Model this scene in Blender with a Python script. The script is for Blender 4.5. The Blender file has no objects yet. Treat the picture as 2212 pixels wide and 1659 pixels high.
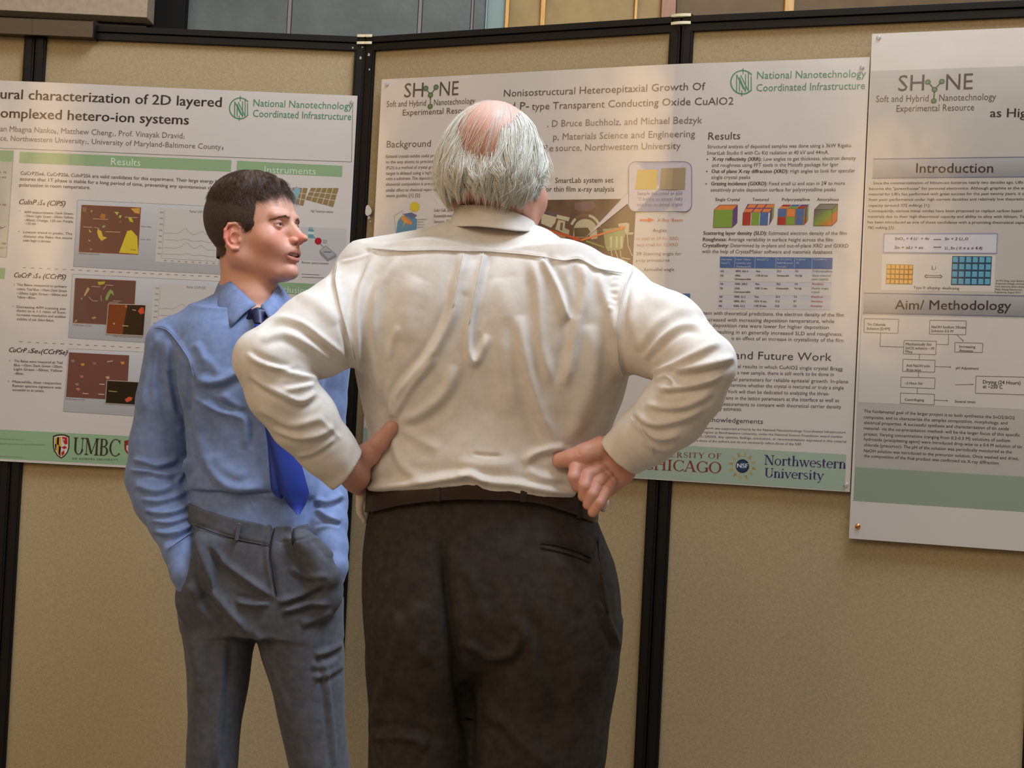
import bpy, bmesh, math, random
import numpy as np
from mathutils import Vector, Matrix

random.seed(7)
rng = np.random.default_rng(7)
SC = bpy.context.scene
COL = SC.collection

# ------------------------------------------------------------------ camera
F = 3500.0; CX, CY = 1106.0, 829.5
PITCH = math.radians(1.24); ROLL = math.radians(2.9); CAM_H = 1.28
cp, sp = math.cos(PITCH), math.sin(PITCH); cr, sr = math.cos(ROLL), math.sin(ROLL)
cam = bpy.data.cameras.new('camera'); camo = bpy.data.objects.new('camera', cam); COL.objects.link(camo)
cam.sensor_width = 36; cam.lens = F / 2212 * 36; cam.clip_start = .05; cam.clip_end = 100
fwd = Vector((0, cp, sp)); up0 = Vector((0, -sp, cp)); rt0 = Vector((1, 0, 0))
cx_ = cr * rt0 + sr * up0; cy_ = -sr * rt0 + cr * up0
camo.matrix_world = Matrix(((cx_.x, cy_.x, -fwd.x, 0), (cx_.y, cy_.y, -fwd.y, 0), (cx_.z, cy_.z, -fwd.z, CAM_H), (0, 0, 0, 1)))
SC.camera = camo

# ------------------------------------------------------------------ colour management, world, main lights
SC.view_settings.view_transform = 'Standard'; SC.view_settings.look = 'None'
SC.view_settings.exposure = 0.06; SC.view_settings.gamma = 1.0; SC.view_settings.use_curve_mapping = False
w = bpy.data.worlds.new('hall_daylight'); SC.world = w; w.use_nodes = True
w.node_tree.nodes['Background'].inputs[0].default_value = (1.0, .92, .82, 1)
w.node_tree.nodes['Background'].inputs[1].default_value = .36

def area(name, loc, target, sx, sy, power, col):
    l = bpy.data.lights.new(name, 'AREA'); l.shape = 'RECTANGLE'; l.size = sx; l.size_y = sy
    l.energy = power; l.color = col
    o = bpy.data.objects.new(name, l); COL.objects.link(o); o.location = loc
    d = Vector(target) - Vector(loc); o.rotation_euler = d.to_track_quat('-Z', 'Y').to_euler()
    return o
area('skylight_lamp', (1.3, 2.3, 4.9), (0.2, 3.0, 1.2), 2.2, 1.8, 240, (.73, .84, 1.0))
area('hall_lamp', (-1.6, -1.5, 4.2), (0, 3.3, 1.2), 2.6, 2.0, 62, (1.0, .84, .66))
area('added_wall_fill', (-.5, 5.2, 4.1), (0, 7.0, 2.6), 4.0, .8, 17, (1.0, .98, .94))  # added fill that brightens the back wall, no fixture of the hall

# ------------------------------------------------------------------ helpers
def ray(px, py):
    a, b = (px - CX) / F, (py - CY) / F
    x = a * cr + b * sr; u = a * sr - b * cr
    return (x, cp - u * sp, sp + u * cp)
def W(px, py, d):                       # a point seen at px, py that lies d metres in front of the camera
    r = ray(px, py); return Vector((r[0] * d, r[1] * d, CAM_H + r[2] * d))

def srgb(r, g, b):
    f = lambda c: ((c / 255) / 12.92 if c / 255 <= .04045 else ((c / 255 + .055) / 1.055) ** 2.4)
    return (f(r), f(g), f(b))

def nodes(m): return m.node_tree.nodes, m.node_tree.links
def mat(name, col, rough=.6, metal=0, spec=.5, **kw):
    m = bpy.data.materials.new(name); m.use_nodes = True
    b = m.node_tree.nodes['Principled BSDF']
    b.inputs['Base Color'].default_value = (*col, 1); b.inputs['Roughness'].default_value = rough
    b.inputs['Metallic'].default_value = metal; b.inputs['Specular IOR Level'].default_value = spec
    for k, v in kw.items(): b.inputs[k].default_value = v
    return m
def bump(m, scale=200, strength=.2, dist=.001, detail=3, stretch=None, kind='NOISE'):
    n, l = nodes(m); b = n['Principled BSDF']
    tc = n.new('ShaderNodeTexCoord'); mp = n.new('ShaderNodeMapping'); l.new(tc.outputs['Object'], mp.inputs[0])
    if stretch: mp.inputs['Scale'].default_value = stretch
    t = n.new('ShaderNodeTexNoise'); t.inputs['Scale'].default_value = scale; t.inputs['Detail'].default_value = detail
    l.new(mp.outputs[0], t.inputs[0])
    bp = n.new('ShaderNodeBump'); bp.inputs['Strength'].default_value = strength; bp.inputs['Distance'].default_value = dist
    l.new(t.outputs[0], bp.inputs['Height'])
    if b.inputs['Normal'].links: l.new(b.inputs['Normal'].links[0].from_socket, bp.inputs['Normal'])
    l.new(bp.outputs[0], b.inputs['Normal'])
    return m
def mottle(m, c1, c2, scale=60, detail=6, stretch=None, lo=.35, hi=.65):
    n, l = nodes(m); b = n['Principled BSDF']
    tc = n.new('ShaderNodeTexCoord'); mp = n.new('ShaderNodeMapping'); l.new(tc.outputs['Object'], mp.inputs[0])
    if stretch: mp.inputs['Scale'].default_value = stretch
    t = n.new('ShaderNodeTexNoise'); t.inputs['Scale'].default_value = scale; t.inputs['Detail'].default_value = detail
    l.new(mp.outputs[0], t.inputs[0])
    r = n.new('ShaderNodeValToRGB'); r.color_ramp.elements[0].color = (*c1, 1); r.color_ramp.elements[1].color = (*c2, 1)
    r.color_ramp.elements[0].position = lo; r.color_ramp.elements[1].position = hi
    l.new(t.outputs[0], r.inputs[0]); l.new(r.outputs[0], b.inputs['Base Color'])
    return m
def attr_mat(name, rough=.5, spec=.5, mulcol=None, **kw):
    m = mat(name, (1, 1, 1), rough, 0, spec, **kw); n, l = nodes(m); b = n['Principled BSDF']
    a = n.new('ShaderNodeVertexColor'); a.layer_name = 'tint'; l.new(a.outputs[0], b.inputs['Base Color'])
    return m

def mesh_obj(name, verts, faces, m, parent=None, smooth=False):
    me = bpy.data.meshes.new(name); me.from_pydata([tuple(v) for v in verts], [], faces); me.update()
    for mm in (m if isinstance(m, (list, tuple)) else [m]): me.materials.append(mm)
    if smooth: me.polygons.foreach_set('use_smooth', [True] * len(me.polygons))
    o = bpy.data.objects.new(name, me); COL.objects.link(o)
    if parent: o.parent = parent
    return o
def tag(o, label=None, cat=None, group=None, kind=None):
    if label: o['label'] = label
    if cat: o['category'] = cat
    if group: o['group'] = group
    if kind: o['kind'] = kind
    return o
def empty(name, loc=(0, 0, 0)):
    o = bpy.data.objects.new(name, None); o.empty_display_size = .1; COL.objects.link(o); return o

class MB:                               # collects boxes and prisms into one mesh
    def __init__(s): s.v = []; s.f = []
    def hexa(s, p):                     # 8 points: bottom 4 ccw, top 4 ccw
        n = len(s.v); s.v += [tuple(q) for q in p]
        s.f += [(n, n+3, n+2, n+1), (n+4, n+5, n+6, n+7), (n, n+1, n+5, n+4), (n+1, n+2, n+6, n+5), (n+2, n+3, n+7, n+6), (n+3, n, n+4, n+7)]
    def box(s, x0, x1, y0, y1, z0, z1):
        s.hexa([(x0, y0, z0), (x1, y0, z0), (x1, y1, z0), (x0, y1, z0), (x0, y0, z1), (x1, y0, z1), (x1, y1, z1), (x0, y1, z1)])
    def tube(s, pts, rad, n=8, cap=True):
        pts = [Vector(p) for p in pts]; k0 = len(s.v)
        rad = rad if isinstance(rad, (list, tuple)) else [rad] * len(pts)
        ref = None
        for i, p in enumerate(pts):
            t = (pts[min(i+1, len(pts)-1)] - pts[max(i-1, 0)]).normalized()
            if ref is None: ref = t.orthogonal().normalized()
            a = (ref - t * ref.dot(t)).normalized(); ref = a; b = t.cross(a)
            for j in range(n):
                an = 2 * math.pi * j / n; s.v.append(tuple(p + rad[i] * (math.cos(an) * a + math.sin(an) * b)))
        for i in range(len(pts) - 1):
            for j in range(n):
                q = k0 + i * n; s.f.append((q + j, q + (j+1) % n, q + n + (j+1) % n, q + n + j))
        if cap:
            s.f.append(tuple(k0 + j for j in range(n))[::-1]); q = k0 + (len(pts)-1) * n; s.f.append(tuple(q + j for j in range(n)))
    def obj(s, name, m, parent=None, smooth=False, bevel=0):
        o = mesh_obj(name, s.v, s.f, m, parent, smooth)
        if bevel:
            md = o.modifiers.new('bevel', 'BEVEL'); md.width = bevel; md.segments = 2; md.limit_method = 'ANGLE'
        return o
# ------------------------------------------------------------------ setting
M_floor = bump(mottle(mat('floor_stone', (.2, .17, .14), .35), srgb(120, 108, 92), srgb(142, 128, 110), 3), 40, .05)
M_slate = bump(mottle(mat('slate', (.1, .12, .12), .5), srgb(74, 82, 79), srgb(90, 99, 95), 5, 8), 14, .25, .01)
M_joint = mat('mauve_joint', srgb(126, 116, 118), .6)
M_pier = mat('black_pier', srgb(10, 10, 11), .6, 0, .15)
M_darkgreen = bump(mat('dark_green_panel', srgb(42, 54, 50), .35), 6, .3, .02)
M_fascia = mottle(mat('fascia', (.2, .2, .2), .6), srgb(158, 140, 118), srgb(170, 152, 130), 40)
M_tan = mottle(mat('ochre_panel', (.3, .2, .1), .6), srgb(150, 124, 74), srgb(166, 140, 84), 8)
M_tan2 = mottle(mat('dark_ochre_panel', (.3, .2, .1), .6), srgb(104, 80, 44), srgb(118, 92, 52), 8)
M_timber = mottle(mat('orange_timber', (.5, .3, .1), .4), srgb(206, 150, 60), srgb(222, 168, 78), 12, 4, (12, 12, 1))
M_timber2 = mottle(mat('brown_timber', (.5, .3, .1), .4), srgb(140, 86, 26), srgb(160, 98, 30), 12, 4, (12, 12, 1))
M_pale = mat('pale_edge', srgb(120, 142, 136), .4)
M_wall = mat('hall_wall', srgb(176, 160, 138), .7)

def struct(name, mb, m, parent=None, bevel=0):
    o = mb.obj(name, m, parent, bevel=bevel)
    if parent is None: o['kind'] = 'structure'
    return o
b = MB(); b.box(-6, 6, -6, 7.6, -.1, 0); struct('floor', b, M_floor)
YW = 7.0                                # the hall wall beyond the boards
def xw(px, y=20, d=YW): return W(px, y, d / ray(px, y)[1])[0]
b = MB(); b.box(-6, 6, YW + .012, YW + .3, 0, 4.2); wall = struct('wall_back', b, M_joint)
def wpan(name, x0, x1, z0, z1, m, y=0.0, th=.03, bev=0.002):
    b = MB(); b.box(x0, x1, YW + y, YW + y + th, z0, z1); return struct(name, b, m, wall, bev)
# slate cladding, joints left open between the slabs
xs = [xw(403), xw(621), xw(631), xw(903), xw(913), xw(1017), xw(1024), xw(1050)]
for k in (1, 3, 5): jx = (xs[k], xs[k+1]); JJ = MB(); JJ.box(jx[0] + .003, jx[1] - .003, YW - .002, YW + .02, 0, 4.2); struct('joint_strip', JJ, M_joint, wall)
for k in range(0, 8, 2):
    z = 0.0
    while z < 4.1:
        wpan('stone_slab', xs[k], xs[k+1], z + .004, min(z + .82, 4.2) - .004, M_slate); z += .82
wpan('corner_strip', xw(1050), xw(1053), 0, 4.2, mat('pale_corner', srgb(150, 168, 170), .4), -.02, .05)
wpan('side_panel', xw(1053), xw(1092), 0, 4.2, M_pale, .0)
wpan('timber_batten', xw(1092), xw(1100), 0, 4.2, M_timber, -.03, .06)
wpan('wall_panel', xw(1100), xw(1168), 0, 4.2, M_tan)
wpan('timber_batten', xw(1168), xw(1178), 0, 4.2, M_timber, -.03, .06)
wpan('wall_panel', xw(1178), xw(1370), 0, 4.2, M_tan)
wpan('timber_batten', xw(1370), xw(1376), 0, 4.2, M_timber, -.03, .06)
wpan('wall_panel', xw(1376), xw(1427), 0, 4.2, M_tan)
wpan('timber_post', xw(1427), xw(1458), 0, 4.2, M_timber2, -.05, .08)
wpan('wall_panel', xw(1461), xw(1693), 0, 4.2, M_tan2)
wpan('timber_batten', xw(1693), xw(1713), 0, 4.2, M_timber, -.03, .06)
wpan('wall_panel', xw(1713), 5.9, 0, 4.2, M_tan2)
# black pier with the beam and dark panel to its left
b = MB(); b.box(xw(318, d=6.93), xw(400, d=6.93), 6.93, 7.0, 0, 4.2); struct('trim_1', b, M_pier, bevel=.004)
zb = W(160, 30, 6.8 / ray(160, 30)[1])[2]
b = MB(); b.box(-6, xw(318, d=6.8), 6.8, 7.0, zb, zb + 1.6); struct('trim_2', b, M_fascia, bevel=.003)
b = MB(); b.box(-6, xw(318, d=6.9), 6.9, 7.05, 0, zb - .012); struct('trim_3', b, M_darkgreen)
b = MB(); b.box(-6.2, -6, -6, 7.3, 0, 4.2); struct('wall_left', b, M_wall)
b = MB(); b.box(6, 6.2, -6, 7.3, 0, 4.2); struct('wall_right', b, M_wall)
b = MB(); b.box(-6, 6, -6.2, -6, 0, 4.2); struct('wall_front', b, M_wall)
# tall lit alabaster lamps on the far walls of the hall; the glossy posters mirror them as warm streaks
M_glow = mat('lit_alabaster', (1, .8, .55), .5, **{'Emission Color': (1, .62, .26, 1), 'Emission Strength': 9.0})
for k, (x0_, x1_, y0_, y1_) in enumerate(((-5.3, -4.65, -6.0, -5.9), (-6.0, -5.9, -2.65, -1.75), (-6.0, -5.9, -.12, .2))):
    lm = empty('wall_lamp'); tag(lm, ('tall warm lit wall lamp on the far left of the wall behind the viewer', 'tall warm lit wall lamp on the left side wall of the hall', 'narrow warm lit wall lamp on the left side wall nearest the boards')[k], 'lamp', 'wall lamps of the hall')
    b = MB(); b.box(x0_, x1_, y0_, y1_, 2.1, 4.1); b.obj('shade', M_glow, lm, bevel=.01)
    b = MB(); b.box(x0_ - .02, x1_ + .02, y0_ - .0, y1_ + .02, 2.04, 2.1); b.obj('bracket', M_pier, lm)

# ------------------------------------------------------------------ display boards
H_TOP, H_FAB, H_BOT = CAM_H + .8945, CAM_H + .8605, .06
PW = .8
V = [(-1.1886, 3.893)]
for a in (2.08, 25.68, 21.9, 12.0):
    a = math.radians(a); V.append((V[-1][0] + PW * math.cos(a), V[-1][1] - PW * math.sin(a)))
a = math.radians(2.08); V.insert(0, (V[0][0] - PW * math.cos(a), V[0][1] + PW * math.sin(a)))
def seg(i):
    (x0, y0), (x1, y1) = V[i], V[i+1]; tx, ty = (x1 - x0) / PW, (y1 - y0) / PW
    return x0, y0, tx, ty, ty, -tx      # normal points at the viewer
def bw(s, z, off):                      # board coordinates -> world; s along the run of boards, off towards the viewer
    i = min(4, max(0, int(math.floor(s / PW)) + 1)); x0, y0, tx, ty, nx, ny = seg(i); t = s - (i - 1) * PW
    return (x0 + tx * t + nx * off, y0 + ty * t + ny * off, z)
def board(px, py, off=.014):
    r = ray(px, py)
    for i in range(5):
        x0, y0, tx, ty, nx, ny = seg(i); x, y = x0 + nx * off, y0 + ny * off
        k = (x * nx + y * ny) / (r[0] * nx + r[1] * ny); s = (r[0] * k - x) * tx + (r[1] * k - y) * ty
        if s <= PW or i == 4: return ((i - 1) * PW + s, CAM_H + r[2] * k)

M_frame = bump(mat('black_frame', srgb(12, 10, 9), .5, 0, .22), 300, .12, .0005)
M_fabric = bump(mottle(mat('tan_felt', (.3, .25, .15), .95, 0, .1), srgb(159, 142, 109), srgb(171, 154, 120), 220, 5), 420, .3, .001)
M_cream = mat('cream_clip', srgb(222, 214, 180), .45)
M_chip = mat('scuffed_paint', srgb(168, 164, 156), .6)
M_bar = bump(mat('brushed_metal', srgb(74, 68, 62), .34, .9), 30, .15, .001, 2, (1, 30, 30))

def bhexa(mb, i, s0, s1, o0, o1, z0, z1):   # box on board i, local s, offsets along the normal
    x0, y0, tx, ty, nx, ny = seg(i)
    q = lambda s, o, z: (x0 + tx * s + nx * o, y0 + ty * s + ny * o, z)
    mb.hexa([q(s0, o1, z0), q(s1, o1, z0), q(s1, o0, z0), q(s0, o0, z0), q(s0, o1, z1), q(s1, o1, z1), q(s1, o0, z1), q(s0, o0, z1)])
PST = .027
blabel = ['tan felt display board at the left edge with a metal bar on its rail',
          'tan felt display board behind the young man, below the slate wall',
          'tan felt display board behind the white haired man, angled to the right',
          'tan felt display board behind the flow chart poster, right of the white haired man',
          'tan felt display board at the right edge of the picture']
for i in range(5):
    rt = empty('display_board'); tag(rt, blabel[i], 'display board', 'black framed display boards standing in a row')
    m = MB(); bhexa(m, i, .012, PW - .012, -.012, .0, H_BOT + .02, H_FAB + .006); m.obj('felt_panel', M_fabric, rt)
    for s0, s1 in ((.0012, PST), (PW - PST, PW - .0012)):
        m = MB(); bhexa(m, i, s0, s1, -.02, .008, H_BOT, H_TOP - .001)
        mid = (s0 + s1) / 2
        bhexa(m, i, mid - .0085, mid + .0085, .006, .0105, H_BOT, H_FAB + .004)       # raised rib of the extrusion
        m.obj('side_post', M_frame, rt, bevel=.0015)
    m = MB(); bhexa(m, i, PST * .3, PW - PST * .3, -.02, .009, H_FAB, H_TOP - .0165)
    bhexa(m, i, 0.02, PW - .02, -.02, .0125, H_TOP - .015, H_TOP); m.obj('top_rail', M_frame, rt, bevel=.0012)
    m = MB(); bhexa(m, i, PST, PW - PST, -.02, .009, H_BOT, H_BOT + .034); m.obj('bottom_rail', M_frame, rt, bevel=.0012)
    for s in (.1, PW - .1):
        m = MB(); bhexa(m, i, s - .02, s + .02, -.16, .16, 0, .012); bhexa(m, i, s - .012, s + .012, -.012, .004, .012, H_BOT + .004)
        m.obj('foot', M_frame, rt, bevel=.001)
    if i < 4:                            # cream hinge clip bands round the seam
        for z0, z1 in ((H_TOP - .0015, H_TOP + .0045), (H_TOP - .0185, H_TOP - .0125)):
            p = []
            for k, sg in ((i, 1), (i + 1, -1)):
                x0, y0, tx, ty, nx, ny = seg(k)
                for j in range(5):
                    tt = 1 - j / 4 if sg > 0 else j / 4
                    s = PW - .022 * tt if sg > 0 else .022 * tt
                    p.append((x0 + tx * s + nx * (.0165 - .004 * tt ** 2), y0 + ty * s + ny * (.0165 - .004 * tt ** 2)))
            vv = [(x, y, z0) for x, y in p] + [(x, y, z1) for x, y in p]; n = len(p)
            x0, y0, tx, ty, nx, ny = seg(i)
            vv += [(x - nx * .03, y - ny * .03, z0) for x, y in p] + [(x - nx * .03, y - ny * .03, z1) for x, y in p]
            ff = []
            for j in range(n - 1):
                ff += [(j, j+1, n+j+1, n+j), (n+j, n+j+1, 3*n+j+1, 3*n+j), (2*n+j+1, 2*n+j, 3*n+j, 3*n+j+1), (j+1, j, 2*n+j, 2*n+j+1)]
            mesh_obj('hinge_clip', vv, ff, M_cream, rt)
        rt_seam = rt
        if i == 1:
            for (px, py, r) in ((797, 118, .003), (779, 125, .003), (798, 150, .002), (797, 470, .003), (800, 478, .002), (789, 535, .003), (785, 545, .0015), (783, 102, .002), (762, 103, .002)):
                m = MB(); s, z = board(px, py, .011); c = Vector(bw(s, z, .0108))
                m.hexa([c + Vector(q) * r for q in ((-1, .1, -1), (.6, -.3, -1.1), (.9, .2, -.4), (-.8, .4, -.8), (-.7, 0, 1.2), (.7, -.2, .8), (.8, .3, 1), (-.9, .4, 1))]); m.obj('paint_chip', M_chip, rt)
            pts = []
            for k in range(14):
                an = 2 * math.pi * k / 14; r = 1 + .12 * math.sin(3 * an + 1)
                pts.append((795.5 + 7 * r * math.cos(an), 455 + 11.5 * r * math.sin(an)))
            vs = [bw(*board(x, y, .0118), .0118) for x, y in pts] + [bw(*board(x, y, .0108), .0108) for x, y in pts]
            n = 14
            mesh_obj('torn_sticker', vs, [tuple(range(n))[::-1]] + [(k, (k+1) % n, n + (k+1) % n, n + k) for k in range(n)], mat('sticker_white', srgb(205, 200, 190), .6), rt)
# brushed metal bar that caps the rail at the upper left
m = MB(); zt = H_TOP + .006
bhexa(m, 0, -.3, PW, .0, .03, zt - .041, zt); bhexa(m, 1, -.003, .1475, .0, .03, zt - .041, zt)
bar = m.obj('metal_bar', M_bar, bevel=.002); tag(bar, 'brushed metal bar laid along the top rail at the upper left', 'rail')
m = MB(); bhexa(m, 1, .1475, .150, -.02, .032, zt - .043, zt + .002); m.obj('end_cap', M_frame, bar, bevel=.0006)

# ------------------------------------------------------------------ printed posters
M_print = attr_mat('glossy_print', .13, .5, **{'Coat Weight': .0})
bump(M_print, 7, .25, .004, 2)
def paper_ripple(s, z): return .0011 * math.sin(9 * s + 1) + .0005 * math.sin(17 * s)
_fc = bpy.data.curves.new('lettering', 'FONT'); _fo = bpy.data.objects.new('lettering', _fc)
_fc.resolution_u = 2
def glyphs(text, bold=0.0, shear=0.0, spacing=1.0):
    _fc.body = text; _fc.offset = 0; _fc.shear = shear; _fc.space_character = spacing; _fc.size = 1
    me = bpy.data.meshes.new_from_object(_fo)
    v = np.empty(len(me.vertices) * 3); me.vertices.foreach_get('co', v); v = v.reshape(-1, 3)[:, :2]
    f = [tuple(p.vertices) for p in me.polygons]; bpy.data.meshes.remove(me)
    if bold > .003:                     # heavier weight: the outlines printed twice, a little apart
        n = len(v); f = f + [tuple(q + n for q in p) for p in f]; v = np.concatenate([v - [bold * 1.3, 0], v + [bold * 1.3, 0]])
    return v, f
_capv, _ = glyphs('H'); CAPH = _capv[:, 1].max()

# a small serif alphabet: strokes (x0,y0,x1,y1,w) and arcs, cap height 1
THK, THN = .15, .055
def _arc(cx, cy, rx, ry, a0, a1, wv=THK, wh=THN, n=14):
    r = []
    for k in range(n):
        t0, t1 = [math.radians(a0 + (a1 - a0) * q / n) for q in (k, k + 1)]
        wf = lambda t: wh + (wv - wh) * abs(math.cos(t)) ** 1.5
        p = lambda t, sgn: (cx + (rx + sgn * wf(t) / 2) * math.cos(t), cy + (ry + sgn * (wh / 2 if abs(math.cos(t)) < .5 else wf(t) / 3)) * math.sin(t))
        r.append([p(t0, -1), p(t0, 1), p(t1, 1), p(t1, -1)])
    return r
def _st(x0, y0, x1, y1, w0=THK):
    d = math.hypot(x1 - x0, y1 - y0); nx, ny = (y1 - y0) / d * w0 / 2, -(x1 - x0) / d * w0 / 2
    if abs(y1 - y0) > abs(x1 - x0): nx, ny = (w0 / 2) * (1 if nx > 0 else -1) * d / abs(y1 - y0) if ny else nx, 0
    return [[(x0 - nx, y0 - ny), (x0 + nx, y0 + ny), (x1 + nx, y1 + ny), (x1 - nx, y1 - ny)]]
def _sf(x, y, wd=.16, up=1):
    return [[(x - wd, y), (x + wd, y), (x + wd, y + .045 * up), (x - wd, y + .045 * up)], [(x - wd * .6, y + .045 * up), (x + wd * .6, y + .045 * up), (x + .07, y + .09 * up), (x - .07, y + .09 * up)]]
XH = .66
SERIF = {
 'U': (.86, _st(.2, 1, .2, .32) + _st(.7, 1, .7, .32, THN) + _arc(.45, .33, .25, .31, 180, 360) + _sf(.2, 1, .17, -1) + _sf(.7, 1, .14, -1)),
 'M': (1.12, _st(.2, 0, .2, 1, THN) + _st(.22, 1, .56, .08) + _st(.56, .08, .9, 1, THN) + _st(.93, 0, .93, 1) + _sf(.2, 0, .14) + _sf(.93, 0, .17) + _sf(.16, 1, .12, -1) + _sf(.95, 1, .15, -1)),
 'B': (.78, _st(.22, 0, .22, 1) + _arc(.36, .76, .22, .22, -90, 90) + _arc(.36, .27, .28, .26, -90, 90) + _st(.1, .975, .38, .975, .05) + _st(.1, .025, .38, .025, .05) + _st(.22, .52, .4, .52, .05)),
 'C': (.84, _arc(.5, .5, .38, .49, 42, 318) + _st(.8, .97, .8, .72, .05) + _st(.8, .2, .8, .08, .05)),
 'H': (.96, _st(.2, 0, .2, 1) + _st(.76, 0, .76, 1) + _st(.2, .52, .76, .52, THN) + _sf(.2, 0, .17) + _sf(.76, 0, .17) + _sf(.2, 1, .17, -1) + _sf(.76, 1, .17, -1)),
 'I': (.42, _st(.21, 0, .21, 1) + _sf(.21, 0, .17) + _sf(.21, 1, .17, -1)),
 'A': (.88, _st(.12, 0, .44, 1, THN) + _st(.44, 1, .76, 0) + _st(.22, .34, .66, .34, THN) + _sf(.12, 0, .13) + _sf(.77, 0, .16)),
 'G': (.92, _arc(.5, .5, .38, .49, 42, 320) + _st(.8, .97, .8, .74, .05) + _st(.8, .4, .8, .06) + _sf(.78, .44, .16, -1)),
 'O': (.98, _arc(.48, .5, .38, .49, 0, 360, n=22)),
 'N': (.96, _st(.18, 0, .18, 1, THN) + _st(.2, 1, .78, 0) + _st(.78, 0, .78, 1, THN) + _sf(.18, 0, .14) + _sf(.14, 1, .13, -1) + _sf(.78, 1, .14, -1)),
 'V': (.86, _st(.12, 1, .44, 0) + _st(.44, 0, .76, 1, THN) + _sf(.12, 1, .15, -1) + _sf(.76, 1, .12, -1)),
 'E': (.76, _st(.22, 0, .22, 1) + _st(.08, .97, .64, .97, .06) + _st(.08, .03, .66, .03, .06) + _st(.22, .52, .5, .52, .05) + _st(.64, 1, .64, .78, .05) + _st(.66, 0, .66, .24, .05) + _st(.5, .62, .5, .42, .05)),
 'R': (.88, _st(.22, 0, .22, 1) + _arc(.36, .75, .24, .23, -90, 90) + _st(.1, .975, .38, .975, .05) + _st(.22, .51, .4, .51, .05) + _st(.42, .5, .74, 0) + _sf(.22, 0, .16) + _sf(.77, 0, .09)),
 'S': (.66, _arc(.34, .75, .22, .23, 40, 250, .1) + _arc(.34, .26, .24, .24, -140, 70, .1) + _st(.2, .56, .48, .45, .13) + _st(.55, .97, .55, .74, .04) + _st(.12, .28, .12, .03, .04)),
 'T': (.8, _st(.4, 0, .4, 1) + _st(.06, .97, .74, .97, .06) + _sf(.4, 0, .16) + _st(.07, 1, .07, .76, .05) + _st(.73, 1, .73, .76, .05)),
 'Y': (.82, _st(.12, 1, .41, .45) + _st(.41, .45, .7, 1, THN) + _st(.41, 0, .41, .48) + _sf(.41, 0, .16) + _sf(.12, 1, .14, -1) + _sf(.71, 1, .12, -1)),
 'F': (.7, _st(.22, 0, .22, 1) + _st(.08, .97, .64, .97, .06) + _st(.22, .52, .5, .52, .05) + _sf(.22, 0, .17) + _st(.64, 1, .64, .78, .05) + _st(.5, .62, .5, .42, .05)),
 'L': (.7, _st(.22, 0, .22, 1) + _st(.08, .03, .62, .03, .06) + _sf(.22, 1, .17, -1) + _st(.62, 0, .62, .26, .05)),
 'i': (.36, _st(.18, 0, .18, XH) + _sf(.18, 0, .13) + _st(.04, XH - .02, .2, XH - .02, .05) + _st(.12, .92, .25, .92, .12)),
 'n': (.68, _st(.18, 0, .18, XH) + _st(.52, 0, .52, .42) + _arc(.36, .42, .16, .23, 0, 180, .11) + _sf(.18, 0, .13) + _sf(.52, 0, .13) + _st(.04, XH - .02, .2, XH - .02, .05)),
 'o': (.66, _arc(.32, .33, .24, .32, 0, 360, .13, n=18)),
 'r': (.5, _st(.18, 0, .18, XH) + _arc(.36, .42, .18, .23, 50, 180, .11) + _sf(.18, 0, .14) + _st(.04, XH - .02, .2, XH - .02, .05) + _st(.44, .62, .46, .5, .08)),
 't': (.42, _st(.18, .14, .18, .84) + _arc(.28, .14, .1, .12, 180, 320, .1) + _st(.03, XH - .02, .38, XH - .02, .06)),
 'h': (.7, _st(.18, 0, .18, 1.04) + _st(.53, 0, .53, .42) + _arc(.36, .42, .17, .23, 0, 180, .11) + _sf(.18, 0, .13) + _sf(.53, 0, .13) + _st(.04, 1.02, .2, 1.02, .05)),
 'w': (.94, _st(.1, XH, .3, 0, .12) + _st(.3, 0, .47, XH, THN) + _st(.45, XH, .65, 0, .12) + _st(.65, 0, .83, XH, THN) + _sf(.1, XH, .12, -1) + _sf(.45, XH, .1, -1) + _sf(.83, XH, .1, -1)),
 'e': (.6, _arc(.32, .33, .23, .32, 0, 318, .13) + _st(.12, .37, .54, .37, .05)),
 's': (.5, _arc(.25, .49, .15, .16, 40, 250, .09) + _arc(.25, .17, .17, .16, -140, 70, .09) + _st(.15, .37, .35, .29, .11)),
 'v': (.62, _st(.1, XH, .31, 0, .12) + _st(.31, 0, .52, XH, THN) + _sf(.1, XH, .12, -1) + _sf(.52, XH, .1, -1)),
 'y': (.62, _st(.1, XH, .33, 0, .12) + _st(.2, -.28, .54, XH, THN) + _sf(.1, XH, .12, -1) + _sf(.54, XH, .1, -1) + _st(.06, -.26, .22, -.26, .08)),
 ' ': (.4, []),
}
def serif_glyphs(text, spacing=1.0):
    v = []; f = []; x = 0
    for ch in text:
        adv, polys = SERIF[ch]
        for p in polys:
            n = len(v); v += [(x + a, b_) for a, b_ in p]; f.append(tuple(range(n, n + len(p))))
        x += adv * spacing
    return np.array(v), f

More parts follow.
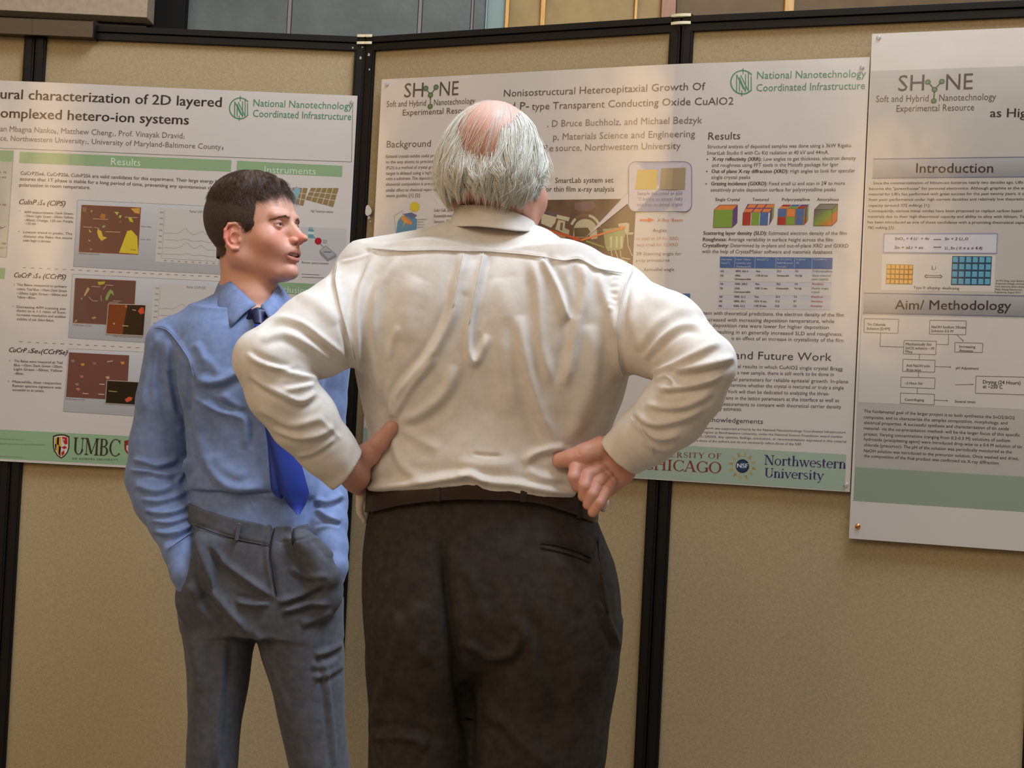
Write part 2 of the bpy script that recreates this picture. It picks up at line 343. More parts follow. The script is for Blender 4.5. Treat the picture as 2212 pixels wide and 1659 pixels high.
def ink(c): return srgb(*[q * .88 for q in c])
class Poster:
    def __init__(s, s0, s1, z0, z1, off, label, cat='poster', base=(218, 211, 203)):
        s.off = off; s.buf = {}; s.root = empty('conference_poster'); tag(s.root, label, cat, 'research posters pinned to the boards')
        s.s0, s.s1, s.z0, s.z1 = s0, s1, z0, z1
        cols = sorted(set([round(s0 + (s1 - s0) * i / 44, 5) for i in range(45)] + [q for q in (.8, 1.6, 2.4) if s0 < q < s1])); nx, nz = len(cols) - 1, 24; vs = []; fs = []
        for k, o in ((0, 0), (1, -.0012)):
            for j in range(nz + 1):
                for i in range(nx + 1):
                    ss = cols[i]; zz = z0 + (z1 - z0) * j / nz
                    vs.append(bw(ss, zz, off + o + s.rip(ss, zz)))
        q = (nx + 1) * (nz + 1)
        for j in range(nz):
            for i in range(nx):
                a = j * (nx + 1) + i; fs += [(a, a+1, a+nx+2, a+nx+1), (q+a, q+a+nx+1, q+a+nx+2, q+a+1)]
        T = nz * (nx + 1); ring = list(range(nx + 1)) + [j * (nx + 1) + nx for j in range(1, nz + 1)] + [T + i for i in range(nx - 1, -1, -1)] + [j * (nx + 1) for j in range(nz - 1, 0, -1)]
        n0 = len(vs); m_ = len(ring); vs += [vs[r] for r in ring] + [vs[q + r] for r in ring]     # the cut edge of the sheet has points of its own
        fs += [(n0 + (k + 1) % m_, n0 + k, n0 + m_ + k, n0 + m_ + (k + 1) % m_) for k in range(m_)]
        o = mesh_obj('paper_sheet', vs, fs, M_print, s.root, True); me = o.data
        ca = me.color_attributes.new('tint', 'FLOAT_COLOR', 'POINT'); c = (*ink(base), 1)
        ca.data.foreach_set('color', np.tile(c, len(vs)).astype(np.float32))
        s.z = (0, 0, 1); s.layer = 0
    def rip(s, a, b_): return paper_ripple(a, b_)
    def Z(s, x, y, k): s.z = (x, y, k); return s
    def px(s, x, y): return board(s.z[0] + x / s.z[2], s.z[1] + y / s.z[2], s.off)
    def add(s, part, uv, faces, col, layer=None, cols=None):
        lay = .00014 * (1 + (s.layer if layer is None else layer)); c = (*ink(col), 1) if col else None
        vs = [bw(a, b_, s.off + lay + s.rip(a, b_)) for a, b_ in uv]; cs = [(*ink(cols[k]), 1) if cols else c for k in range(len(vs))]
        A = np.array(uv); s.buf.setdefault(part, []).append((A.min(0), A.max(0), vs, list(faces), cs))
    def poly(s, part, pts, col, layer=0):
        s.add(part, [s.px(*p) for p in pts], [tuple(range(len(pts)))], col, layer)
    def quad(s, part, tl, tr, br, bl, col, layer=0, col2=None, n=None):
        a, b_, c, d = [s.px(*p) for p in (tl, tr, br, bl)]; s.quad_uv(part, a, b_, c, d, col, layer, col2, n)
    def quad_uv(s, part, a, b_, c, d, col, layer=0, col2=None, n=None):
        n = n or max(1, int(abs(b_[0] - a[0]) / .03)); uv = []; cols = []; ts = [k / n for k in range(n + 1)]
        for q in (1.6, 2.4):
            if min(a[0], b_[0]) < q < max(a[0], b_[0]): ts = sorted(set(ts + [(q - a[0]) / (b_[0] - a[0])]))
        n = len(ts) - 1
        for k in range(n + 1):
            t = ts[k]; uv += [(a[0] + (b_[0] - a[0]) * t, a[1] + (b_[1] - a[1]) * t), (d[0] + (c[0] - d[0]) * t, d[1] + (c[1] - d[1]) * t)]
            cols += [col, col2 or col]
        s.add(part, uv, [(2*k, 2*k+1, 2*k+3, 2*k+2) for k in range(n)], None, layer, cols)
    def rect(s, part, x0, y0, x1, y1, col, layer=0, dy=0, col2=None):
        s.quad(part, (x0, y0), (x1, y0 + dy), (x1, y1 + dy), (x0, y1), col, layer, col2)
    def line(s, part, pts, wpx, col, layer=1):     # polyline, width in metres*1000
        uv = [s.px(*p) for p in pts]; w2 = wpx / 2000
        for (x0, y0), (x1, y1) in zip(uv, uv[1:]):
            d = math.hypot(x1 - x0, y1 - y0) or 1; nx, ny = -(y1 - y0) / d * w2, (x1 - x0) / d * w2
            s.quad_uv(part, (x0 + nx, y0 + ny), (x1 + nx, y1 + ny), (x1 - nx, y1 - ny), (x0 - nx, y0 - ny), col, layer)
    def frame(s, part, tl, tr, br, bl, wpx, col, layer=1): s.line(part, [tl, tr, br, bl, tl], wpx, col, layer)
    def disc(s, part, x, y, r, col, layer=1, n=18, col2=None, sx=1.0):
        c = s.px(x, y); e = s.px(x + r, y); rr = abs(e[0] - c[0]) if r else 0
        uv = [c] + [(c[0] + sx * rr * math.cos(2*math.pi*k/n), c[1] + rr * math.sin(2*math.pi*k/n)) for k in range(n)]
        cols = [col2 or col] + [col] * n
        s.add(part, uv, [(0, 1 + k, 1 + (k+1) % n) for k in range(n)], None, layer, cols)
    def text(s, part, t, x0, y0, x1, y1, cap, col, layer=2, bold=.0, it=0.0, serif=False, spacing=1.0):
        # baseline from (x0,y0) to (x1,y1); cap = cap height in photo pixels
        v, f = serif_glyphs(t, spacing) if serif else glyphs(t, bold, it, spacing)
        if not len(v): return
        a, b_ = s.px(x0, y0), s.px(x1, y1)
        mid = (s.z[0] + (x0+x1)/2/s.z[2], s.z[1] + (y0+y1)/2/s.z[2])
        up, dn = board(mid[0], mid[1] - cap / s.z[2], s.off), board(*mid, s.off)
        hh = (up[1] - dn[1]) / (1.0 if serif else CAPH)
        xmin, xmax = v[:, 0].min(), v[:, 0].max(); t_ = (v[:, 0] - xmin) / (xmax - xmin)
        us = a[0] + (b_[0] - a[0]) * t_; vs = a[1] + (b_[1] - a[1]) * t_ + v[:, 1] * hh
        s.add(part, list(zip(us, vs)), f, col, layer)
    def done(s, gap=.005):              # marks that touch or nearly touch form one print
        for part, items in s.buf.items():
            lo = np.array([q[0] for q in items]) - gap; hi = np.array([q[1] for q in items]) + gap; par = list(range(len(items)))
            def root(i):
                while par[i] != i: par[i] = par[par[i]]; i = par[i]
                return i
            for i in range(len(items)):
                for j in np.where((lo[:, 0] <= hi[i, 0]) & (hi[:, 0] >= lo[i, 0]) & (lo[:, 1] <= hi[i, 1]) & (hi[:, 1] >= lo[i, 1]))[0]: par[root(int(j))] = root(i)
            groups = {}
            for i in range(len(items)): groups.setdefault(root(i), []).append(items[i])
            for g in groups.values():
                vs = []; fs = []; cs = []
                for _, _, v, f, c in g: n = len(vs); vs += v; cs += c; fs += [tuple(n + q for q in t) for t in f]
                o = mesh_obj(part, vs, fs, M_print, s.root); ca = o.data.color_attributes.new('tint', 'FLOAT_COLOR', 'POINT')
                ca.data.foreach_set('color', np.array(cs, np.float32).ravel())
def sentence(P, part, lines, x0, x1, ys, cap, col, dy=0, bold=0, last=None, layer=2):
    for k, (t, y) in enumerate(zip(lines, ys)):
        xe = last if (last and k == len(lines) - 1) else x1
        P.text(part, t, x0, y, xe, y + dy * (xe - x0) / (x1 - x0), cap, col, layer, bold)
INK = (84, 74, 74); INK2 = (70, 60, 60); GREY = (120, 110, 106); PAPER = (235, 232, 226); GRN = (150, 176, 138); NG = (70, 140, 108)
def shyne(P, x0, y0, wpx, cap, slope, balls, sub):
    cap *= P.z[2]
    P.text('shyne_logo', 'SH', *x0, cap, INK2, 2, -.004); P.text('shyne_logo', 'NE', *y0, cap, INK2, 2, -.004)
    c = balls[1:]; hub = balls[0]
    for q in c: P.line('shyne_logo', [hub, q], wpx * 1.25, (64, 84, 56), 2)
    for q in balls: P.disc('shyne_logo', q[0], q[1], cap * .17, (52, 84, 46), 3, 16, (118, 150, 110), sx=1.1)
    for t, a, b_, cc, dd in sub: P.text('shyne_logo', t, a, b_, cc, dd, cap * .42, INK2, 2, .002)
def nnci(P, cx, cy, r, t1, t2, cap):
    col = NG; n = 30; pts = []
    for k in range(n + 1):
        an = math.radians(38 + 284 * k / n); pts.append((cx + r * math.cos(an), cy - r * math.sin(an)))
    P.line('coordinated_network_logo', pts, 2.6, col, 2)
    sc = r / 10
    for pl in ([(-5, 8), (-5, -6.5), (1, 6)], [(-2.6, 8), (-2.6, -4), (2.6, 8), (2.6, -7)], [(0, 12), (0, -12)][:2] and [(5, -8), (5, 7.5), (-1.6, -6)], [(.4, -12), (.4, -7)], [(-.6, 7), (-.6, 12)], [(7.4, -5), (7.4, 6)]):
        P.line('coordinated_network_logo', [(cx + a * sc, cy + b_ * sc) for a, b_ in pl], 2.1, col, 2)
    P.text('coordinated_network_logo', 'National Nanotechnology', *t1, cap, col, 2, -.002); P.text('coordinated_network_logo', 'Coordinated Infrastructure', *t2, cap, col, 2, -.002)
def pin(px, py, off, name, label, m, r=.0048):
    s, z = board(px, py, off); c = Vector(bw(s, z, off)); i = min(4, int(s // PW) + 1); x0, y0, tx, ty, nx, ny = seg(i); N = Vector((nx, ny, 0)); T = Vector((tx, ty, 0)); U = Vector((0, 0, 1))
    prof = [(.0008, -.006), (r, .0003), (r, .0012), (r * .82, .0022), (r * .45, .0031), (r * .05, .0034)]
    vs = []; fs = []; n = 14
    for rr, h in prof:
        for k in range(n):
            an = 2 * math.pi * k / n; vs.append(c + N * h + (T * math.cos(an) + U * math.sin(an)) * rr)
    for j in range(len(prof) - 1):
        for k in range(n): fs.append((j*n+k, j*n+(k+1) % n, (j+1)*n+(k+1) % n, (j+1)*n+k))
    fs += [tuple(range(n))[::-1], tuple((len(prof)-1)*n + k for k in range(n))]
    o = mesh_obj(name, vs, fs, m, None, True); tag(o, label, 'pin', 'pins that hold up the posters'); return o

# ---- poster 1 (left)
P = Poster(-.62, .7871, 1.118, 2.031, .0155, 'white conference poster with green bars, left, behind the young man')
P.Z(0, 0, 3.687)
P.text('title_lettering', 'ural characterization of 2D layered', 2, 785, 1765, 852, 78, INK2, 2, .012)
P.text('title_lettering', 'omplexed hetero-ion systems', 2, 935, 1503, 992, 78, INK2, 2, .012)
P.text('author_lettering', 'an Mbagna Nanko', 2, 1045, 432, 1062, 44, GREY); P.text('author_lettering', '1', 436, 1066, 446, 1066, 22, GREY)
P.text('author_lettering', ', Matthew Cheng', 456, 1062, 890, 1080, 44, GREY); P.text('author_lettering', '2', 895, 1083, 907, 1083, 22, GREY)
P.text('author_lettering', ', Prof. Vinayak Dravid', 914, 1081, 1452, 1102, 44, GREY); P.text('author_lettering', '2', 1457, 1105, 1470, 1105, 22, GREY)
P.text('author_lettering', 'ce, Northwestern University', 2, 1119, 675, 1145, 42, GREY); P.text('author_lettering', '2', 680, 1148, 692, 1148, 22, GREY)
P.text('author_lettering', ', University of Maryland-Baltimore County', 700, 1146, 1760, 1190, 42, GREY); P.text('author_lettering', '1', 1768, 1193, 1778, 1193, 22, GREY)
P.Z(0, 0, 2.765)
P.line('ruled_line', [(-1400, 838), (0, 885), (2100, 968), (2108, 620)], 1.1, (120, 112, 104), 1)
nnci(P, 1433, 647, 62, (1513, 634, 2106, 655), (1510, 697, 2098, 718), 42)
P.Z(0, 0, 1)
G1 = (148, 178, 134)
P.quad('section_bar', (-430, 311), (30, 325.5), (29, 349.5), (-430, 335), G1)
P.quad('section_bar', (43, 328), (500, 346), (498.5, 371), (41.5, 352), G1)
P.quad('section_bar', (512, 347), (740, 358.5), (739, 382.5), (511, 371), G1)
P.quad('section_bar', (-430, 563), (12, 579), (10, 603), (-430, 587), G1)
P.quad('section_bar', (503, 604), (729, 616), (727.5, 641), (502, 628), G1)
P.quad('text_box', (-430, 336), (28, 350), (14, 556), (-430, 540), (196, 193, 176))
P.line('text_box', [(28, 350), (14, 556), (-430, 540)], 1.0, (120, 140, 110), 1)
sentence(P, 'body_lettering', ['that these are a', 'class since', '', '', 'and thus', '', 'energy', '', '', 'sources', 'of'], -90, 14, [374, 385, 396, 407, 444, 450, 493, 500, 510, 528, 540], 5.5, GREY)
P.text('heading_lettering', 'Results', 239.6, 356, 303, 358.8, 15, (226, 236, 216)); P.text('heading_lettering', 'Instruments', 571, 373.5, 682, 377.5, 15, (214, 228, 204)); P.text('heading_lettering', 'Conclusions', 575, 630, 676, 635.5, 14, (214, 228, 204))
P.Z(0, 310, 5.53)
P.text('body_lettering', 'CuCrP2Se6, CuCrP2S6, CuInP2S6 are valid candidates for this experiment. Their large energy barrier', 245, 372, 2740, 478, 40, GREY, 2, .008)
P.text('body_lettering', 'assures that 1T phase is stable for a long period of time, preventing any spontaneous change of', 240, 440, 2735, 556, 40, GREY, 2, .008)
P.text('body_lettering', 'polarization in room temperature.', 232, 512, 1080, 545, 40, GREY, 2, .008)
P.text('compound_lettering', 'CuInP', 228, 725, 440, 733, 60, INK, 2, .016, .3); P.text('compound_lettering', '2', 445, 735, 470, 736, 34, INK, 2, .016, .3); P.text('compound_lettering', 'S', 475, 736, 512, 737, 60, INK, 2, .016, .3); P.text('compound_lettering', '6', 516, 738, 542, 738, 34, INK, 2, .016, .3); P.text('compound_lettering', '(CIPS)', 565, 740, 785, 748, 60, INK2, 2, .02, .3)
sentence(P, 'body_lettering', ['AFM measurements: Dark Green,', '~20nm; Light Green ~50nm; Yellow,', '~80nm; Orange, 120 nm; Purple,', '~150 nm'], 290, 880, [832, 878, 926, 968], 28, GREY, 20, .01, 430)
sentence(P, 'body_lettering', ['Lowest trend in peaks. The', 'thinner the flake the more', 'peaks begin to decrease'], 280, 865, [1070, 1122, 1170], 28, GREY, 22, .01, 610)
P.disc('body_lettering', 238, 803, 6, GREY); P.disc('body_lettering', 224, 1052, 6, GREY)
P.Z(0, 0, 1)
def panel(tl, tr, br, bl):
    n = 6
    for k in range(n):
        f = lambda a, c, t: (a[0] + (c[0]-a[0]) * t, a[1] + (c[1]-a[1]) * t)
        P.quad('figure_box', f(tl, bl, k/n), f(tr, br, k/n), f(tr, br, (k+1)/n), f(tl, bl, (k+1)/n), tuple(int(210 - 34 * k / n) for _ in range(3)), 0, tuple(int(210 - 34 * (k+1) / n) for _ in range(3)))
    P.frame('figure_box', tl, tr, br, bl, .7, (150, 146, 140))
panel((168, 432), (490, 447), (481, 593), (159, 576))
panel((157, 592), (481, 608), (474, 750), (148, 730))
panel((149, 753), (474, 768), (468, 910), (137, 889))
BR = (122, 80, 62)
P.quad('micrograph', (177, 443), (304, 448.5), (298, 549.5), (171, 544), BR, 1); P.frame('micrograph', (177, 443), (304, 448.5), (298, 549.5), (171, 544), 1.1, (176, 84, 40), 2)
P.Z(0, 310, 5.53)
Y1 = (222, 196, 54)
P.poly('micrograph', [(1422, 1305), (1450, 1230), (1520, 1045), (1570, 1035), (1640, 1110), (1650, 1320)], Y1, 3)
P.poly('micrograph', [(1170, 1020), (1215, 1050), (1230, 1110), (1280, 1125), (1215, 1165), (1180, 1120), (1160, 1060)], (226, 190, 70), 3)
P.poly('micrograph', [(1560, 775), (1670, 770), (1668, 840), (1610, 830)], (216, 160, 70), 3)
for pl, c in (([(1365, 815), (1420, 820), (1400, 860)], (190, 190, 90)), ([(1430, 855), (1455, 860), (1440, 895), (1418, 880)], (190, 190, 90)), ([(1530, 880), (1570, 885), (1595, 945), (1550, 930)], (196, 200, 50)), ([(1080, 795), (1112, 800), (1095, 832)], (150, 160, 100)), ([(1215, 835), (1265, 850), (1250, 900), (1190, 885)], (190, 120, 60)), ([(1235, 975), (1265, 985), (1240, 1012), (1222, 1000)], (150, 170, 110)), ([(1420, 945), (1440, 915), (1462, 945)], (160, 110, 90)), ([(985, 760), (1040, 765), (1030, 820), (990, 815)], (150, 110, 90)), ([(1060, 1020), (1098, 1060), (1070, 1062)], (220, 180, 80)), ([(1055, 1150), (1090, 1160), (1065, 1172)], (210, 170, 130)), ([(1075, 1255), (1110, 1262), (1080, 1278)], (190, 150, 120))):
    P.poly('micrograph', pl, c, 3)
for a, b_ in (((1110, 900), (1290, 908)), ((1000, 998), (1105, 1002)), ((1262, 1055), (1440, 1060)), ((1130, 1000), (1190, 1018)), ((1490, 880), (1645, 886))): P.line('micrograph', [a, b_], 1.6, (206, 170, 130), 4)
P.text('micrograph', 'Purple', 1562, 1275, 1622, 1278, 18, (60, 50, 30), 4)
P.text('caption_lettering', 'Yellow, 80nm', 1680, 998, 1808, 1003, 16, GREY); P.text('caption_lettering', 'Green, 50nm', 1675, 1150, 1800, 1156, 16, GREY); P.text('caption_lettering', 'CIPS flakes, LabView, 50x', 938, 1322, 1190, 1333, 18, GREY)
P.Z(0, 0, 1)
def chart(tl, tr, br, bl, seed, title):
    P.quad('spectrum_chart', tl, tr, br, bl, (208, 203, 196), 1)
    r = random.Random(seed); f = lambda u, v: (tl[0] + (tr[0]-tl[0]) * u + (bl[0]-tl[0]) * v, tl[1] + (tr[1]-tl[1]) * u + (bl[1]-tl[1]) * v)
    P.line('spectrum_chart', [f(.1, .03), f(.1, .93), f(.97, .93)], .6, (150, 146, 140), 2)
    for k in range(8):
        P.line('spectrum_chart', [f(.03, .08 + .11 * k), f(.085, .08 + .11 * k)], 3.2, (168, 162, 156), 2)
        P.line('spectrum_chart', [f(.14 + .11 * k, .97), f(.18 + .11 * k, .97)], 3.0, (168, 162, 156), 2)
    for q, amp in ((.45, .10), (.58, .04), (.72, .12), (.84, .03)):
        P.line('spectrum_chart', [f(.11 + .04 * k, q - amp * (math.exp(-((k - 7 - 3 * q) / 1.8) ** 2) + .7 * math.exp(-((k - 15) / 1.4) ** 2)) + .01 * r.random()) for k in range(22)], .7, (176, 168, 160), 3)
    P.text('caption_lettering', title, *f(.5, .05), *f(.78, .05), 5, GREY)
chart((342, 449), (478, 457), (471, 573), (335, 565), 1, 'Raman CIPS 532')
chart((332, 613), (476, 620), (468, 735), (324, 727), 2, 'Raman CCrPS 532')
P.text('body_lettering', 'Raman CCrPSe 532', 360, 779, 430, 782, 5, GREY)
def dashes(a, b_, n):
    for k in range(n):
        t0, t1 = k / n, (k + .42) / n; P.line('dashed_line', [(a[0] + (b_[0]-a[0]) * t0, a[1] + (b_[1]-a[1]) * t0), (a[0] + (b_[0]-a[0]) * t1, a[1] + (b_[1]-a[1]) * t1)], 1.4, (130, 122, 116))
dashes((50, 578), (497, 599), 26); dashes((42, 738), (490, 761), 25)
P.line('ruled_line', [(505, 385), (497, 900)], .7, (170, 165, 158))
P.Z(0, 600, 6.1444)
P.Z(0, 310, 5.53)
P.text('compound_lettering', 'CuCrP', 168, 1598, 378, 1606, 58, INK2, 2, .02, .3); P.text('compound_lettering', '2', 390, 1608, 415, 1609, 32, INK2, 2, .02, .3); P.text('compound_lettering', 'S', 420, 1609, 458, 1610, 58, INK2, 2, .02, .3); P.text('compound_lettering', '6', 464, 1611, 490, 1611, 32, INK2, 2, .02, .3); P.text('compound_lettering', '(CCrPS)', 515, 1612, 790, 1624, 58, INK2, 2, .02, .3)
P.Z(0, 600, 6.1444)
sentence(P, 'body_lettering', ['The flakes measured to primary', 'colors: Teal Blue ~10nm; Dark Green', '~20nm; Light Green ~50nm and', 'Yellow ~80nm.'], 225, 890, [105, 163, 218, 272], 32, GREY, 28, .01, 480)
sentence(P, 'body_lettering', ['Decreasing AFM scanning size', 'down to a 1:1 ratio of 5um;', 'increases resolution and enables', 'visibility of sub 20nm flakes.'], 222, 875, [400, 450, 505, 562], 32, GREY, 28, .01, 722)
P.disc('body_lettering', 190, 92, 7, GREY); P.disc('body_lettering', 172, 376, 7, GREY)
BR2 = (112, 76, 64)
P.quad('micrograph', (1000, 5), (1805, 40), (1770, 640), (968, 600), BR2, 1); P.frame('micrograph', (1000, 5), (1805, 40), (1770, 640), (968, 600), .9, (200, 150, 120), 2)
for pl, c in (([(1295, 55), (1400, 50), (1380, 85), (1315, 98)], (190, 176, 60)), ([(1460, 155), (1500, 175), (1515, 240), (1470, 205), (1425, 300), (1395, 290), (1415, 225)], (150, 164, 90)), ([(1165, 125), (1195, 150), (1130, 245), (1112, 240)], (206, 160, 110)), ([(1215, 530), (1265, 515), (1280, 530), (1240, 552)], (190, 160, 100)), ([(985, 590), (1020, 550), (1025, 585)], (190, 160, 100)), ([(1070, 275), (1100, 260), (1090, 300)], (180, 150, 120))): P.poly('micrograph', pl, c, 3)
for a, b_ in (((1215, 115), (1330, 122)), ((1400, 95), (1505, 103)), ((1180, 255), (1230, 305)), ((1230, 305), (1300, 310)), ((1340, 235), (1350, 310)), ((1500, 305), (1605, 312)), ((1450, 325), (1570, 332)), ((1370, 160), (1405, 110))): P.line('micrograph', [a, b_], 1.6, (190, 160, 140), 4)
P.quad('micrograph', (1438, 345), (1935, 362), (1905, 770), (1408, 745), (52, 36, 20), 5); P.quad('micrograph', (1438, 345), (1690, 355), (1625, 757), (1408, 745), (134, 66, 30), 6, n=3)
P.frame('micrograph', (1438, 345), (1935, 362), (1905, 770), (1408, 745), 1.6, (196, 180, 160), 7)
P.poly('micrograph', [(1830, 440), (1870, 395), (1905, 390), (1915, 470), (1860, 485)], (212, 84, 44), 7); P.poly('micrograph', [(1650, 385), (1680, 350), (1690, 400)], (206, 110, 70), 7)
for a, b_ in (((1755, 425), (1805, 432)), ((1625, 635), (1705, 642))): P.line('micrograph', [a, b_], 2, (210, 170, 130), 8)
P.disc('micrograph', 1515, 610, 12, (220, 170, 120), 8)
P.text('caption_lettering', 'CCrPS flakes, LV, 50x', 965, 636, 1215, 646, 20, GREY); P.text('caption_lettering', 'AFM of scan, area thin flakes', 1505, 785, 1890, 803, 20, GREY)
P.text('compound_lettering', 'CuCrP', 120, 985, 358, 995, 62, INK2, 2, .02, .3); P.text('compound_lettering', '2', 366, 997, 395, 998, 34, INK2, 2, .02, .3); P.text('compound_lettering', 'Se', 398, 998, 508, 1003, 62, INK2, 2, .02, .3); P.text('compound_lettering', '6', 512, 1004, 540, 1005, 34, INK2, 2, .02, .3); P.text('compound_lettering', '(CCrPSe)', 545, 1006, 900, 1022, 62, INK2, 2, .02, .3)
sentence(P, 'body_lettering', ['The flakes were measured at: Teal', 'Blue ~10nm; Dark Green ~20nm;', 'Light Green ~50nm; Yellow', '~80nm.'], 188, 832, [1118, 1172, 1226, 1284], 32, GREY, 24, .01, 318)
sentence(P, 'body_lettering', ['Meanwhile, their respective', 'Raman spectra signature was', 'successful to an extent.'], 168, 815, [1392, 1446, 1500], 32, GREY, 26, .01, 590)
P.disc('body_lettering', 132, 1100, 7, GREY); P.disc('body_lettering', 113, 1374, 7, GREY)
P.quad('micrograph', (920, 990), (1715, 1030), (1682, 1630), (878, 1583), (120, 76, 64), 1)
for x, y, c in ((1095, 1152, (206, 150, 60)), (1622, 1130, (216, 156, 60)), (965, 1105, (160, 120, 110)), (1250, 1135, (150, 110, 110)), (1082, 1312, (180, 120, 100)), (1035, 1480, (190, 130, 110)), (1425, 1325, (210, 160, 130)), (1020, 1415, (170, 120, 110))): P.poly('micrograph', [(x - 26, y - 14), (x + 24, y - 18), (x + 30, y + 12), (x - 6, y + 20)], c, 3)
for a, b_ in (((1318, 1412), (1390, 1416)), ((1100, 1535), (1175, 1540)), ((1305, 1545), (1385, 1549)), ((1420, 1115), (1500, 1105))): P.line('micrograph', [a, b_], 2.2, (210, 180, 170), 4)
P.quad('micrograph', (1420, 1362), (1842, 1385), (1815, 1690), (1400, 1665), (40, 30, 16), 5); P.frame('micrograph', (1420, 1362), (1842, 1385), (1815, 1690), (1400, 1665), 1.4, (190, 180, 170), 6)
P.poly('micrograph', [(1655, 1615), (1710, 1578), (1760, 1590), (1745, 1630), (1680, 1655)], (210, 90, 60), 7); P.line('micrograph', [(1440, 1503), (1555, 1512)], 1.8, (180, 150, 110), 7)
P.text('caption_lettering', 'CCrPSe flakes, LV, 50x', 870, 1615, 1130, 1628, 20, GREY)
# footer band with the university shields
P.Z(0, 850, 4.608)
s0 = P.px(0, 358)[1]; s1 = P.px(0, 648)[1]
P.quad_uv('footer_band', (P.s0, s0), (P.s1, s0), (P.s1, s1), (P.s0, s1), (152, 186, 146), 0, None, 40)
for y, xe in ((455, 235), (505, 455), (630, 222)): P.text('body_lettering', 'Research supported by the National Nanotechnology' if xe > 300 else 'funded by the awards', 0, y, xe, y + 12, 14, (120, 140, 112))
shield = lambda cx, cy, w_, h_: [(cx - w_, cy - h_ * .86), (cx - w_ * .5, cy - h_ * .97), (cx, cy - h_), (cx + w_ * .5, cy - h_ * .97), (cx + w_, cy - h_ * .82), (cx + w_, cy + h_ * .1), (cx + w_ * .8, cy + h_ * .5), (cx + w_ * .4, cy + h_ * .82), (cx, cy + h_), (cx - w_ * .45, cy + h_ * .78), (cx - w_ * .85, cy + h_ * .4), (cx - w_, cy)]
def fan(part, pts, col, layer):
    cx = sum(p[0] for p in pts) / len(pts); cy = sum(p[1] for p in pts) / len(pts)
    uv = [P.px(cx, cy)] + [P.px(*p) for p in pts]; n = len(pts); P.add(part, uv, [(0, 1 + k, 1 + (k+1) % n) for k in range(n)], col, layer)
fan('university_crest', shield(611, 527, 83, 123), (70, 54, 44), 1); fan('university_crest', shield(611, 527, 70, 108), (226, 218, 206), 2)
for k, (pl, c) in enumerate((([(548, 440), (572, 436), (565, 500), (548, 505)], (224, 170, 60)), ([(572, 436), (592, 433), (588, 520), (566, 500)], (30, 26, 24)), ([(592, 433), (611, 430), (610, 530), (588, 520)], (224, 170, 60)), ([(548, 505), (565, 500), (560, 570), (552, 560)], (30, 26, 24)), ([(566, 500), (588, 520), (584, 600), (562, 575)], (224, 170, 60)), ([(588, 520), (610, 530), (604, 630), (584, 600)], (30, 26, 24)), ([(604, 575), (612, 575), (608, 630), (600, 625)], (224, 170, 60)),
                 ([(620, 430), (672, 438), (675, 500), (650, 510), (636, 490), (628, 470)], (190, 44, 44)), ([(612, 535), (650, 520), (670, 540), (640, 555)], (190, 44, 44)), ([(612, 590), (640, 560), (645, 600), (618, 625)], (190, 44, 44)), ([(630, 450), (645, 455), (640, 475)], (226, 218, 206)))):
    P.poly('university_crest', pl, c, 3 if k < 10 else 4)
P.text('university_lettering', 'UMBC', 725, 606, 1190, 627, 170, (66, 56, 48), 2, serif=True, spacing=.94)
P.text('university_lettering', 'AN HONORS UNIVERSITY', 720, 657, 1175, 671, 20, (70, 84, 66), 2, .01, spacing=1.5)
fan('university_crest', shield(1320, 545, 84, 86), (150, 50, 50), 1); fan('university_crest', shield(1320, 552, 62, 58), (216, 206, 198), 2); P.poly('university_crest', [(1250, 478), (1390, 484), (1388, 520), (1250, 514)], (150, 50, 50), 3); fan('university_crest', shield(1315, 500, 22, 16), (216, 206, 198), 4)
# instrument pictures
P.Z(400, 340, 4.608)
P.quad('instrument_picture', (1150, 690), (1610, 712), (1600, 1040), (1140, 1020), (202, 197, 192), 0)
P.Z(0, 0, 1)
def mesh_sheet(tl, tr, br, bl, nx, ny):
    P.quad('instrument_picture', tl, tr, br, bl, (152, 128, 84), 1)
    f = lambda u, v: tuple((tl[i] * (1-u) + tr[i] * u) * (1-v) + (bl[i] * (1-u) + br[i] * u) * v for i in (0, 1))
    for k in range(1, nx): P.line('instrument_picture', [f(k/nx, 0), f(k/nx, 1)], 1.8, (206, 196, 172), 2)
    for k in range(1, ny): P.line('instrument_picture', [f(0, k/ny), f(1, k/ny)], 1.8, (206, 196, 172), 2)
mesh_sheet((632, 405), (665, 406.5), (655, 445), (630, 437), 3, 3); mesh_sheet((672, 406), (732, 406.5), (720, 447.5), (660, 431), 5, 3)
fan('instrument_picture', [(626, 420), (640, 402), (650, 410), (641, 432), (630, 440)], (142, 182, 190), 3)
P.text('caption_lettering', 'High Temperature substrate', 672, 458, 720, 460, 5, GREY)
P.rect('instrument_picture', 666, 495, 678, 514, (104, 158, 168), 1, 1); P.rect('instrument_picture', 667, 491, 676, 495, (150, 170, 176), 1, .5); P.rect('instrument_picture', 665.5, 500, 678.5, 506, (206, 216, 214), 2, 1)
P.disc('instrument_picture', 687.5, 521, 7.5, (176, 40, 46), 2); P.line('instrument_picture', [(678, 512), (683, 516)], 1.2, (90, 90, 90)); P.line('instrument_picture', [(692, 527), (700, 535)], 1.2, (90, 90, 90))
for k in range(3): P.line('instrument_picture', [(697, 519 + 3 * k), (707, 519.5 + 3 * k)], .9, GREY)
fan('instrument_picture', [(690, 541), (704, 530), (727, 550), (727, 556), (708, 565), (691, 549)], (146, 144, 142), 1); fan('instrument_picture', [(692, 541), (704, 532), (724, 550), (709, 559)], (176, 174, 172), 2); P.line('instrument_picture', [(699, 544), (716, 545)], 1.6, (84, 80, 80), 3)
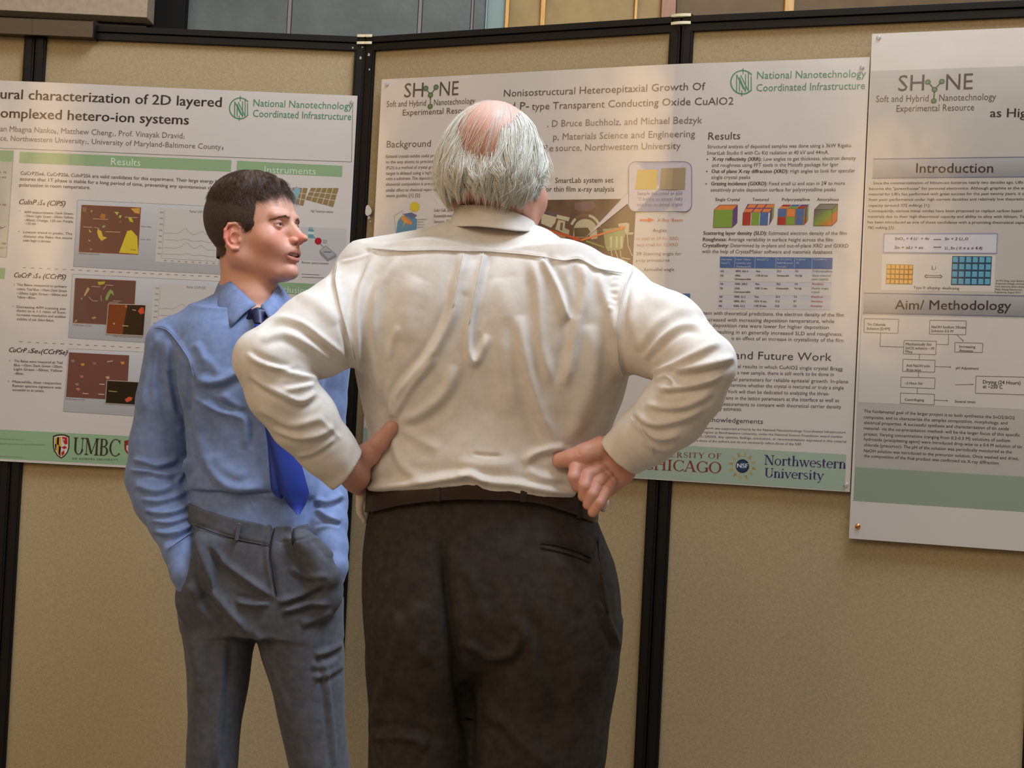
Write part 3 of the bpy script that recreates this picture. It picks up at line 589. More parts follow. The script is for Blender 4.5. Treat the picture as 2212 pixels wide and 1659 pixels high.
P.text('caption_lettering', 'Raman spectrometer', 652, 569, 711, 571.5, 5, GREY); P.line('ruled_line', [(652, 592), (690, 594)], 1.2, GREY); P.line('ruled_line', [(652, 598.5), (700, 600.5)], 1.2, GREY)
P.done()

# ---- poster 2 (centre)
P = Poster(.8575, 2.0118, 1.165, 2.0685, .0155, 'white conference poster with cubes and blue table, behind the white haired man')
P.Z(750, 0, 2.765)
shyne(P, (340, 582, 453, 577), (550, 572, 662, 567), 1.9, 30.2, 0, [(497, 567), (469, 527), (530, 520), (495, 635)],
      [('Soft and Hybrid', 237, 640, 470, 631), ('Nanotechnology', 517, 629, 762, 617), ('Experimental Resource', 332, 690, 770, 672)])
T_ = 'title_lettering'
P.text(T_, 'Nonisostructural Heteroepitaxial Growth Of', 935, 578, 2138, 537, 43, INK, 2, .002)
P.text(T_, 'and P-', 905, 658, 1085, 652, 43, INK, 2, .002); P.text(T_, 'type Transparent Conducting Oxide CuAlO2', 1102, 656, 2306, 624, 43, INK, 2, .002)
P.text('author_lettering', ', D Bruce Buchholz, and Michael Bedzyk', 1195, 758, 2120, 737, 40, GREY); P.text('author_lettering', 'p, Materials Science and Engineering', 1230, 836, 2078, 819, 40, GREY); P.text('author_lettering', 'source, Northwestern University', 1245, 903, 1992, 890, 40, GREY)
P.text('author_lettering', 'Nanoscience Group', 700, 847, 1130, 839, 40, GREY); P.text('author_lettering', 'NUFAB Shared Re', 780, 912, 1232, 904, 40, GREY)
P.Z(780, 160, 3.95)
P.text('heading_lettering', 'Background', 220, 628, 593, 618, 57, INK, 2, .002)
sentence(P, 'body_lettering', ['Epitaxial crystals exhibit useful properties, due', 'to the way atoms to precisely match the', '(PLD) is a method of crystal growth where a', 'target is ablated using a high energy laser', 'onto a substrate. The deposition parameters', 'elemental composition is precisely kept, and', 'similar effect to chemical vapor deposition as', 'wave guides [1] [2].'], 213, 780, [715, 763, 812, 860, 905, 953, 1003, 1050], 26, GREY, -10, .008, 510)
P.disc('solar_house_picture', 457, 1133, 36, (222, 196, 40), 2)
for k in range(12):
    an = k * math.pi / 6; P.line('solar_house_picture', [(457 + 34 * math.cos(an), 1133 + 34 * math.sin(an)), (457 + 46 * math.cos(an), 1133 + 46 * math.sin(an))], 2, (222, 196, 40), 2)
fan('solar_house_picture', [(312, 1260), (345, 1210), (430, 1200), (478, 1240), (472, 1330), (400, 1362), (300, 1360)], (78, 140, 170), 1)
fan('solar_house_picture', [(355, 1195), (430, 1180), (478, 1205), (440, 1240)], (84, 100, 140), 2)
fan('solar_house_picture', [(340, 1215), (370, 1210), (400, 1235), (438, 1262), (428, 1288), (380, 1272), (345, 1245)], (222, 140, 70), 3); P.poly('solar_house_picture', [(372, 1250), (384, 1255), (352, 1318)], (206, 190, 60), 4)
P.line('solar_house_picture', [(284, 1210), (352, 1165), (358, 1200)], .8, (160, 160, 160), 2); P.line('solar_house_picture', [(284, 1210), (300, 1360)], .8, (160, 160, 160), 2); P.line('solar_house_picture', [(298, 1355), (330, 1364)], 2, (160, 60, 50), 4)
for k, t in enumerate(('Antireflection', 'Glass', 'Silicon', 'Back')): P.text('caption_lettering', t, 480, 1245 + 22 * k, 480 + (86, 50, 60, 52)[k], 1243 + 22 * k, 10, INK2)
for k, t in enumerate(('Solar Cell, power', 'Renewable energy', 'Sensors, Optics')): P.text('body_lettering', t, 620, 1175 + 48 * k, 800, 1170 + 48 * k, 26, GREY, 2, .01)
P.Z(1140, 300, 5.53)
P.text('figure_lettering', 'SmartLab system set', 328, 526, 1025, 522, 62, INK, 2, .004); P.text('figure_lettering', 'up for thin film x-ray analysis', 95, 630, 1035, 630, 62, INK, 2, .004); P.text('figure_lettering', 'Rigaku', -60, 528, 190, 527, 62, INK, 2, .004)
# photograph of the instrument
P.quad('instrument_photograph', (-220, 735), (1300, 715), (1235, 1880), (-240, 1860), (84, 58, 52), 1)
P.quad('instrument_photograph', (-100, 1500), (1250, 1480), (1235, 1880), (-120, 1860), (60, 44, 36), 2)
fan('instrument_photograph', [(560, 760), (780, 740), (815, 800), (740, 870), (560, 850)], (110, 84, 88), 2)
SL = (196, 186, 158); SD = (92, 78, 56)
def im(pl, c, l=3): fan('instrument_photograph', pl, c, l)
im([(170, 890), (345, 935), (330, 1000), (280, 1062), (160, 1010)], SL); im([(350, 905), (505, 940), (490, 985), (345, 950)], SL, 4); im([(205, 840), (345, 885), (345, 935), (200, 880)], (80, 64, 80), 4)
im([(365, 965), (450, 985), (440, 1130), (330, 1080)], (190, 180, 150), 4); im([(395, 1000), (425, 1005), (415, 1100), (385, 1085)], SD, 5); im([(430, 1060), (500, 1090), (495, 1145), (420, 1125)], (176, 166, 130), 5)
for k in range(16):                     # round goniometer ring
    a0, a1 = [math.radians(200 + 150 * q / 16) for q in (k, k + 1)]
    p = lambda r, a: (690 + r * 1.0 * math.cos(a), 1085 + r * math.sin(a))
    P.poly('instrument_photograph', [p(190, a0), p(190, a1), p(158, a1), p(158, a0)], SL if k < 3 or k > 8 else (110, 76, 60), 3)
fan('instrument_photograph', [(690 + 140 * math.cos(math.radians(q)), 1092 + 135 * math.sin(math.radians(q))) for q in range(175, 372, 14)] + [(830, 1180), (545, 1180)], (190, 180, 150), 4)
im([(555, 1065), (720, 1060), (750, 1110), (740, 1175), (560, 1170)], (66, 56, 36), 5)
im([(770, 1110), (830, 1090), (835, 1190), (760, 1200)], SL, 5)
im([(900, 1075), (960, 1075), (1090, 1060), (1220, 1010), (1215, 1120), (1165, 1150), (1140, 1320), (960, 1340), (930, 1290)], (150, 160, 104), 4)
im([(1085, 1015), (1190, 1000), (1220, 1020), (1210, 1130), (1175, 1140), (1150, 1050), (1090, 1050)], SL, 5)
for x in (985, 1055, 1110): im([(x, 1170), (x + 30, 1165), (x + 26, 1300), (x, 1310)], (196, 200, 150), 6)
im([(1190, 1120), (1275, 1120), (1260, 1145), (1180, 1145)], SL, 5)
for pl in ([(1195, 1140), (1205, 1280), (1255, 1400)], [(1000, 1320), (1012, 1400)], [(1050, 1330), (1085, 1430), (1200, 1470)], [(1110, 1330), (1120, 1420), (1230, 1440)]): P.line('instrument_photograph', pl, 2.4, (196, 182, 160), 6)
RB = (214, 84, 40)
P.line('instrument_photograph', [(20, 1010), (200, 1078), (480, 1158), (640, 1212)], 4.5, (206, 66, 34), 7); P.line('instrument_photograph', [(640, 1212), (880, 1140), (1100, 1075)], 4.5, (232, 124, 60), 7); P.poly('instrument_photograph', [(1095, 1042), (1180, 1050), (1118, 1100)], (232, 112, 52), 8)
P.poly('instrument_photograph', [(560, 1160), (650, 1218), (540, 1212)], (206, 66, 34), 8); P.line('instrument_photograph', [(700, 1220), (920, 1298)], 4, (128, 150, 60), 7); im([(330, 1110), (470, 1158), (440, 1190), (320, 1180)], (176, 120, 90), 6)
# speech balloon
def rr(x0, y0, x1, y1, r, dy=0):
    pts = []
    for cx, cy, a0 in ((x1 - r, y0 + r, -90), (x1 - r, y1 - r, 0), (x0 + r, y1 - r, 90), (x0 + r, y0 + r, 180)):
        for k in range(6): an = math.radians(a0 + 18 * k); pts.append((cx + r * math.cos(an), cy + r * math.sin(an)))
    return pts
bal = rr(1210, 275, 1960, 870, 85); fan('speech_balloon', bal, (206, 200, 206), 9)
P.poly('speech_balloon', [(1205, 640), (1130, 715), (695, 1180), (1190, 780), (1225, 800)], (214, 208, 210), 9)
P.line('speech_balloon', bal + [bal[0]], 1.3, (120, 116, 134), 10); P.line('speech_balloon', [(1205, 640), (1130, 715), (695, 1180), (1190, 782)], .8, (180, 172, 172), 10)
P.quad('speech_balloon', (1320, 370), (1560, 368), (1545, 605), (1285, 605), (206, 178, 96), 10); P.quad('speech_balloon', (1600, 355), (1890, 345), (1880, 605), (1580, 608), (164, 146, 116), 10)
for k, t in enumerate(('Sample deposited at 650', '\u00b0C before an anneal (left)', 'and after an anneal (right)')): P.text('speech_balloon', t, 1315, 672 + 66 * k, 1850, 668 + 66 * k, 36, (140, 132, 150), 11)
P.poly('figure_lettering', [(1340, 960), (1440, 960), (1440, 942), (1515, 970), (1440, 996), (1440, 982), (1340, 982)], (230, 116, 80), 2)
P.text('figure_lettering', 'X-Ray Beam', 1548, 988, 1852, 988, 36, (220, 110, 84)); P.text('figure_lettering', 'Angles:', 1495, 1112, 1670, 1112, 38, GREY)
P.text('figure_lettering', '\u03c9 small or 2\u03b8 for XRD,', 1305, 1208, 1812, 1206, 36, (214, 150, 120)); P.text('figure_lettering', 'very small for GIXRD', 1300, 1282, 1800, 1280, 36, (214, 150, 120))
P.text('figure_lettering', '2\u03b8 Scanning angle for', 1300, 1390, 1838, 1388, 36, (140, 132, 116)); P.text('figure_lettering', 'x-ray procedures', 1290, 1468, 1695, 1466, 36, (140, 132, 116)); P.text('figure_lettering', 'Azimuthal angle', 1385, 1578, 1750, 1576, 36, (120, 90, 120))
P.Z(0, 0, 1)
P.rect('section_bar', 1440, 634, 1491, 650, (86, 116, 162), 1); P.Z(1412, 0, 2.765)
nnci(P, 530, 490, 70, (616, 470, 1268, 461), (612, 545, 1262, 532), 44)
P.Z(1500, 280, 5.53)
P.text('heading_lettering', 'Results', 165, 121, 545, 112, 88, INK2, 2, .0)
def bl(bt, bx0, bx1, rt, rx0, rx1, y, y2=None):
    if bt: P.text('body_lettering', bt, bx0, y, bx1, y, 42, INK, 2, .022)
    if rt: P.text('body_lettering', rt, rx0, y, rx1, y2 if y2 is not None else y - 2, 42, GREY, 2, .004)
bl('', 0, 0, 'Structural analysis of deposited samples was done using a 3kW Rigaku', 155, 1872, 222, 208)
bl('', 0, 0, 'SmartLab Studio II with Cu K\u03b1 radiation at 40 kV and 44mA.', 150, 1605, 298, 290)
bl('X-ray reflectivity (XRR):', 212, 800, 'Low angles to get thickness, electron density', 825, 1930, 370, 360)
bl('', 0, 0, 'and roughness using FFT tools in the Motofit package for Igor', 207, 1720, 444, 436)
bl('Out of plane X-ray diffraction (XRD):', 203, 1122, 'High angles to look for specular', 1145, 1920, 516, 508)
bl('', 0, 0, 'single crystal peaks', 203, 665, 588, 587)
bl('Grazing incidence (GIXRD):', 198, 870, 'Fixed small \u03c9 and scan in 2\u03b8 to more', 890, 1800, 663, 660)
bl('', 0, 0, 'sensitively probe deposition surface for polycrystalline peaks', 193, 1688, 738, 735)
for x, y in ((155, 355), (148, 500), (140, 648)): P.disc('body_lettering', x, y, 9, INK)
for t, a, c in (('Single Crystal', 248, 540), ('Textured', 690, 885), ('Polycrystalline', 1045, 1378), ('Amorphous', 1463, 1725)): P.text('figure_lettering', t, a, 850, c, 850, 34, INK, 2, .012)
OR, GN, PU, RD, BL = (226, 132, 70), (124, 158, 66), (100, 64, 124), (170, 52, 46), (74, 106, 156)
Q = lambda p, c, l=2: P.poly('crystal_cube_drawing', p, c, l)
Q([(235, 958), (458, 955), (447, 1168), (225, 1168)], GN); Q([(300, 900), (515, 898), (458, 955), (235, 958)], OR); Q([(515, 898), (508, 1112), (447, 1168), (458, 955)], PU)
P.line('crystal_cube_drawing', [(300, 900), (515, 898), (508, 1112), (447, 1168), (225, 1168), (235, 958), (300, 900)], .8, (80, 66, 60), 4)
# textured
for k, c in enumerate((RD, GN, BL)): x = 578 + 104 * k; Q([(x, 988), (x + 96, 988), (x + 88, 1142), (x - 8, 1142)], c)
for r_ in range(2):
    for k in range(3):
        x = 585 + 108 * k + 40 * r_; y = 985 - 52 * r_; Q([(x, y), (x + 92, y), (x + 122, y - 40), (x + 30, y - 40)], OR, 3)
Q([(585, 988), (905, 988), (955, 888), (635, 888)], PU, 2); Q([(905, 988), (955, 888), (945, 1050), (890, 1142)], PU); Q([(930, 935), (955, 890), (945, 1050), (920, 1090)], GN, 3)
# polycrystalline
for r_ in range(2):
    for k in range(3):
        Q([(1002 + 106*k - 6*r_, 948 + 97*r_), (1096 + 106*k - 6*r_, 948 + 97*r_), (1092 + 106*k - 6*r_, 1038 + 97*r_), (998 + 106*k - 6*r_, 1038 + 97*r_)], ((BL, OR, BL), (RD, GN, BL))[r_][k], 3)
Q([(998, 944), (1330, 944), (1312, 1138), (986, 1138)], (150, 120, 70), 2)
for r_ in range(2):
    for k in range(3): x = 1005 + 108 * k + 30 * r_; y = 942 - 25 * r_; Q([(x, y), (x + 98, y), (x + 124, y - 22), (x + 26, y - 22)], ((OR, GN, RD), (RD, BL, PU))[r_][k], 3)
Q([(1325, 944), (1365, 896), (1358, 1085), (1308, 1138)], PU); Q([(1345, 925), (1365, 898), (1358, 1085), (1335, 1105)], GN, 3); Q([(1322, 1050), (1342, 1030), (1334, 1108), (1310, 1136)], RD, 4)
# amorphous
for k in range(8):
    t0, t1 = k / 8, (k + 1) / 8; mix = lambda t: tuple(int(a_ + (b_ - a_) * max(0, min(1, (t - .0) / .5))) for a_, b_ in zip((110, 92, 104), GN)) if t < .5 else tuple(int(a_ + (b_ - a_) * ((t - .5) / .5)) for a_, b_ in zip(GN, (222, 110, 50)))
    for j in range(6):
        u0, u1 = j / 6, (j + 1) / 6; tt = (t0 * .55 + u0 * .6)
        f = lambda u, v: (1435 + 212 * u - 12 * v, 958 + 190 * v)
        Q([f(t0, u0), f(t1, u0), f(t1, u1), f(t0, u1)], mix(min(1, max(0, tt))), 2)
Q([(1435, 955), (1645, 955), (1715, 888), (1500, 888)], (130, 128, 116)); Q([(1645, 955), (1715, 888), (1712, 960), (1642, 1010)], (110, 140, 66)); Q([(1642, 1010), (1712, 960), (1702, 1090), (1640, 1146)], (214, 108, 50))
P.line('crystal_cube_drawing', [(1435, 955), (1645, 955), (1715, 888), (1500, 888), (1435, 955), (1423, 1148), (1640, 1148), (1702, 1090), (1715, 888)], .9, (80, 72, 66), 4); P.line('crystal_cube_drawing', [(1645, 955), (1640, 1148)], .8, (90, 80, 70), 4)
bl('Scattering layer density (SLD):', 105, 865, 'Estimated electron density of the film', 888, 1820, 1255, 1258); bl('Roughness:', 100, 385, 'Average variability in surface height across the film', 400, 1655, 1330, 1336); bl('Crystallinity:', 95, 410, 'Determined by in-plane and out-of-plane XRD and GIXRD', 430, 1840, 1402, 1408); bl('', 0, 0, 'with the help of CrystalMaker software and materials databases', 90, 1645, 1473, 1482)
P.Z(1500, 540, 5.53)
TB = 'results_table'
P.quad(TB, (305, 78), (1652, 95), (1648, 228), (303, 212), (72, 106, 156), 2)
for x in (482, 725, 975, 1198, 1408): P.line(TB, [(x, 82), (x - 4, 222)], .9, (170, 186, 206), 3)
hd = ((318, ['Deposition', 'Temp(\u00b0C)'], 150), (495, ['Laser Pulses,', 'Quantity and', 'Thickness(\u00c5)'], 180), (742, ['Anneal(\u00b0C)'], 160), (988, ['% of CuAlO2', 'Bulk/Observed', 'Density'], 185), (1212, ['Roughness', '(\u00c5)'], 150), (1420, ['Crystallinity'], 165))
for x, ls, wd in hd:
    for k, t in enumerate(ls): P.text(TB, t, x, 122 + 44 * k, x + wd * min(1, len(t) / 11.5), 124 + 44 * k, 24, (206, 216, 230), 4, .01)
ys = [(232, 285, 262), (285, 375, 315), (378, 432, 415), (432, 535, 468), (537, 592, 568), (592, 645, 622), (645, 700, 678)]
rows = (('650', '4800, 665.4', 'None', '52.0', '18.5', 'Polycrystalline', 0), ('650', '4800,', '1100 60 min.', 'Unmeasurable', 'Very High', 'Sharp textured', 1), ('700', '2500, 200.5', 'None', '58.6', '6.8', 'Amorphous', 2), ('700', '2500,', '1008 15 min.', 'Unmeasurable', 'Very High', 'Mostly single', 1), ('400', '1800, 55.2', 'None', '56.4', '5.4', 'Amorphous', 2), ('400', '1800, 44.1', '1024 10 min.', '57.6', '8.7', 'Amorphous', 2), ('500', '4500, 52.2', '1100 30 min.', '62.8', '12.0', 'Amorphous', 2))
for k, ((ya, yb, yt), r_) in enumerate(zip(ys, rows)):
    sh = -k * 4
    P.quad(TB, (300 + sh, ya), (1648 + sh, ya + 14), (1646 + sh, yb + 14), (298 + sh, yb), (204, 202, 206) if k in (0, 2, 4, 6) else (212, 207, 201), 1)
    for (x, wd), t in zip(((312, 52), (488, 165), (735, 150), (985, 150), (1205, 115), (1410, 190)), r_[:6]):
        c = INK if x < 1400 else ((140, 150, 140), (140, 160, 130), (196, 100, 104))[r_[6]]
        P.text(TB, t, x + sh, yt, x + sh + wd * min(1.25, max(.3, len(t) / (4 if x < 400 else 12))), yt + 3, 24, c, 3, .02)
    if r_[6] == 1: P.text(TB, 'Unmeasurable', 484 + sh, yt + 42, 680 + sh, yt + 44, 24, INK, 3, .02); P.text(TB, 'peaks (slightly)' if k == 1 else 'crystal', 1408 + sh, yt + 44, 1400 + (200 if k == 1 else 95), yt + 46, 24, (140, 155, 130), 3, .01)
def ln(t, x0, y0, x1, y1, cap=42, col=GREY): P.text('body_lettering', t, x0, y0, x1, y1, cap, col, 2, .004)
ln('Consistent with theoretical predictions, the electron density of the film', -60, 768, 1785, 797); ln('increased with increasing deposition temperature, while', 120, 850, 1670, 872); ln('the deposition rate were lower for higher deposition', 110, 915, 1605, 945); ln('resulting in an generally increased SLD and roughness,', 240, 995, 1772, 1027); ln('is an effect of an increase in crystallinity of the film.', 440, 1072, 1795, 1100)
P.text('heading_lettering', 'Conclusions and Future Work', -340, 1282, 1640, 1325, 92, INK2, 2, 0)
ln('Initial results in which CuAlO2 single crystal Bragg', 420, 1405, 1772, 1440); ln('peaks in a new sample, there is still work to be done in', 300, 1478, 1665, 1506); ln('the ideal parameters for reliable epitaxial growth. In-plane', 290, 1560, 1838, 1592)
P.Z(1480, 820, 5.53)
ln('to determine whether the crystal is textured or truly a single', 420, 80, 1895, 118); ln('Work will then be dedicated to analyzing the three-', 480, 160, 1725, 188); ln('strains in the lattice parameters at the interface as well as', 420, 235, 1838, 268); ln('with measurements to compare with theoretical carrier density', 290, 305, 1865, 345); ln('mobility estimates.', 260, 365, 675, 372)
P.text('heading_lettering', 'Acknowledgements', 165, 498, 927, 528, 56, INK2, 2, 0)
AC = lambda t, y0, x1, y1: P.text('body_lettering', t, 100, y0, x1, y1, 26, GREY, 2, .004)
AC('This research was supported primarily by the National Nanotechnology Coordinated Infrastructure', 585, 1918, 642); AC('REU Program at Northwestern University, under the National Science Foundation award number', 635, 1885, 695); AC('ECCS-1542205. Any opinions, findings, conclusions, or recommendations expressed in this material', 685, 1925, 752); AC('are those of the authors and do not necessarily reflect those of the NSF.', 738, 1395, 785)
z0_, z1_ = P.px(600, 822)[1], P.px(600, 1245)[1]
P.quad_uv('footer_band', (P.s0, z0_), (P.s1 - .0105, z0_), (P.s1 - .0105, z1_), (P.s0, z1_), (168, 186, 168), 0, None, 40)
MR = (136, 62, 58)
P.text('university_lettering', 'THE UNIVERSITY OF', -730, 908, 426, 945, 62, MR, 2, serif=True, spacing=1.08); P.text('university_lettering', 'CHICAGO', -500, 1070, 428, 1120, 132, MR, 2, serif=True)
VI = (66, 50, 104)
P.text('university_lettering', 'Northwestern', 940, 1015, 1920, 1065, 118, VI, 2, serif=True, spacing=.96); P.text('university_lettering', 'University', 945, 1165, 1660, 1200, 112, VI, 2, serif=True, spacing=.96)
for k in range(12):                     # gold ring of figures round the globe
    an = 2 * math.pi * k / 12 + .2; c_, s_ = math.cos(an), math.sin(an); R_ = 118
    g = lambda r, t: (683 + r * c_ - t * s_, 1033 + r * s_ + t * c_)
    P.poly('science_foundation_emblem', [g(R_, -22), g(R_ + 24, -8), g(R_ + 58, -16), g(R_ + 34, 0), g(R_ + 58, 16), g(R_ + 24, 8), g(R_, 22)], (190, 168, 100) if k % 2 else (178, 146, 84), 1)
P.disc('science_foundation_emblem', 683, 1033, 118, (176, 186, 158), 0, 28)
P.disc('science_foundation_emblem', 683, 1033, 80, (30, 40, 60), 2, 28, (74, 96, 128)); P.text('science_foundation_emblem', 'NSF', 615, 1052, 752, 1056, 52, (214, 220, 228), 4, .03, serif=False)
P.done()

# ---- poster 3 (right)
P = Poster(2.0148, 3.05, 1.0697, 2.116, .019, 'grey white conference poster on the right, introduction and flow chart')
P.Z(1412, 0, 2.765)
zt, zb_ = P.px(1600, 418)[1], 0
GY = (206, 201, 193)
gz = P.px(1500, 418)[1]
P.Z(1780, 980, 5.1204); z_a, z_b = P.px(700, 168)[1], P.px(700, 545)[1]
P.quad_uv('grey_field', (P.s0 + .001, gz), (P.s1, gz), (P.s1, z_a), (P.s0 + .0045, z_a), (190, 185, 177), 0, None, 30)
P.quad_uv('footer_band', (P.s0 + .0055, z_a), (P.s1, z_a), (P.s1, z_b), (P.s0 + .0055, z_b), (150, 166, 144), 0, None, 30)
P.Z(1412, 0, 2.765)
shyne(P, (1460, 545, 1615, 540), (1745, 538, 1905, 533), 2.0, 34, 0, [(1678, 535), (1638, 490), (1722, 487), (1673, 603)], [('Soft and Hybrid', 1328, 611, 1642, 606), ('Nanotechnology', 1705, 604, 2045, 597), ('Experimental Resource', 1450, 668, 1914, 660)])
P.text('title_lettering', 'as High', 2008, 700, 2268, 700, 52, INK2, 2, .012)
BG = (158, 154, 148)
def hbar(tl, bl_, t, x0, y0, x1, y1, cap):
    a, c = P.px(*tl), P.px(*bl_)
    n = 5
    for k in range(n):
        f = lambda q: a[1] + (c[1] - a[1]) * q; g = lambda q: tuple(int(176 - 34 * q) for _ in range(3))
        P.quad_uv('section_bar', (a[0], f(k/n)), (P.s1, f(k/n)), (P.s1, f((k+1)/n)), (c[0], f((k+1)/n)), g(k/n), 1, g((k+1)/n), 24)
    for y in (a[1], c[1]): P.quad_uv('section_bar', (a[0], y + .001), (P.s1, y + .001), (P.s1, y - .001), (a[0], y - .001), (106, 116, 140), 2, None, 24)
    P.text('heading_lettering', t, x0, y0, x1, y1, cap, INK2, 3, .006)
hbar((1312, 950), (1308, 1064), 'Introduction', 1567, 1032, 2028, 1032, 57)
P.Z(1850, 370, 6.0995)
def l3(t, x0, y0, x1, y1): P.text('body_lettering', t, x0, y0, x1, y1, 34, INK, 2, .010)
l3('Since the commercialization of lithium-ion batteries nearly two decades ago, LIBs have', 218, 172, 2330, 160)
l3('become the "powerhouse" for personal electronics. Although graphite as the anode', 168, 246, 2330, 236); l3("material for LIB's has performed with great success for the past twenty years, it suffers", 163, 318, 2350, 310); l3('from poor performance under high current densities and relatively low theoretical', 160, 390, 2240, 382); l3('capacity (around 372 mAh/g) [1].', 160, 466, 972, 466)
l3('Consequently, various metal oxides have been proposed to replace carbon based', 155, 538, 2185, 538); l3('materials due to their high theoretical capacity and ability to alloy with lithium. Tin', 150, 612, 2230, 614); l3('has been introduced as one of these candidates with a promising theoretical capacity', 147, 686, 2300, 692); l3('782 mAh/g [2].', 147, 760, 503, 760)
P.quad('equation_box', (365, 825), (1860, 822), (1848, 1082), (355, 1070), (206, 206, 214), 1); P.frame('equation_box', (365, 825), (1860, 822), (1848, 1082), (355, 1070), 2.4, (142, 150, 176), 2)
E_ = lambda t, x0, y0, x1, cap=36: P.text('equation_box', t, x0, y0, x1, y0, cap, INK2, 3, .02, .15)
E_('SnO', 505, 905, 612); E_('2', 615, 915, 635, 20); E_('+ 4 Li', 655, 905, 800); E_('+', 806, 880, 822, 14); E_('+ 4e', 848, 905, 960); E_('Sn + 2 Li', 1162, 908, 1400); E_('2', 1404, 918, 1420, 20); E_('O', 1432, 908, 1475)
E_('Sn + xLi', 500, 1022, 740); E_('+ xe', 768, 1022, 880); E_('Li', 1165, 1030, 1205); E_('x', 1210, 1040, 1228, 18); E_('Sn ( 0 \u2264 x \u2264 4.4)', 1238, 1030, 1660)
for y in (900, 1001): P.line('equation_box', [(1025, y), (1110, y)], 1.5, INK2, 3); P.poly('equation_box', [(1105, y - 10), (1120, y), (1105, y + 10)], INK2, 3); P.poly('equation_box', [(1030, y - 10), (1015, y), (1030, y + 10)], INK2, 3)
P.quad('figure_box', (340, 1095), (1835, 1105), (1815, 1590), (325, 1565), (210, 205, 196), 1)
def bricks(tl, tr, br, bl_, c1, c2):
    P.quad('cell_drawing', tl, tr, br, bl_, c2, 2)
    f = lambda u, v: tuple((tl[i] * (1-u) + tr[i] * u) * (1-v) + (bl_[i] * (1-u) + br[i] * u) * v for i in (0, 1))
    for i in range(6):
        for j in range(4):
            u0, u1, v0, v1 = (i + .12) / 6, (i + .88) / 6, (j + .12) / 4, (j + .84) / 4
            P.poly('cell_drawing', [f(u0, v0), f(u1, v0), f(u1, v1), f(u0, v1)], c1, 3); P.poly('cell_drawing', [f(u0, v0), f(u1, v0), f(u0 + .02, v0 + .04)], tuple(min(255, q + 26) for q in c1), 4)
bricks((400, 1225), (750, 1233), (738, 1492), (387, 1485), (226, 172, 84), (146, 88, 26)); bricks((1265, 1118), (1788, 1122), (1768, 1505), (1245, 1500), (92, 168, 194), (24, 66, 92))
P.text('figure_lettering', 'Li', 992, 1297, 1048, 1297, 50, INK2, 2, .0); P.disc('figure_lettering', 1014, 1334, 12, INK2); P.line('figure_lettering', [(925, 1372), (1105, 1376)], 1.2, INK2, 2); P.line('figure_lettering', [(925, 1396), (1105, 1400)], 1.2, INK2, 2); P.line('figure_lettering', [(928, 1360), (900, 1384), (928, 1408)], 1.6, INK2, 2); P.line('figure_lettering', [(1103, 1362), (1130, 1388), (1103, 1410)], 1.6, INK2, 2)
P.text('figure_lettering', 'Type II: alloying- dealloying', 750, 1548, 1355, 1560, 34, INK2, 2, .012)
for k, t in enumerate(('Jin Wu Song, Louis Batteries: a', 'Progressive strategic overview, as', 'from University, Saturn Advance', 'Matls. Energy Science and', 'Engineering, August 2013')): P.text('caption_lettering', t, 1840 - 4 * k, 1450 + 38 * k, (2260, 2250, 2240, 2180, 2160)[k], 1457 + 38 * k, 20, INK, 2, .01)
P.Z(1412, 500, 2.765); hbar((1256, 368), (1250, 487), 'Aim/ Methodology', 1440, 465, 2135, 470, 56)
P.Z(1840, 660, 4.484)
a, c = P.px(100, 95), P.px(62, 938)
P.quad_uv('chart_field', (P.s0 + .006, a[1]), (P.s1, a[1]), (P.s1, c[1]), (P.s0 + .006, c[1]), (212, 205, 196), 1, None, 24)
FC = 'flow_chart'; LN = (120, 112, 112)
for tl, tr, br, bl_ in (((122, 126), (455, 134), (447, 270), (118, 260)), ((757, 142), (1110, 150), (1103, 284), (752, 276)), ((507, 338), (820, 346), (814, 476), (500, 468)), ((1000, 358), (1270, 366), (1266, 456), (997, 450)), ((497, 520), (808, 530), (804, 646), (492, 638)), ((478, 692), (808, 702), (804, 804), (474, 792)), ((472, 848), (802, 860), (798, 962), (470, 946)), ((1205, 684), (1720, 694), (1712, 866), (1198, 850))): P.frame(FC, tl, tr, br, bl_, 1.3, LN, 2)
for pl in ([(280, 264), (274, 396), (500, 402)], [(938, 280), (936, 380), (818, 376)], [(1018, 284), (1082, 344)], [(656, 474), (654, 524)], [(646, 642), (646, 696)], [(636, 800), (634, 854)], [(808, 592), (955, 596)], [(1000, 768), (1175, 764)], [(800, 916), (925, 922)]): P.line(FC, pl, 1.3, LN, 2)
for x, y, dx, dy in ((1085, 348, .7, .7), (965, 596, 1, 0), (1183, 764, 1, 0), (933, 922, 1, 0)): P.poly(FC, [(x, y), (x - 14*dx + 7*dy, y - 14*dy - 7*dx), (x - 14*dx - 7*dy, y - 14*dy + 7*dx)], (90, 82, 80), 3)
for t, x0, y0, x1 in (('Tin Chloride', 148, 193, 328), ('Solution [0.4M]', 147, 233, 370), ('NaOH Sodium Silicate', 772, 218, 1108), ('Solution 0.5 M', 768, 256, 982), ('Mechanically Stir', 522, 384, 778), ('SnCl2 solution ~30', 520, 422, 800), ('Mins', 520, 456, 588), ('Increasing', 1042, 408, 1198), ('Amounts', 1040, 446, 1172), ('Add NaOH soln.', 528, 592, 762), ('drop-wise', 526, 632, 672), ('pH Adjustment', 1008, 616, 1230), ('~2 Hour Stir', 512, 762, 690), ('Centrifuging', 512, 922, 700), ('Several times', 1000, 940, 1198)): P.text(FC, t, x0, y0, x1, y0 + 5, 24, INK, 3, .014)
P.text(FC, 'Drying (24 Hours)', 1270, 756, 1635, 766, 34, INK2, 3, .014); P.text(FC, 'at ~250 C', 1270, 800, 1460, 805, 34, INK2, 3, .014)
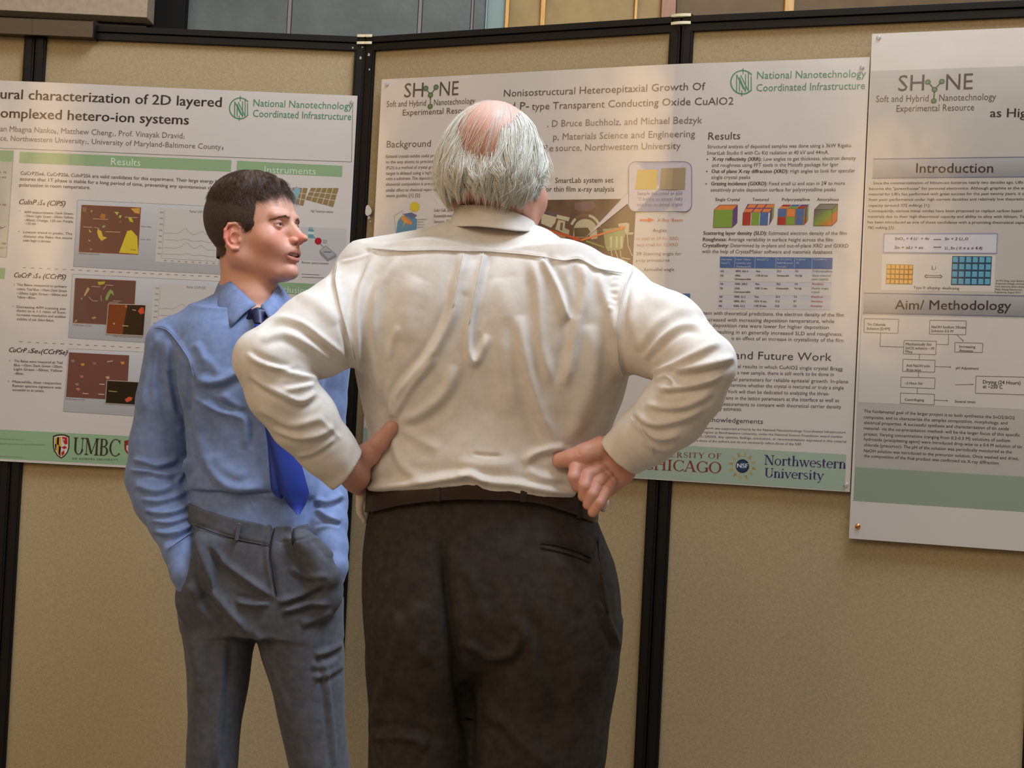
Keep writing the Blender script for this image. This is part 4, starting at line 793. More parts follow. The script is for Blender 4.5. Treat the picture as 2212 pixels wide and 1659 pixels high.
for t, y0, x1, y1 in (('The fundamental goal of the larger project is to both synthesize the SnO2/SiO2', 1035, 1578, 1102), ('composite, and to characterize the samples composition, morphology, and', 1093, 1508, 1152), ("electrical properties. A successful synthesis and characterization of tin oxide", 1146, 1522, 1208), ('material- via the co-precipitation method- will be the larger focus of this specific', 1200, 1628, 1268), ('project. Varying concentrations (ranging from 0.2-0.3 M) solutions of sodium', 1256, 1534, 1322), ('hydroxide (precipitating agent) were introduced drop-wise to a 0.4 M solution of tin', 1306, 1648, 1382), ('chloride (precursor). The pH of the solution was periodically monitored as the', 1362, 1550, 1432), ('NaOH solution was introduced to the precursor solution. Once washed and dried,', 1418, 1616, 1496), ('the composition of the final product was confirmed via X-ray diffraction.', 1468, 1432, 1540)): P.text('body_lettering', t, 118, y0, x1, y1, 29, INK, 2, .006)
P.done()

M_brass = mat('brass', srgb(214, 150, 90), .25, 1)
M_clear = mat('clear_pin', (.9, .9, .9), .08, 0, .5, **{'Transmission Weight': .8})
pin(1853, 1137, .0195, 'brass_thumbtack', 'brass thumbtack at the lower left corner of the right poster', M_brass, .0055)
pin(1898, 82, .0195, 'clear_pushpin', 'clear pin at the upper left corner of the right poster', M_clear)
pin(760, 221, .0165, 'clear_pushpin', 'clear pin at the upper right corner of the left poster', M_clear)
pin(836, 183, .0165, 'clear_pushpin', 'clear pin at the upper left corner of the middle poster', M_clear)
pin(1862, 146, .0165, 'clear_pushpin', 'clear pin at the upper right corner of the middle poster', M_clear)
pin(1828, 1047, .0165, 'clear_pushpin', 'clear pin at the lower right corner of the middle poster', M_clear)
# ------------------------------------------------------------------ smooth implicit modelling for bodies and clothes
def axis(ranges):                       # [(start, step), ..., end]: a coordinate axis with finer and coarser stretches
    out = []
    for (a, st), nx in zip(ranges[:-1], ranges[1:]):
        b_ = nx[0] if isinstance(nx, tuple) else nx
        n = max(1, int(round((b_ - a) / st))); out.append(a + (b_ - a) * np.arange(n) / n)
    return np.concatenate(out + [[ranges[-1]]]).astype(np.float32)
def smin(a, b_, k):
    if k <= 0: return np.minimum(a, b_)
    h = np.clip(.5 + .5 * (b_ - a) / k, 0, 1); return b_ * (1 - h) + a * h - k * h * (1 - h)
class Field:
    def __init__(s, xs, ys, zs):
        s.ax = [np.asarray(a, np.float32) for a in (xs, ys, zs)]; s.f = np.full([len(a) for a in s.ax], .5, np.float32)
    def sub(s, lo, hi):
        sl = tuple(slice(max(0, int(np.searchsorted(a, l)) - 1), int(np.searchsorted(a, h)) + 1) for a, l, h in zip(s.ax, lo, hi))
        g = [a[q] for a, q in zip(s.ax, sl)]
        return sl, g[0][:, None, None], g[1][None, :, None], g[2][None, None, :]
    def put(s, sl, d, k, neg):
        if neg: s.f[sl] = -smin(-s.f[sl], d, k)
        else: s.f[sl] = smin(s.f[sl], d, k)
    def cone(s, a, b_, ra, rb, k=.01, neg=False, flat=None):
        # flat: (axis vector, factor) squeezes the section along a direction
        a = np.array(a, np.float32); b_ = np.array(b_, np.float32); m = max(ra, rb) * (1 if flat is None else max(1, 1 / flat[1])) + 2.5 * k + .012
        sl, X, Y, Z = s.sub(np.minimum(a, b_) - m, np.maximum(a, b_) + m)
        if 0 in s.f[sl].shape: return
        ab = b_ - a; L = float(ab @ ab) + 1e-12
        px, py, pz = X - a[0], Y - a[1], Z - a[2]
        t = np.clip((px * ab[0] + py * ab[1] + pz * ab[2]) / L, 0, 1)
        qx, qy, qz = px - t * ab[0], py - t * ab[1], pz - t * ab[2]
        q2 = qx * qx + qy * qy + qz * qz
        if flat is not None:
            n = np.array(flat[0], np.float32); n = n / np.linalg.norm(n); dn = qx * n[0] + qy * n[1] + qz * n[2]
            q2 = q2 + dn * dn * (1 / flat[1] ** 2 - 1)
        d = np.sqrt(q2) - (ra + (rb - ra) * t)
        if flat is not None: d = d * min(1, max(flat[1], .5))
        s.put(sl, d, k, neg)
    def ell(s, c, r, R=None, k=.01, neg=False):
        c = np.array(c, np.float32); r = np.array(r, np.float32); m = float(r.max()) + 2.5 * k + .012
        sl, X, Y, Z = s.sub(c - m, c + m)
        if 0 in s.f[sl].shape: return
        px, py, pz = X - c[0], Y - c[1], Z - c[2]
        if R is None: R = np.eye(3)
        R = np.asarray(R, np.float32)   # rows: local axes in the world
        q = [px * R[i][0] + py * R[i][1] + pz * R[i][2] for i in range(3)]
        k0 = np.sqrt(sum((q[i] / r[i]) ** 2 for i in range(3))); k1 = np.sqrt(sum((q[i] / r[i] ** 2) ** 2 for i in range(3))) + 1e-9
        s.put(sl, k0 * (k0 - 1) / k1, k, neg)
    def stack(s, secs, n=2.4, k=.01, yaw=0, neg=False, cap=.004):
        # secs: (z, cx, cy, rx, ry)
        secs = sorted(secs); S = np.array(secs, np.float32); z0, z1 = S[0, 0], S[-1, 0]; m = max(S[:, 3].max(), S[:, 4].max()) + 3 * k + .02
        lo = (S[:, 1].min() - m, S[:, 2].min() - m, z0 - .03); hi = (S[:, 1].max() + m, S[:, 2].max() + m, z1 + .03)
        sl, X, Y, Z = s.sub(lo, hi); z = np.clip(Z[0, 0], z0, z1)
        def cub(col):                   # smooth interpolation
            v = S[:, col]; t = np.interp(z, S[:, 0], np.arange(len(v))); i = np.clip(t.astype(int), 0, len(v) - 2); u = t - i
            p0 = v[np.maximum(i - 1, 0)]; p1 = v[i]; p2 = v[i + 1]; p3 = v[np.minimum(i + 2, len(v) - 1)]
            return (.5 * (2 * p1 + (p2 - p0) * u + (2 * p0 - 5 * p1 + 4 * p2 - p3) * u * u + (3 * p1 - p0 - 3 * p2 + p3) * u ** 3)).astype(np.float32)
        cx, cy, rx, ry = [cub(c) for c in (1, 2, 3, 4)]
        ca, sa = math.cos(yaw), math.sin(yaw)
        dx, dy = X - cx, Y - cy; u, v = np.abs(dx * ca + dy * sa) / rx, np.abs(-dx * sa + dy * ca) / ry
        rad = (u ** n + v ** n) ** (1 / n)
        d = (rad - 1) * np.minimum(rx, ry) * (.55 + .45 * np.clip(rad, 0, 1))
        d = np.maximum(d, np.maximum(z0 - Z, Z - z1) + cap * 0)
        s.put(sl, d, k, neg)
    def chain(s, pts, k=.01, neg=False, flat=None):
        for (a, ra), (b_, rb) in zip(pts, pts[1:]): s.cone(a, b_, ra, rb, k, neg, flat)
    def plane_cut(s, p, n, lo, hi):     # removes what lies on the +n side, inside the box lo..hi
        sl, X, Y, Z = s.sub(lo, hi); n = Vector(n).normalized()
        d = (X - p[0]) * n[0] + (Y - p[1]) * n[1] + (Z - p[2]) * n[2]
        s.f[sl] = np.maximum(s.f[sl], d)
    def mesh(s, keep=None):             # naive surface nets on the rectilinear grid
        f = s.f; ins = f < 0
        c = np.zeros(tuple(n - 1 for n in f.shape), np.uint8)
        for i in (0, 1):
            for j in (0, 1):
                for k in (0, 1): c += ins[i:f.shape[0]-1+i, j:f.shape[1]-1+j, k:f.shape[2]-1+k]
        act = (c > 0) & (c < 8); I = np.argwhere(act); idx = np.full(act.shape, -1, np.int32); idx[act] = np.arange(len(I))
        P = np.zeros((len(I), 3)); cnt = np.zeros(len(I))
        G = [a.astype(np.float64) for a in s.ax]
        for ax_ in range(3):
            o1, o2 = [q for q in range(3) if q != ax_]
            for u in (0, 1):
                for v in (0, 1):
                    a = I.copy(); a[:, o1] += u; a[:, o2] += v; b_ = a.copy(); b_[:, ax_] += 1
                    fa = f[a[:, 0], a[:, 1], a[:, 2]].astype(np.float64); fb = f[b_[:, 0], b_[:, 1], b_[:, 2]].astype(np.float64)
                    m = (fa < 0) != (fb < 0); t = np.where(m, fa / np.where(m, fa - fb, 1), 0)
                    for q in range(3):
                        pa, pb = G[q][a[:, q]], G[q][b_[:, q]]; P[:, q] += np.where(m, pa + (pb - pa) * t, 0)
                    cnt += m
        P /= cnt[:, None]
        F = []
        for ax_ in range(3):
            o1, o2 = [(1, 2), (2, 0), (0, 1)][ax_]
            sa = [slice(None)] * 3; sb = [slice(None)] * 3; sa[ax_] = slice(0, -1); sb[ax_] = slice(1, None)
            ch = ins[tuple(sa)] != ins[tuple(sb)]; E = np.argwhere(ch)
            ok = (E[:, o1] > 0) & (E[:, o2] > 0) & (E[:, o1] < f.shape[o1] - 1) & (E[:, o2] < f.shape[o2] - 1); E = E[ok]
            fl = ins[E[:, 0], E[:, 1], E[:, 2]]
            q = []
            for du, dv in ((-1, -1), (0, -1), (0, 0), (-1, 0)):
                a = E.copy(); a[:, o1] += du; a[:, o2] += dv; q.append(idx[a[:, 0], a[:, 1], a[:, 2]])
            q = np.stack(q, 1); q[~fl] = q[~fl][:, ::-1]; F.append(q)
        return P, np.concatenate(F)
def largest(P, F):                      # keeps the biggest connected piece
    n = len(P); lab = np.arange(n)
    e = np.concatenate([F[:, [0, 1]], F[:, [1, 2]], F[:, [2, 3]], F[:, [3, 0]]])
    while True:
        m = np.minimum(lab[e[:, 0]], lab[e[:, 1]]); new = lab.copy(); np.minimum.at(new, e[:, 0], m); np.minimum.at(new, e[:, 1], m); new = new[new]
        if (new == lab).all(): break
        lab = new
    u, c = np.unique(lab, return_counts=True); keep = lab == u[c.argmax()]
    mp = np.cumsum(keep) - 1; Fk = F[keep[F[:, 0]]]; return P[keep], mp[Fk]
def normals(P, F):
    a, b_, c, d = [P[F[:, i]] for i in range(4)]; n = np.cross(c - a, d - b_); N = np.zeros_like(P)
    for i in range(4):
        for q in range(3): N[:, q] += np.bincount(F[:, i], n[:, q], len(P))
    return N / (np.linalg.norm(N, axis=1)[:, None] + 1e-12)
def relax(P, F, it=2, lam=.5):
    e = np.concatenate([F[:, [0, 1]], F[:, [1, 2]], F[:, [2, 3]], F[:, [3, 0]]]); deg = np.bincount(e[:, 0], minlength=len(P)) + np.bincount(e[:, 1], minlength=len(P))
    for i in range(it):
        for l in (lam, -lam * 1.02):
            A = np.zeros_like(P)
            for q in range(3): A[:, q] = np.bincount(e[:, 0], P[e[:, 1], q], len(P)) + np.bincount(e[:, 1], P[e[:, 0], q], len(P))
            P = P + l * (A / np.maximum(deg, 1)[:, None] - P)
    return P
_cw = np.array([[cx_.x, cx_.y, cx_.z], [cy_.x, cy_.y, cy_.z], [fwd.x, fwd.y, fwd.z]])
def project(P):                         # world -> photo pixels and depth, used only to lay creases where the photo has them
    q = (P - np.array([0, 0, CAM_H])) @ _cw.T; return CX + F * q[:, 0] / q[:, 2], CY - F * q[:, 1] / q[:, 2], q[:, 2]
class Folds:
    def __init__(s, P, N):
        s.P, s.N = P, N; s.x, s.y, s.d = project(P); v = P - np.array([0, 0, CAM_H]); v /= np.linalg.norm(v, axis=1)[:, None]
        s.face = np.clip(-(N * v).sum(1) * 2.5 + .15, 0, 1); s.h = np.zeros(len(P))
    def ridge(s, pts, w, h, skew=0.0, taper=.25, mask=None):
        pts = np.array(pts, float)
        if len(pts) > 2:                # smooth the path
            t = np.arange(len(pts)); tt = np.linspace(0, len(pts) - 1, 6 * (len(pts) - 1) + 1)
            i = np.clip(tt.astype(int), 0, len(pts) - 2); u = (tt - i)[:, None]
            p0, p1, p2, p3 = pts[np.maximum(i-1, 0)], pts[i], pts[i+1], pts[np.minimum(i+2, len(pts)-1)]
            pts = .5 * (2*p1 + (p2-p0)*u + (2*p0-5*p1+4*p2-p3)*u**2 + (3*p1-p0-3*p2+p3)*u**3)
        m = 3.2 * w; sel = np.where((s.x > pts[:, 0].min() - m) & (s.x < pts[:, 0].max() + m) & (s.y > pts[:, 1].min() - m) & (s.y < pts[:, 1].max() + m) & (s.face > 0))[0]
        if mask is not None: sel = sel[mask[sel]]
        if not len(sel): return
        x, y = s.x[sel], s.y[sel]; best = np.full(len(sel), 1e9); sg = np.zeros(len(sel)); al = np.zeros(len(sel)); L = np.concatenate([[0], np.cumsum(np.hypot(*(pts[1:] - pts[:-1]).T))])
        for k in range(len(pts) - 1):
            ax_, ay_ = pts[k]; bx, by = pts[k+1] - pts[k]; l2 = bx*bx + by*by + 1e-9
            t = np.clip(((x - ax_) * bx + (y - ay_) * by) / l2, 0, 1); dx, dy = x - ax_ - t*bx, y - ay_ - t*by; dd = np.hypot(dx, dy)
            u = dd < best; best[u] = dd[u]; sg[u] = np.sign(bx * dy - by * dx)[u]; al[u] = (L[k] + t * (L[k+1] - L[k]))[u] / L[-1]
        sd = best * sg; tp = np.clip(al / taper, 0, 1) * np.clip((1 - al) / taper, 0, 1) if taper > 0 else 1
        tp = tp * (2 - tp) if taper > 0 else 1
        prof = np.exp(-(sd / w) ** 2)
        if skew: prof = prof - abs(skew) * np.exp(-((sd - np.sign(skew) * 1.5 * w) / w) ** 2)
        s.h[sel] += h * prof * tp * s.face[sel]
    def apply(s): return s.P + s.N * s.h[:, None]
def noise3(P, sc, seed=0):              # cheap smooth noise in -1..1
    r = np.random.default_rng(seed); v = np.zeros(len(P))
    for k in range(5):
        q = r.normal(size=3) * sc * (.6 + .35 * k); ph = r.uniform(0, 6.28); q2 = r.normal(size=3) * sc * .5
        v += np.sin(P @ q + ph + 1.5 * np.sin(P @ q2 + k)) / (1 + .3 * k)
    return v / 3
def np_mesh(name, P, F, m, parent=None, smooth=True, tint=None, mats=None, midx=None):
    me = bpy.data.meshes.new(name); F = np.asarray(F, np.int32); nf, k = F.shape
    me.vertices.add(len(P)); me.vertices.foreach_set('co', np.asarray(P, np.float32).ravel())
    me.loops.add(nf * k); me.loops.foreach_set('vertex_index', F.ravel()); me.polygons.add(nf)
    me.polygons.foreach_set('loop_start', np.arange(nf, dtype=np.int32) * k)
    me.polygons.foreach_set('loop_total', np.full(nf, k, np.int32))
    me.polygons.foreach_set('use_smooth', np.full(nf, smooth))
    if midx is not None: me.polygons.foreach_set('material_index', np.asarray(midx, np.int32))
    me.update(calc_edges=True)
    for mm in (m if isinstance(m, (list, tuple)) else [m]): me.materials.append(mm)
    if tint is not None:
        ca = me.color_attributes.new('tint', 'FLOAT_COLOR', 'POINT'); c = np.ones((len(P), 4), np.float32); c[:, :3] = tint; ca.data.foreach_set('color', c.ravel())
    o = bpy.data.objects.new(name, me); COL.objects.link(o)
    if parent: o.parent = parent
    return o
def snap(P, px, py, out=.001):          # the point of a garment that shows at px, py
    x_, y_, d_ = project(P); k = np.where((np.abs(x_ - px) < 6) & (np.abs(y_ - py) < 6))[0]; d = np.sort(d_[k])[:4].mean() if len(k) else d_.min()
    return W(px, py, d - out)
def seam(P, name, pts, r, m, parent, out=.0004, step=9):
    q = []
    for a, b_ in zip(pts, pts[1:]):
        n = max(1, int(math.hypot(b_[0] - a[0], b_[1] - a[1]) / step)); q += [(a[0] + (b_[0] - a[0]) * k / n, a[1] + (b_[1] - a[1]) * k / n) for k in range(n)]
    q.append(pts[-1]); w3 = [snap(P, x, y, out) for x, y in q]; w3 = [w3[0]] + [(w3[i-1] + w3[i] * 2 + w3[i+1]) / 4 for i in range(1, len(w3) - 1)] + [w3[-1]]
    mb = MB(); mb.tube(w3, [r * (.4 if i in (0, len(w3) - 1) else 1) for i in range(len(w3))], 6); return mb.obj(name, m, parent, True)
def row(y, xl, xr, d, ry, dx=0):        # one body section: seen between xl and xr at photo row y, centre depth d, half depth ry
    c = W((xl + xr) / 2, y, d); return (c[2], c[0], c[1], (xr - xl) / 2 * d / F, ry)
def cyl_strands(curves, radii, n=3):    # many thin tapering tubes -> P, F ; curves: (m, k, 3), radii (m, k)
    m, k, _ = curves.shape; T = np.gradient(curves, axis=1); T /= np.linalg.norm(T, axis=2)[..., None] + 1e-9
    up = np.array([.3, -.8, .52]); A = np.cross(T, up); A /= np.linalg.norm(A, axis=2)[..., None] + 1e-9; B = np.cross(T, A)
    an = np.arange(n) * 2 * np.pi / n
    P = curves[:, :, None, :] + radii[:, :, None, None] * (np.cos(an)[None, None, :, None] * A[:, :, None, :] + np.sin(an)[None, None, :, None] * B[:, :, None, :])
    base = (np.arange(m)[:, None, None] * k + np.arange(k - 1)[None, :, None]) * n; j = np.arange(n)[None, None, :]; j2 = (j + 1) % n
    Fq = np.stack([base + j, base + j2, base + n + j2, base + n + j], -1).reshape(-1, 4)
    return P.reshape(-1, 3), Fq
# ------------------------------------------------------------------ the white haired man seen from behind
def skin_mat(name):
    m = attr_mat(name, .48, .4); b = m.node_tree.nodes['Principled BSDF']
    b.inputs['Subsurface Weight'].default_value = .12; b.inputs['Subsurface Radius'].default_value = (.012, .004, .002); b.inputs['Subsurface Scale'].default_value = .6
    bump(m, 900, .12, .0006, 4); bump(m, 160, .1, .0008, 3); return m
M_skin = skin_mat('skin')
def cloth_mat(name, c1, c2, rough=.85, weave=1400, wb=.25, spec=.25, sheen=.15):
    m = mottle(mat(name, c1, rough, 0, spec, **{'Sheen Weight': sheen, 'Sheen Roughness': .5}), c1, c2, 60, 5); bump(m, weave, wb, .0004, 2); bump(m, 34, .22, .004, 4); return m
M_white = cloth_mat('white_cotton', srgb(210, 204, 194), srgb(218, 212, 204), .75)
M_trou = cloth_mat('charcoal_wool', srgb(50, 46, 42), srgb(60, 55, 50), .9, 900, .35, .1, .0)
M_leather = bump(mat('brown_leather', srgb(46, 31, 24), .32), 500, .25, .0006)
M_whair = mat('white_hair', srgb(228, 225, 212), .45, 0, .5)
M_shoe = mat('black_leather', srgb(24, 20, 18), .3)

OM = empty('person'); tag(OM, 'white haired man in cream white shirt, seen from behind with hands on hips', 'person')
pt = lambda x, y, d: np.array(W(x, y, d))
armL = [(790, 664, 2.585, .076), (683, 725, 2.51, .066), (571, 777, 2.44, .046), (607, 842, 2.455, .052), (655, 905, 2.475, .051), (705, 968, 2.50, .043), (756, 1026, 2.52, .0365)]
armR = [(1333, 690, 2.585, .077), (1434, 727, 2.50, .068), (1520, 785, 2.42, .0465), (1490, 841, 2.435, .051), (1450, 894, 2.455, .052), (1395, 942, 2.48, .046), (1333, 990, 2.51, .0375)]
ch = lambda A, s=1.0, ad=0: [(pt(x, y, d + ad), r * s) for x, y, d, r in A]
torso = [(560, 800, 1318, 2.62, .100), (600, 768, 1352, 2.62, .116), (650, 757, 1368, 2.62, .126), (710, 758, 1368, 2.62, .131), (780, 763, 1362, 2.62, .132), (850, 776, 1346, 2.62, .129), (900, 787, 1328, 2.62, .127), (950, 795, 1308, 2.62, .128), (1000, 793, 1290, 2.62, .131), (1040, 787, 1281, 2.62, .133), (1074, 794, 1276, 2.62, .131)]
hipsec = [(1050, 806, 1276, 2.625, .120), (1110, 797, 1290, 2.625, .130), (1150, 790, 1306, 2.625, .137), (1200, 785, 1326, 2.625, .141), (1260, 783, 1339, 2.625, .143), (1320, 783, 1343, 2.625, .143), (1390, 798, 1330, 2.625, .128), (1430, 850, 1260, 2.625, .095), (1458, 930, 1130, 2.625, .05)]
legL = [(1330, 792, 1040, 2.62, .120), (1430, 790, 1020, 2.62, .114), (1540, 799, 1017, 2.62, .106), (1659, 795, 1014, 2.62, .098), (1850, 790, 975, 2.63, .088), (2100, 780, 940, 2.64, .080), (2400, 775, 915, 2.66, .078), (2590, 770, 905, 2.66, .080)]
legR = [(1330, 1010, 1343, 2.62, .124), (1430, 1008, 1338, 2.62, .118), (1540, 1013, 1318, 2.62, .110), (1659, 1014, 1302, 2.62, .102), (1850, 1030, 1262, 2.63, .092), (2100, 1040, 1220, 2.64, .083), (2400, 1045, 1190, 2.66, .080), (2590, 1045, 1185, 2.66, .082)]
shr = lambda S, k, a=0: [row(y, (l + r) / 2 - (r - l) / 2 * k, (l + r) / 2 + (r - l) / 2 * k, d + a, q * k) for y, l, r, d, q in S]

# head frame
Hc = pt(1073, 345, 2.60); yaw = math.radians(27); hf = np.array([math.sin(yaw), math.cos(yaw), -.05]); hf /= np.linalg.norm(hf)
hr = np.array([math.cos(yaw), -math.sin(yaw), -.03]); hr -= hf * (hr @ hf); hr /= np.linalg.norm(hr); hu = np.cross(hr, hf)
HR = np.array([hf, hr, hu]); hp = lambda f, r, u: Hc + f * hf + r * hr + u * hu
xs = axis([(-.62, .008), (-.44, .0022), (-.23, .006), (-.14, .0025), (.085, .0017), (.22, .006), (.24, .008), .5])
ys = axis([(2.30, .006), (2.45, .0019), (2.60, .003), (2.74, .006), 2.86])
zs = axis([(-.01, .012), (1.09, .0018), (1.235, .007), (1.52, .0025), 1.82])
B = Field(xs, ys, zs)
B.stack(shr(torso, .84, .004), 2.3, .02); B.stack(shr(hipsec, .72), 2.3, .03)
B.stack(shr(legL, .68), 2, .03); B.stack(shr(legR, .68), 2, .03)
B.cone(pt(1066, 540, 2.615), pt(800, 592, 2.61), .042, .038, .03); B.cone(pt(1074, 545, 2.615), pt(1320, 645, 2.61), .042, .040, .03)
B.chain(ch(armL[:-1], .72), .015); B.chain(ch(armR[:-1], .72), .015)
B.cone(pt(1070, 410, 2.62), pt(1068, 545, 2.63), .053, .062, .03)
# head
B.ell(hp(-.012, 0, .004), (.089, .071, .087), HR, .01); B.ell(hp(.032, 0, -.035), (.062, .063, .078), HR, .02)
for sg in (-1, 1):
    B.cone(hp(-.005, .050 * sg, -.065), hp(.072, .018 * sg, -.118), .021, .018, .02); B.ell(hp(.062, .04 * sg, -.055), (.027, .024, .03), HR, .015)
B.ell(hp(.045, 0, -.085), (.06, .048, .045), HR, .02); B.ell(hp(.092, 0, -.112), (.02, .022, .018), HR, .01)
B.cone(hp(.092, 0, -.012), hp(.124, 0, -.05), .010, .0125, .01)
for sg in (-1, 1):
    B.ell(hp(.086, .03 * sg, -.022), (.014, .017, .011), HR, .008, neg=True); B.ell(hp(.074, .031 * sg, -.024), (.0125, .0125, .0125), HR, .003)
    R2 = np.array([hf * .94 + hr * sg * .3, -hf * .3 * sg + hr * .94, hu])
    B.ell(hp(-.004, .083 * sg, -.032), (.020, .006, .033), R2, .006); B.ell(hp(.002, .09 * sg, -.032), (.010, .005, .018), R2, .004, neg=True)
B.cone(hp(.110, -.018, -.078), hp(.110, .018, -.078), .007, .007, .004); B.cone(hp(.108, -.016, -.088), hp(.108, .016, -.088), .007, .007, .004)
# left hand: palm on the waist, thumb pointing back, fingers round the side
B.cone(pt(735, 1000, 2.525), pt(766, 1020, 2.55), .0265, .028, .008, flat=((.6, .3, .5), .8))
B.cone(pt(766, 1016, 2.55), pt(778, 1022, 2.59), .034, .036, .012, flat=((.9, -.3, 0), .5))
B.chain([(pt(768, 1002, 2.548), .0215), (pt(797, 980, 2.543), .0175), (pt(822, 953, 2.528), .0132), (pt(845, 923, 2.519), .0112)], .007)
for k in range(4):
    y = 1000 + 15 * k; B.chain([(pt(772, y + 4, 2.59), .0105), (pt(778, y, 2.63), .0098), (pt(800, y - 4, 2.675), .0092), (pt(830, y - 6, 2.70), .0082)], .003)
# right hand: thumb along the back of the waist, fingers folded
dd = .018
B.cone(pt(1360, 975, 2.52), pt(1325, 992, 2.50 + dd), .0275, .030, .008, flat=((.2, 1, .1), .8))
B.cone(pt(1330, 992, 2.50 + dd), pt(1297, 1012, 2.505 + dd), .034, .0335, .010, flat=((0, 1, 0), .55))
B.cone(pt(1345, 1022, 2.50 + dd), pt(1314, 1050, 2.502 + dd), .017, .016, .010)
B.chain([(pt(1298, 970, 2.492 + dd), .0205), (pt(1262, 982, 2.482 + dd), .0168), (pt(1235, 990, 2.484 + dd), .0138), (pt(1209, 994, 2.49 + dd), .0122)], .006)
for a in ([(1288, 1000, 2.488, .0115), (1244, 1011, 2.474, .0108), (1240, 1031, 2.463, .0104), (1247, 1050, 2.467, .0090)],
          [(1300, 1014, 2.484, .0112), (1270, 1027, 2.468, .0102), (1264, 1050, 2.456, .0098), (1260, 1072, 2.461, .0086)],
          [(1310, 1028, 2.482, .0108), (1291, 1044, 2.464, .0098), (1281, 1068, 2.452, .0094), (1270, 1090, 2.457, .0082)],
          [(1320, 1042, 2.480, .0100), (1310, 1062, 2.462, .0090), (1296, 1086, 2.450, .0087), (1280, 1107, 2.455, .0076)]):
    B.chain([(pt(x, y, d + dd), r) for x, y, d, r in a], .0009)
P, Fq = largest(*B.mesh()); P = relax(P, Fq, 1, .4); N = normals(P, Fq)
# creases of the hands
fo = Folds(P, N)
for pl in ([(1262, 1002), (1300, 1012), (1330, 1045)], [(1248, 972), (1252, 985)], [(1296, 985), (1310, 1000)], [(799, 960), (803, 974)], [(1290, 1040), (1303, 1052)]): fo.ridge(pl, 3, -.0012)
P = fo.apply()
loc = (P - Hc) @ HR.T; x_, y_, d_ = project(P)
base = np.array(srgb(206, 156, 134)); red = np.array(srgb(212, 140, 122)); tan_ = np.array(srgb(164, 104, 68)); pale = np.array(srgb(214, 158, 132))
nz = noise3(P, 60, 3) * .5 + .5; tint = base + (red - base) * nz[:, None] * .6
top = np.clip((loc[:, 2] - .02) / .05, 0, 1)[:, None]; tint = tint * (1 - top) + (np.array(srgb(222, 178, 160)) * .75 + red * .2) * top
pt_ = (np.exp(-((x_ - 1024) / 46) ** 2 - ((y_ - 304) / 46) ** 2) * (loc[:, 0] < 0))[:, None]; tint = tint * (1 - .75 * pt_) + tan_ * .75 * pt_
hand = (P[:, 2] < 1.3)[:, None]; tint = np.where(hand, np.array(srgb(202, 152, 132)) * (1 - .5 * nz[:, None]) + np.array(srgb(210, 148, 134)) * .5 * nz[:, None], tint)
np_mesh('body', P, Fq, M_skin, OM, tint=tint)

# shirt
xs = axis([(-.66, .003), .46]); ys = axis([(2.28, .0034), (2.62, .006), 2.86]); zs = axis([(1.09, .003), 1.66])
S = Field(xs, ys, zs)
S.chain(ch(armL[:-1]) + [(pt(748, 1016, 2.516), .0385)], .012); S.chain(ch(armR[:-1]) + [(pt(1340, 984, 2.506), .0385)], .012)
# cuffs open on the wrists
for A, e0, e1, nm in ((armL, (746, 1020, 2.518), (666, 960, 2.50), 0), (armR, (1334, 984, 2.508), (1401, 909, 2.49), 1)):
    p, q = pt(*e0), pt(*e1); n = (p - q) / np.linalg.norm(p - q)
    S.plane_cut(p, n, p - .075, p + .075); S.cone(p + n * .02, p - n * .012, .0305, .0305, 0.0005, neg=True)
S.stack([row(*t) for t in torso], 2.35, .02)
S.cone(pt(1062, 530, 2.615), pt(796, 582, 2.60), .043, .050, .03); S.cone(pt(1078, 538, 2.615), pt(1325, 640, 2.60), .045, .054, .03)
S.ell(pt(925, 700, 2.53), (.10, .05, .13), None, .05); S.ell(pt(1200, 700, 2.53), (.10, .05, .13), None, .05)
S.cone(pt(1005, 552, 2.588), pt(1138, 560, 2.588), .054, .054, .03)
S.cone(pt(1068, 452, 2.62), pt(1068, 505, 2.625), .058, .058, .002, neg=True)
P, Fq = largest(*S.mesh()); P = relax(P, Fq, 2, .5)
hemx = np.array([780, 800, 850, 900, 960, 1010, 1060, 1110, 1160, 1230, 1290]); hemy = np.array([1064, 1064, 1062, 1058, 1049, 1043, 1054, 1057, 1072, 1078, 1078])
x_, y_, d_ = project(P); t = np.clip((1.235 - P[:, 2]) / .05, 0, 1); near = (x_ > 784) & (x_ < 1288) & (P[:, 1] < 2.66)
P[:, 2] -= np.where(near, t * (np.interp(x_, hemx, hemy) - 1074) / 1346, 0) * (1)
N = normals(P, Fq); fo = Folds(P, N); R = fo.ridge
body = (np.abs(fo.x - 1060) < 330); back = fo.d > 2.40
# yoke, pleat, seams
R([(800, 536), (870, 541), (940, 539), (1000, 541), (1046, 541), (1130, 548), (1190, 556), (1216, 563), (1250, 556), (1290, 580), (1350, 588)], 5, .0014, .9, 0)
R([(735, 566), (775, 556), (815, 540)], 4, .0016, -.8)
R([(1001, 545), (995, 580), (985, 620), (974, 682), (934, 762), (890, 815), (862, 850), (850, 900)], 11, .0085, .5, .12)
R([(1045, 545), (1033, 602), (1021, 653), (1012, 707), (1012, 755), (1024, 781), (1040, 758), (1052, 722)], 9, .0075, -.45, .1)
R([(1022, 560), (1014, 600), (1006, 640)], 14, .0025)
R([(731, 563), (724, 602), (735, 660), (750, 718), (768, 783)], 6, .0030, .8, .1)
R([(812, 548), (790, 600), (776, 640), (769, 700), (771, 770), (780, 850), (792, 930)], 10, .0058, .6, .15)
R([(866, 556), (835, 596), (812, 640), (806, 700), (812, 780), (822, 850)], 13, .0055, .5, .2)
R([(862, 704), (846, 745), (838, 780)], 8, .003)
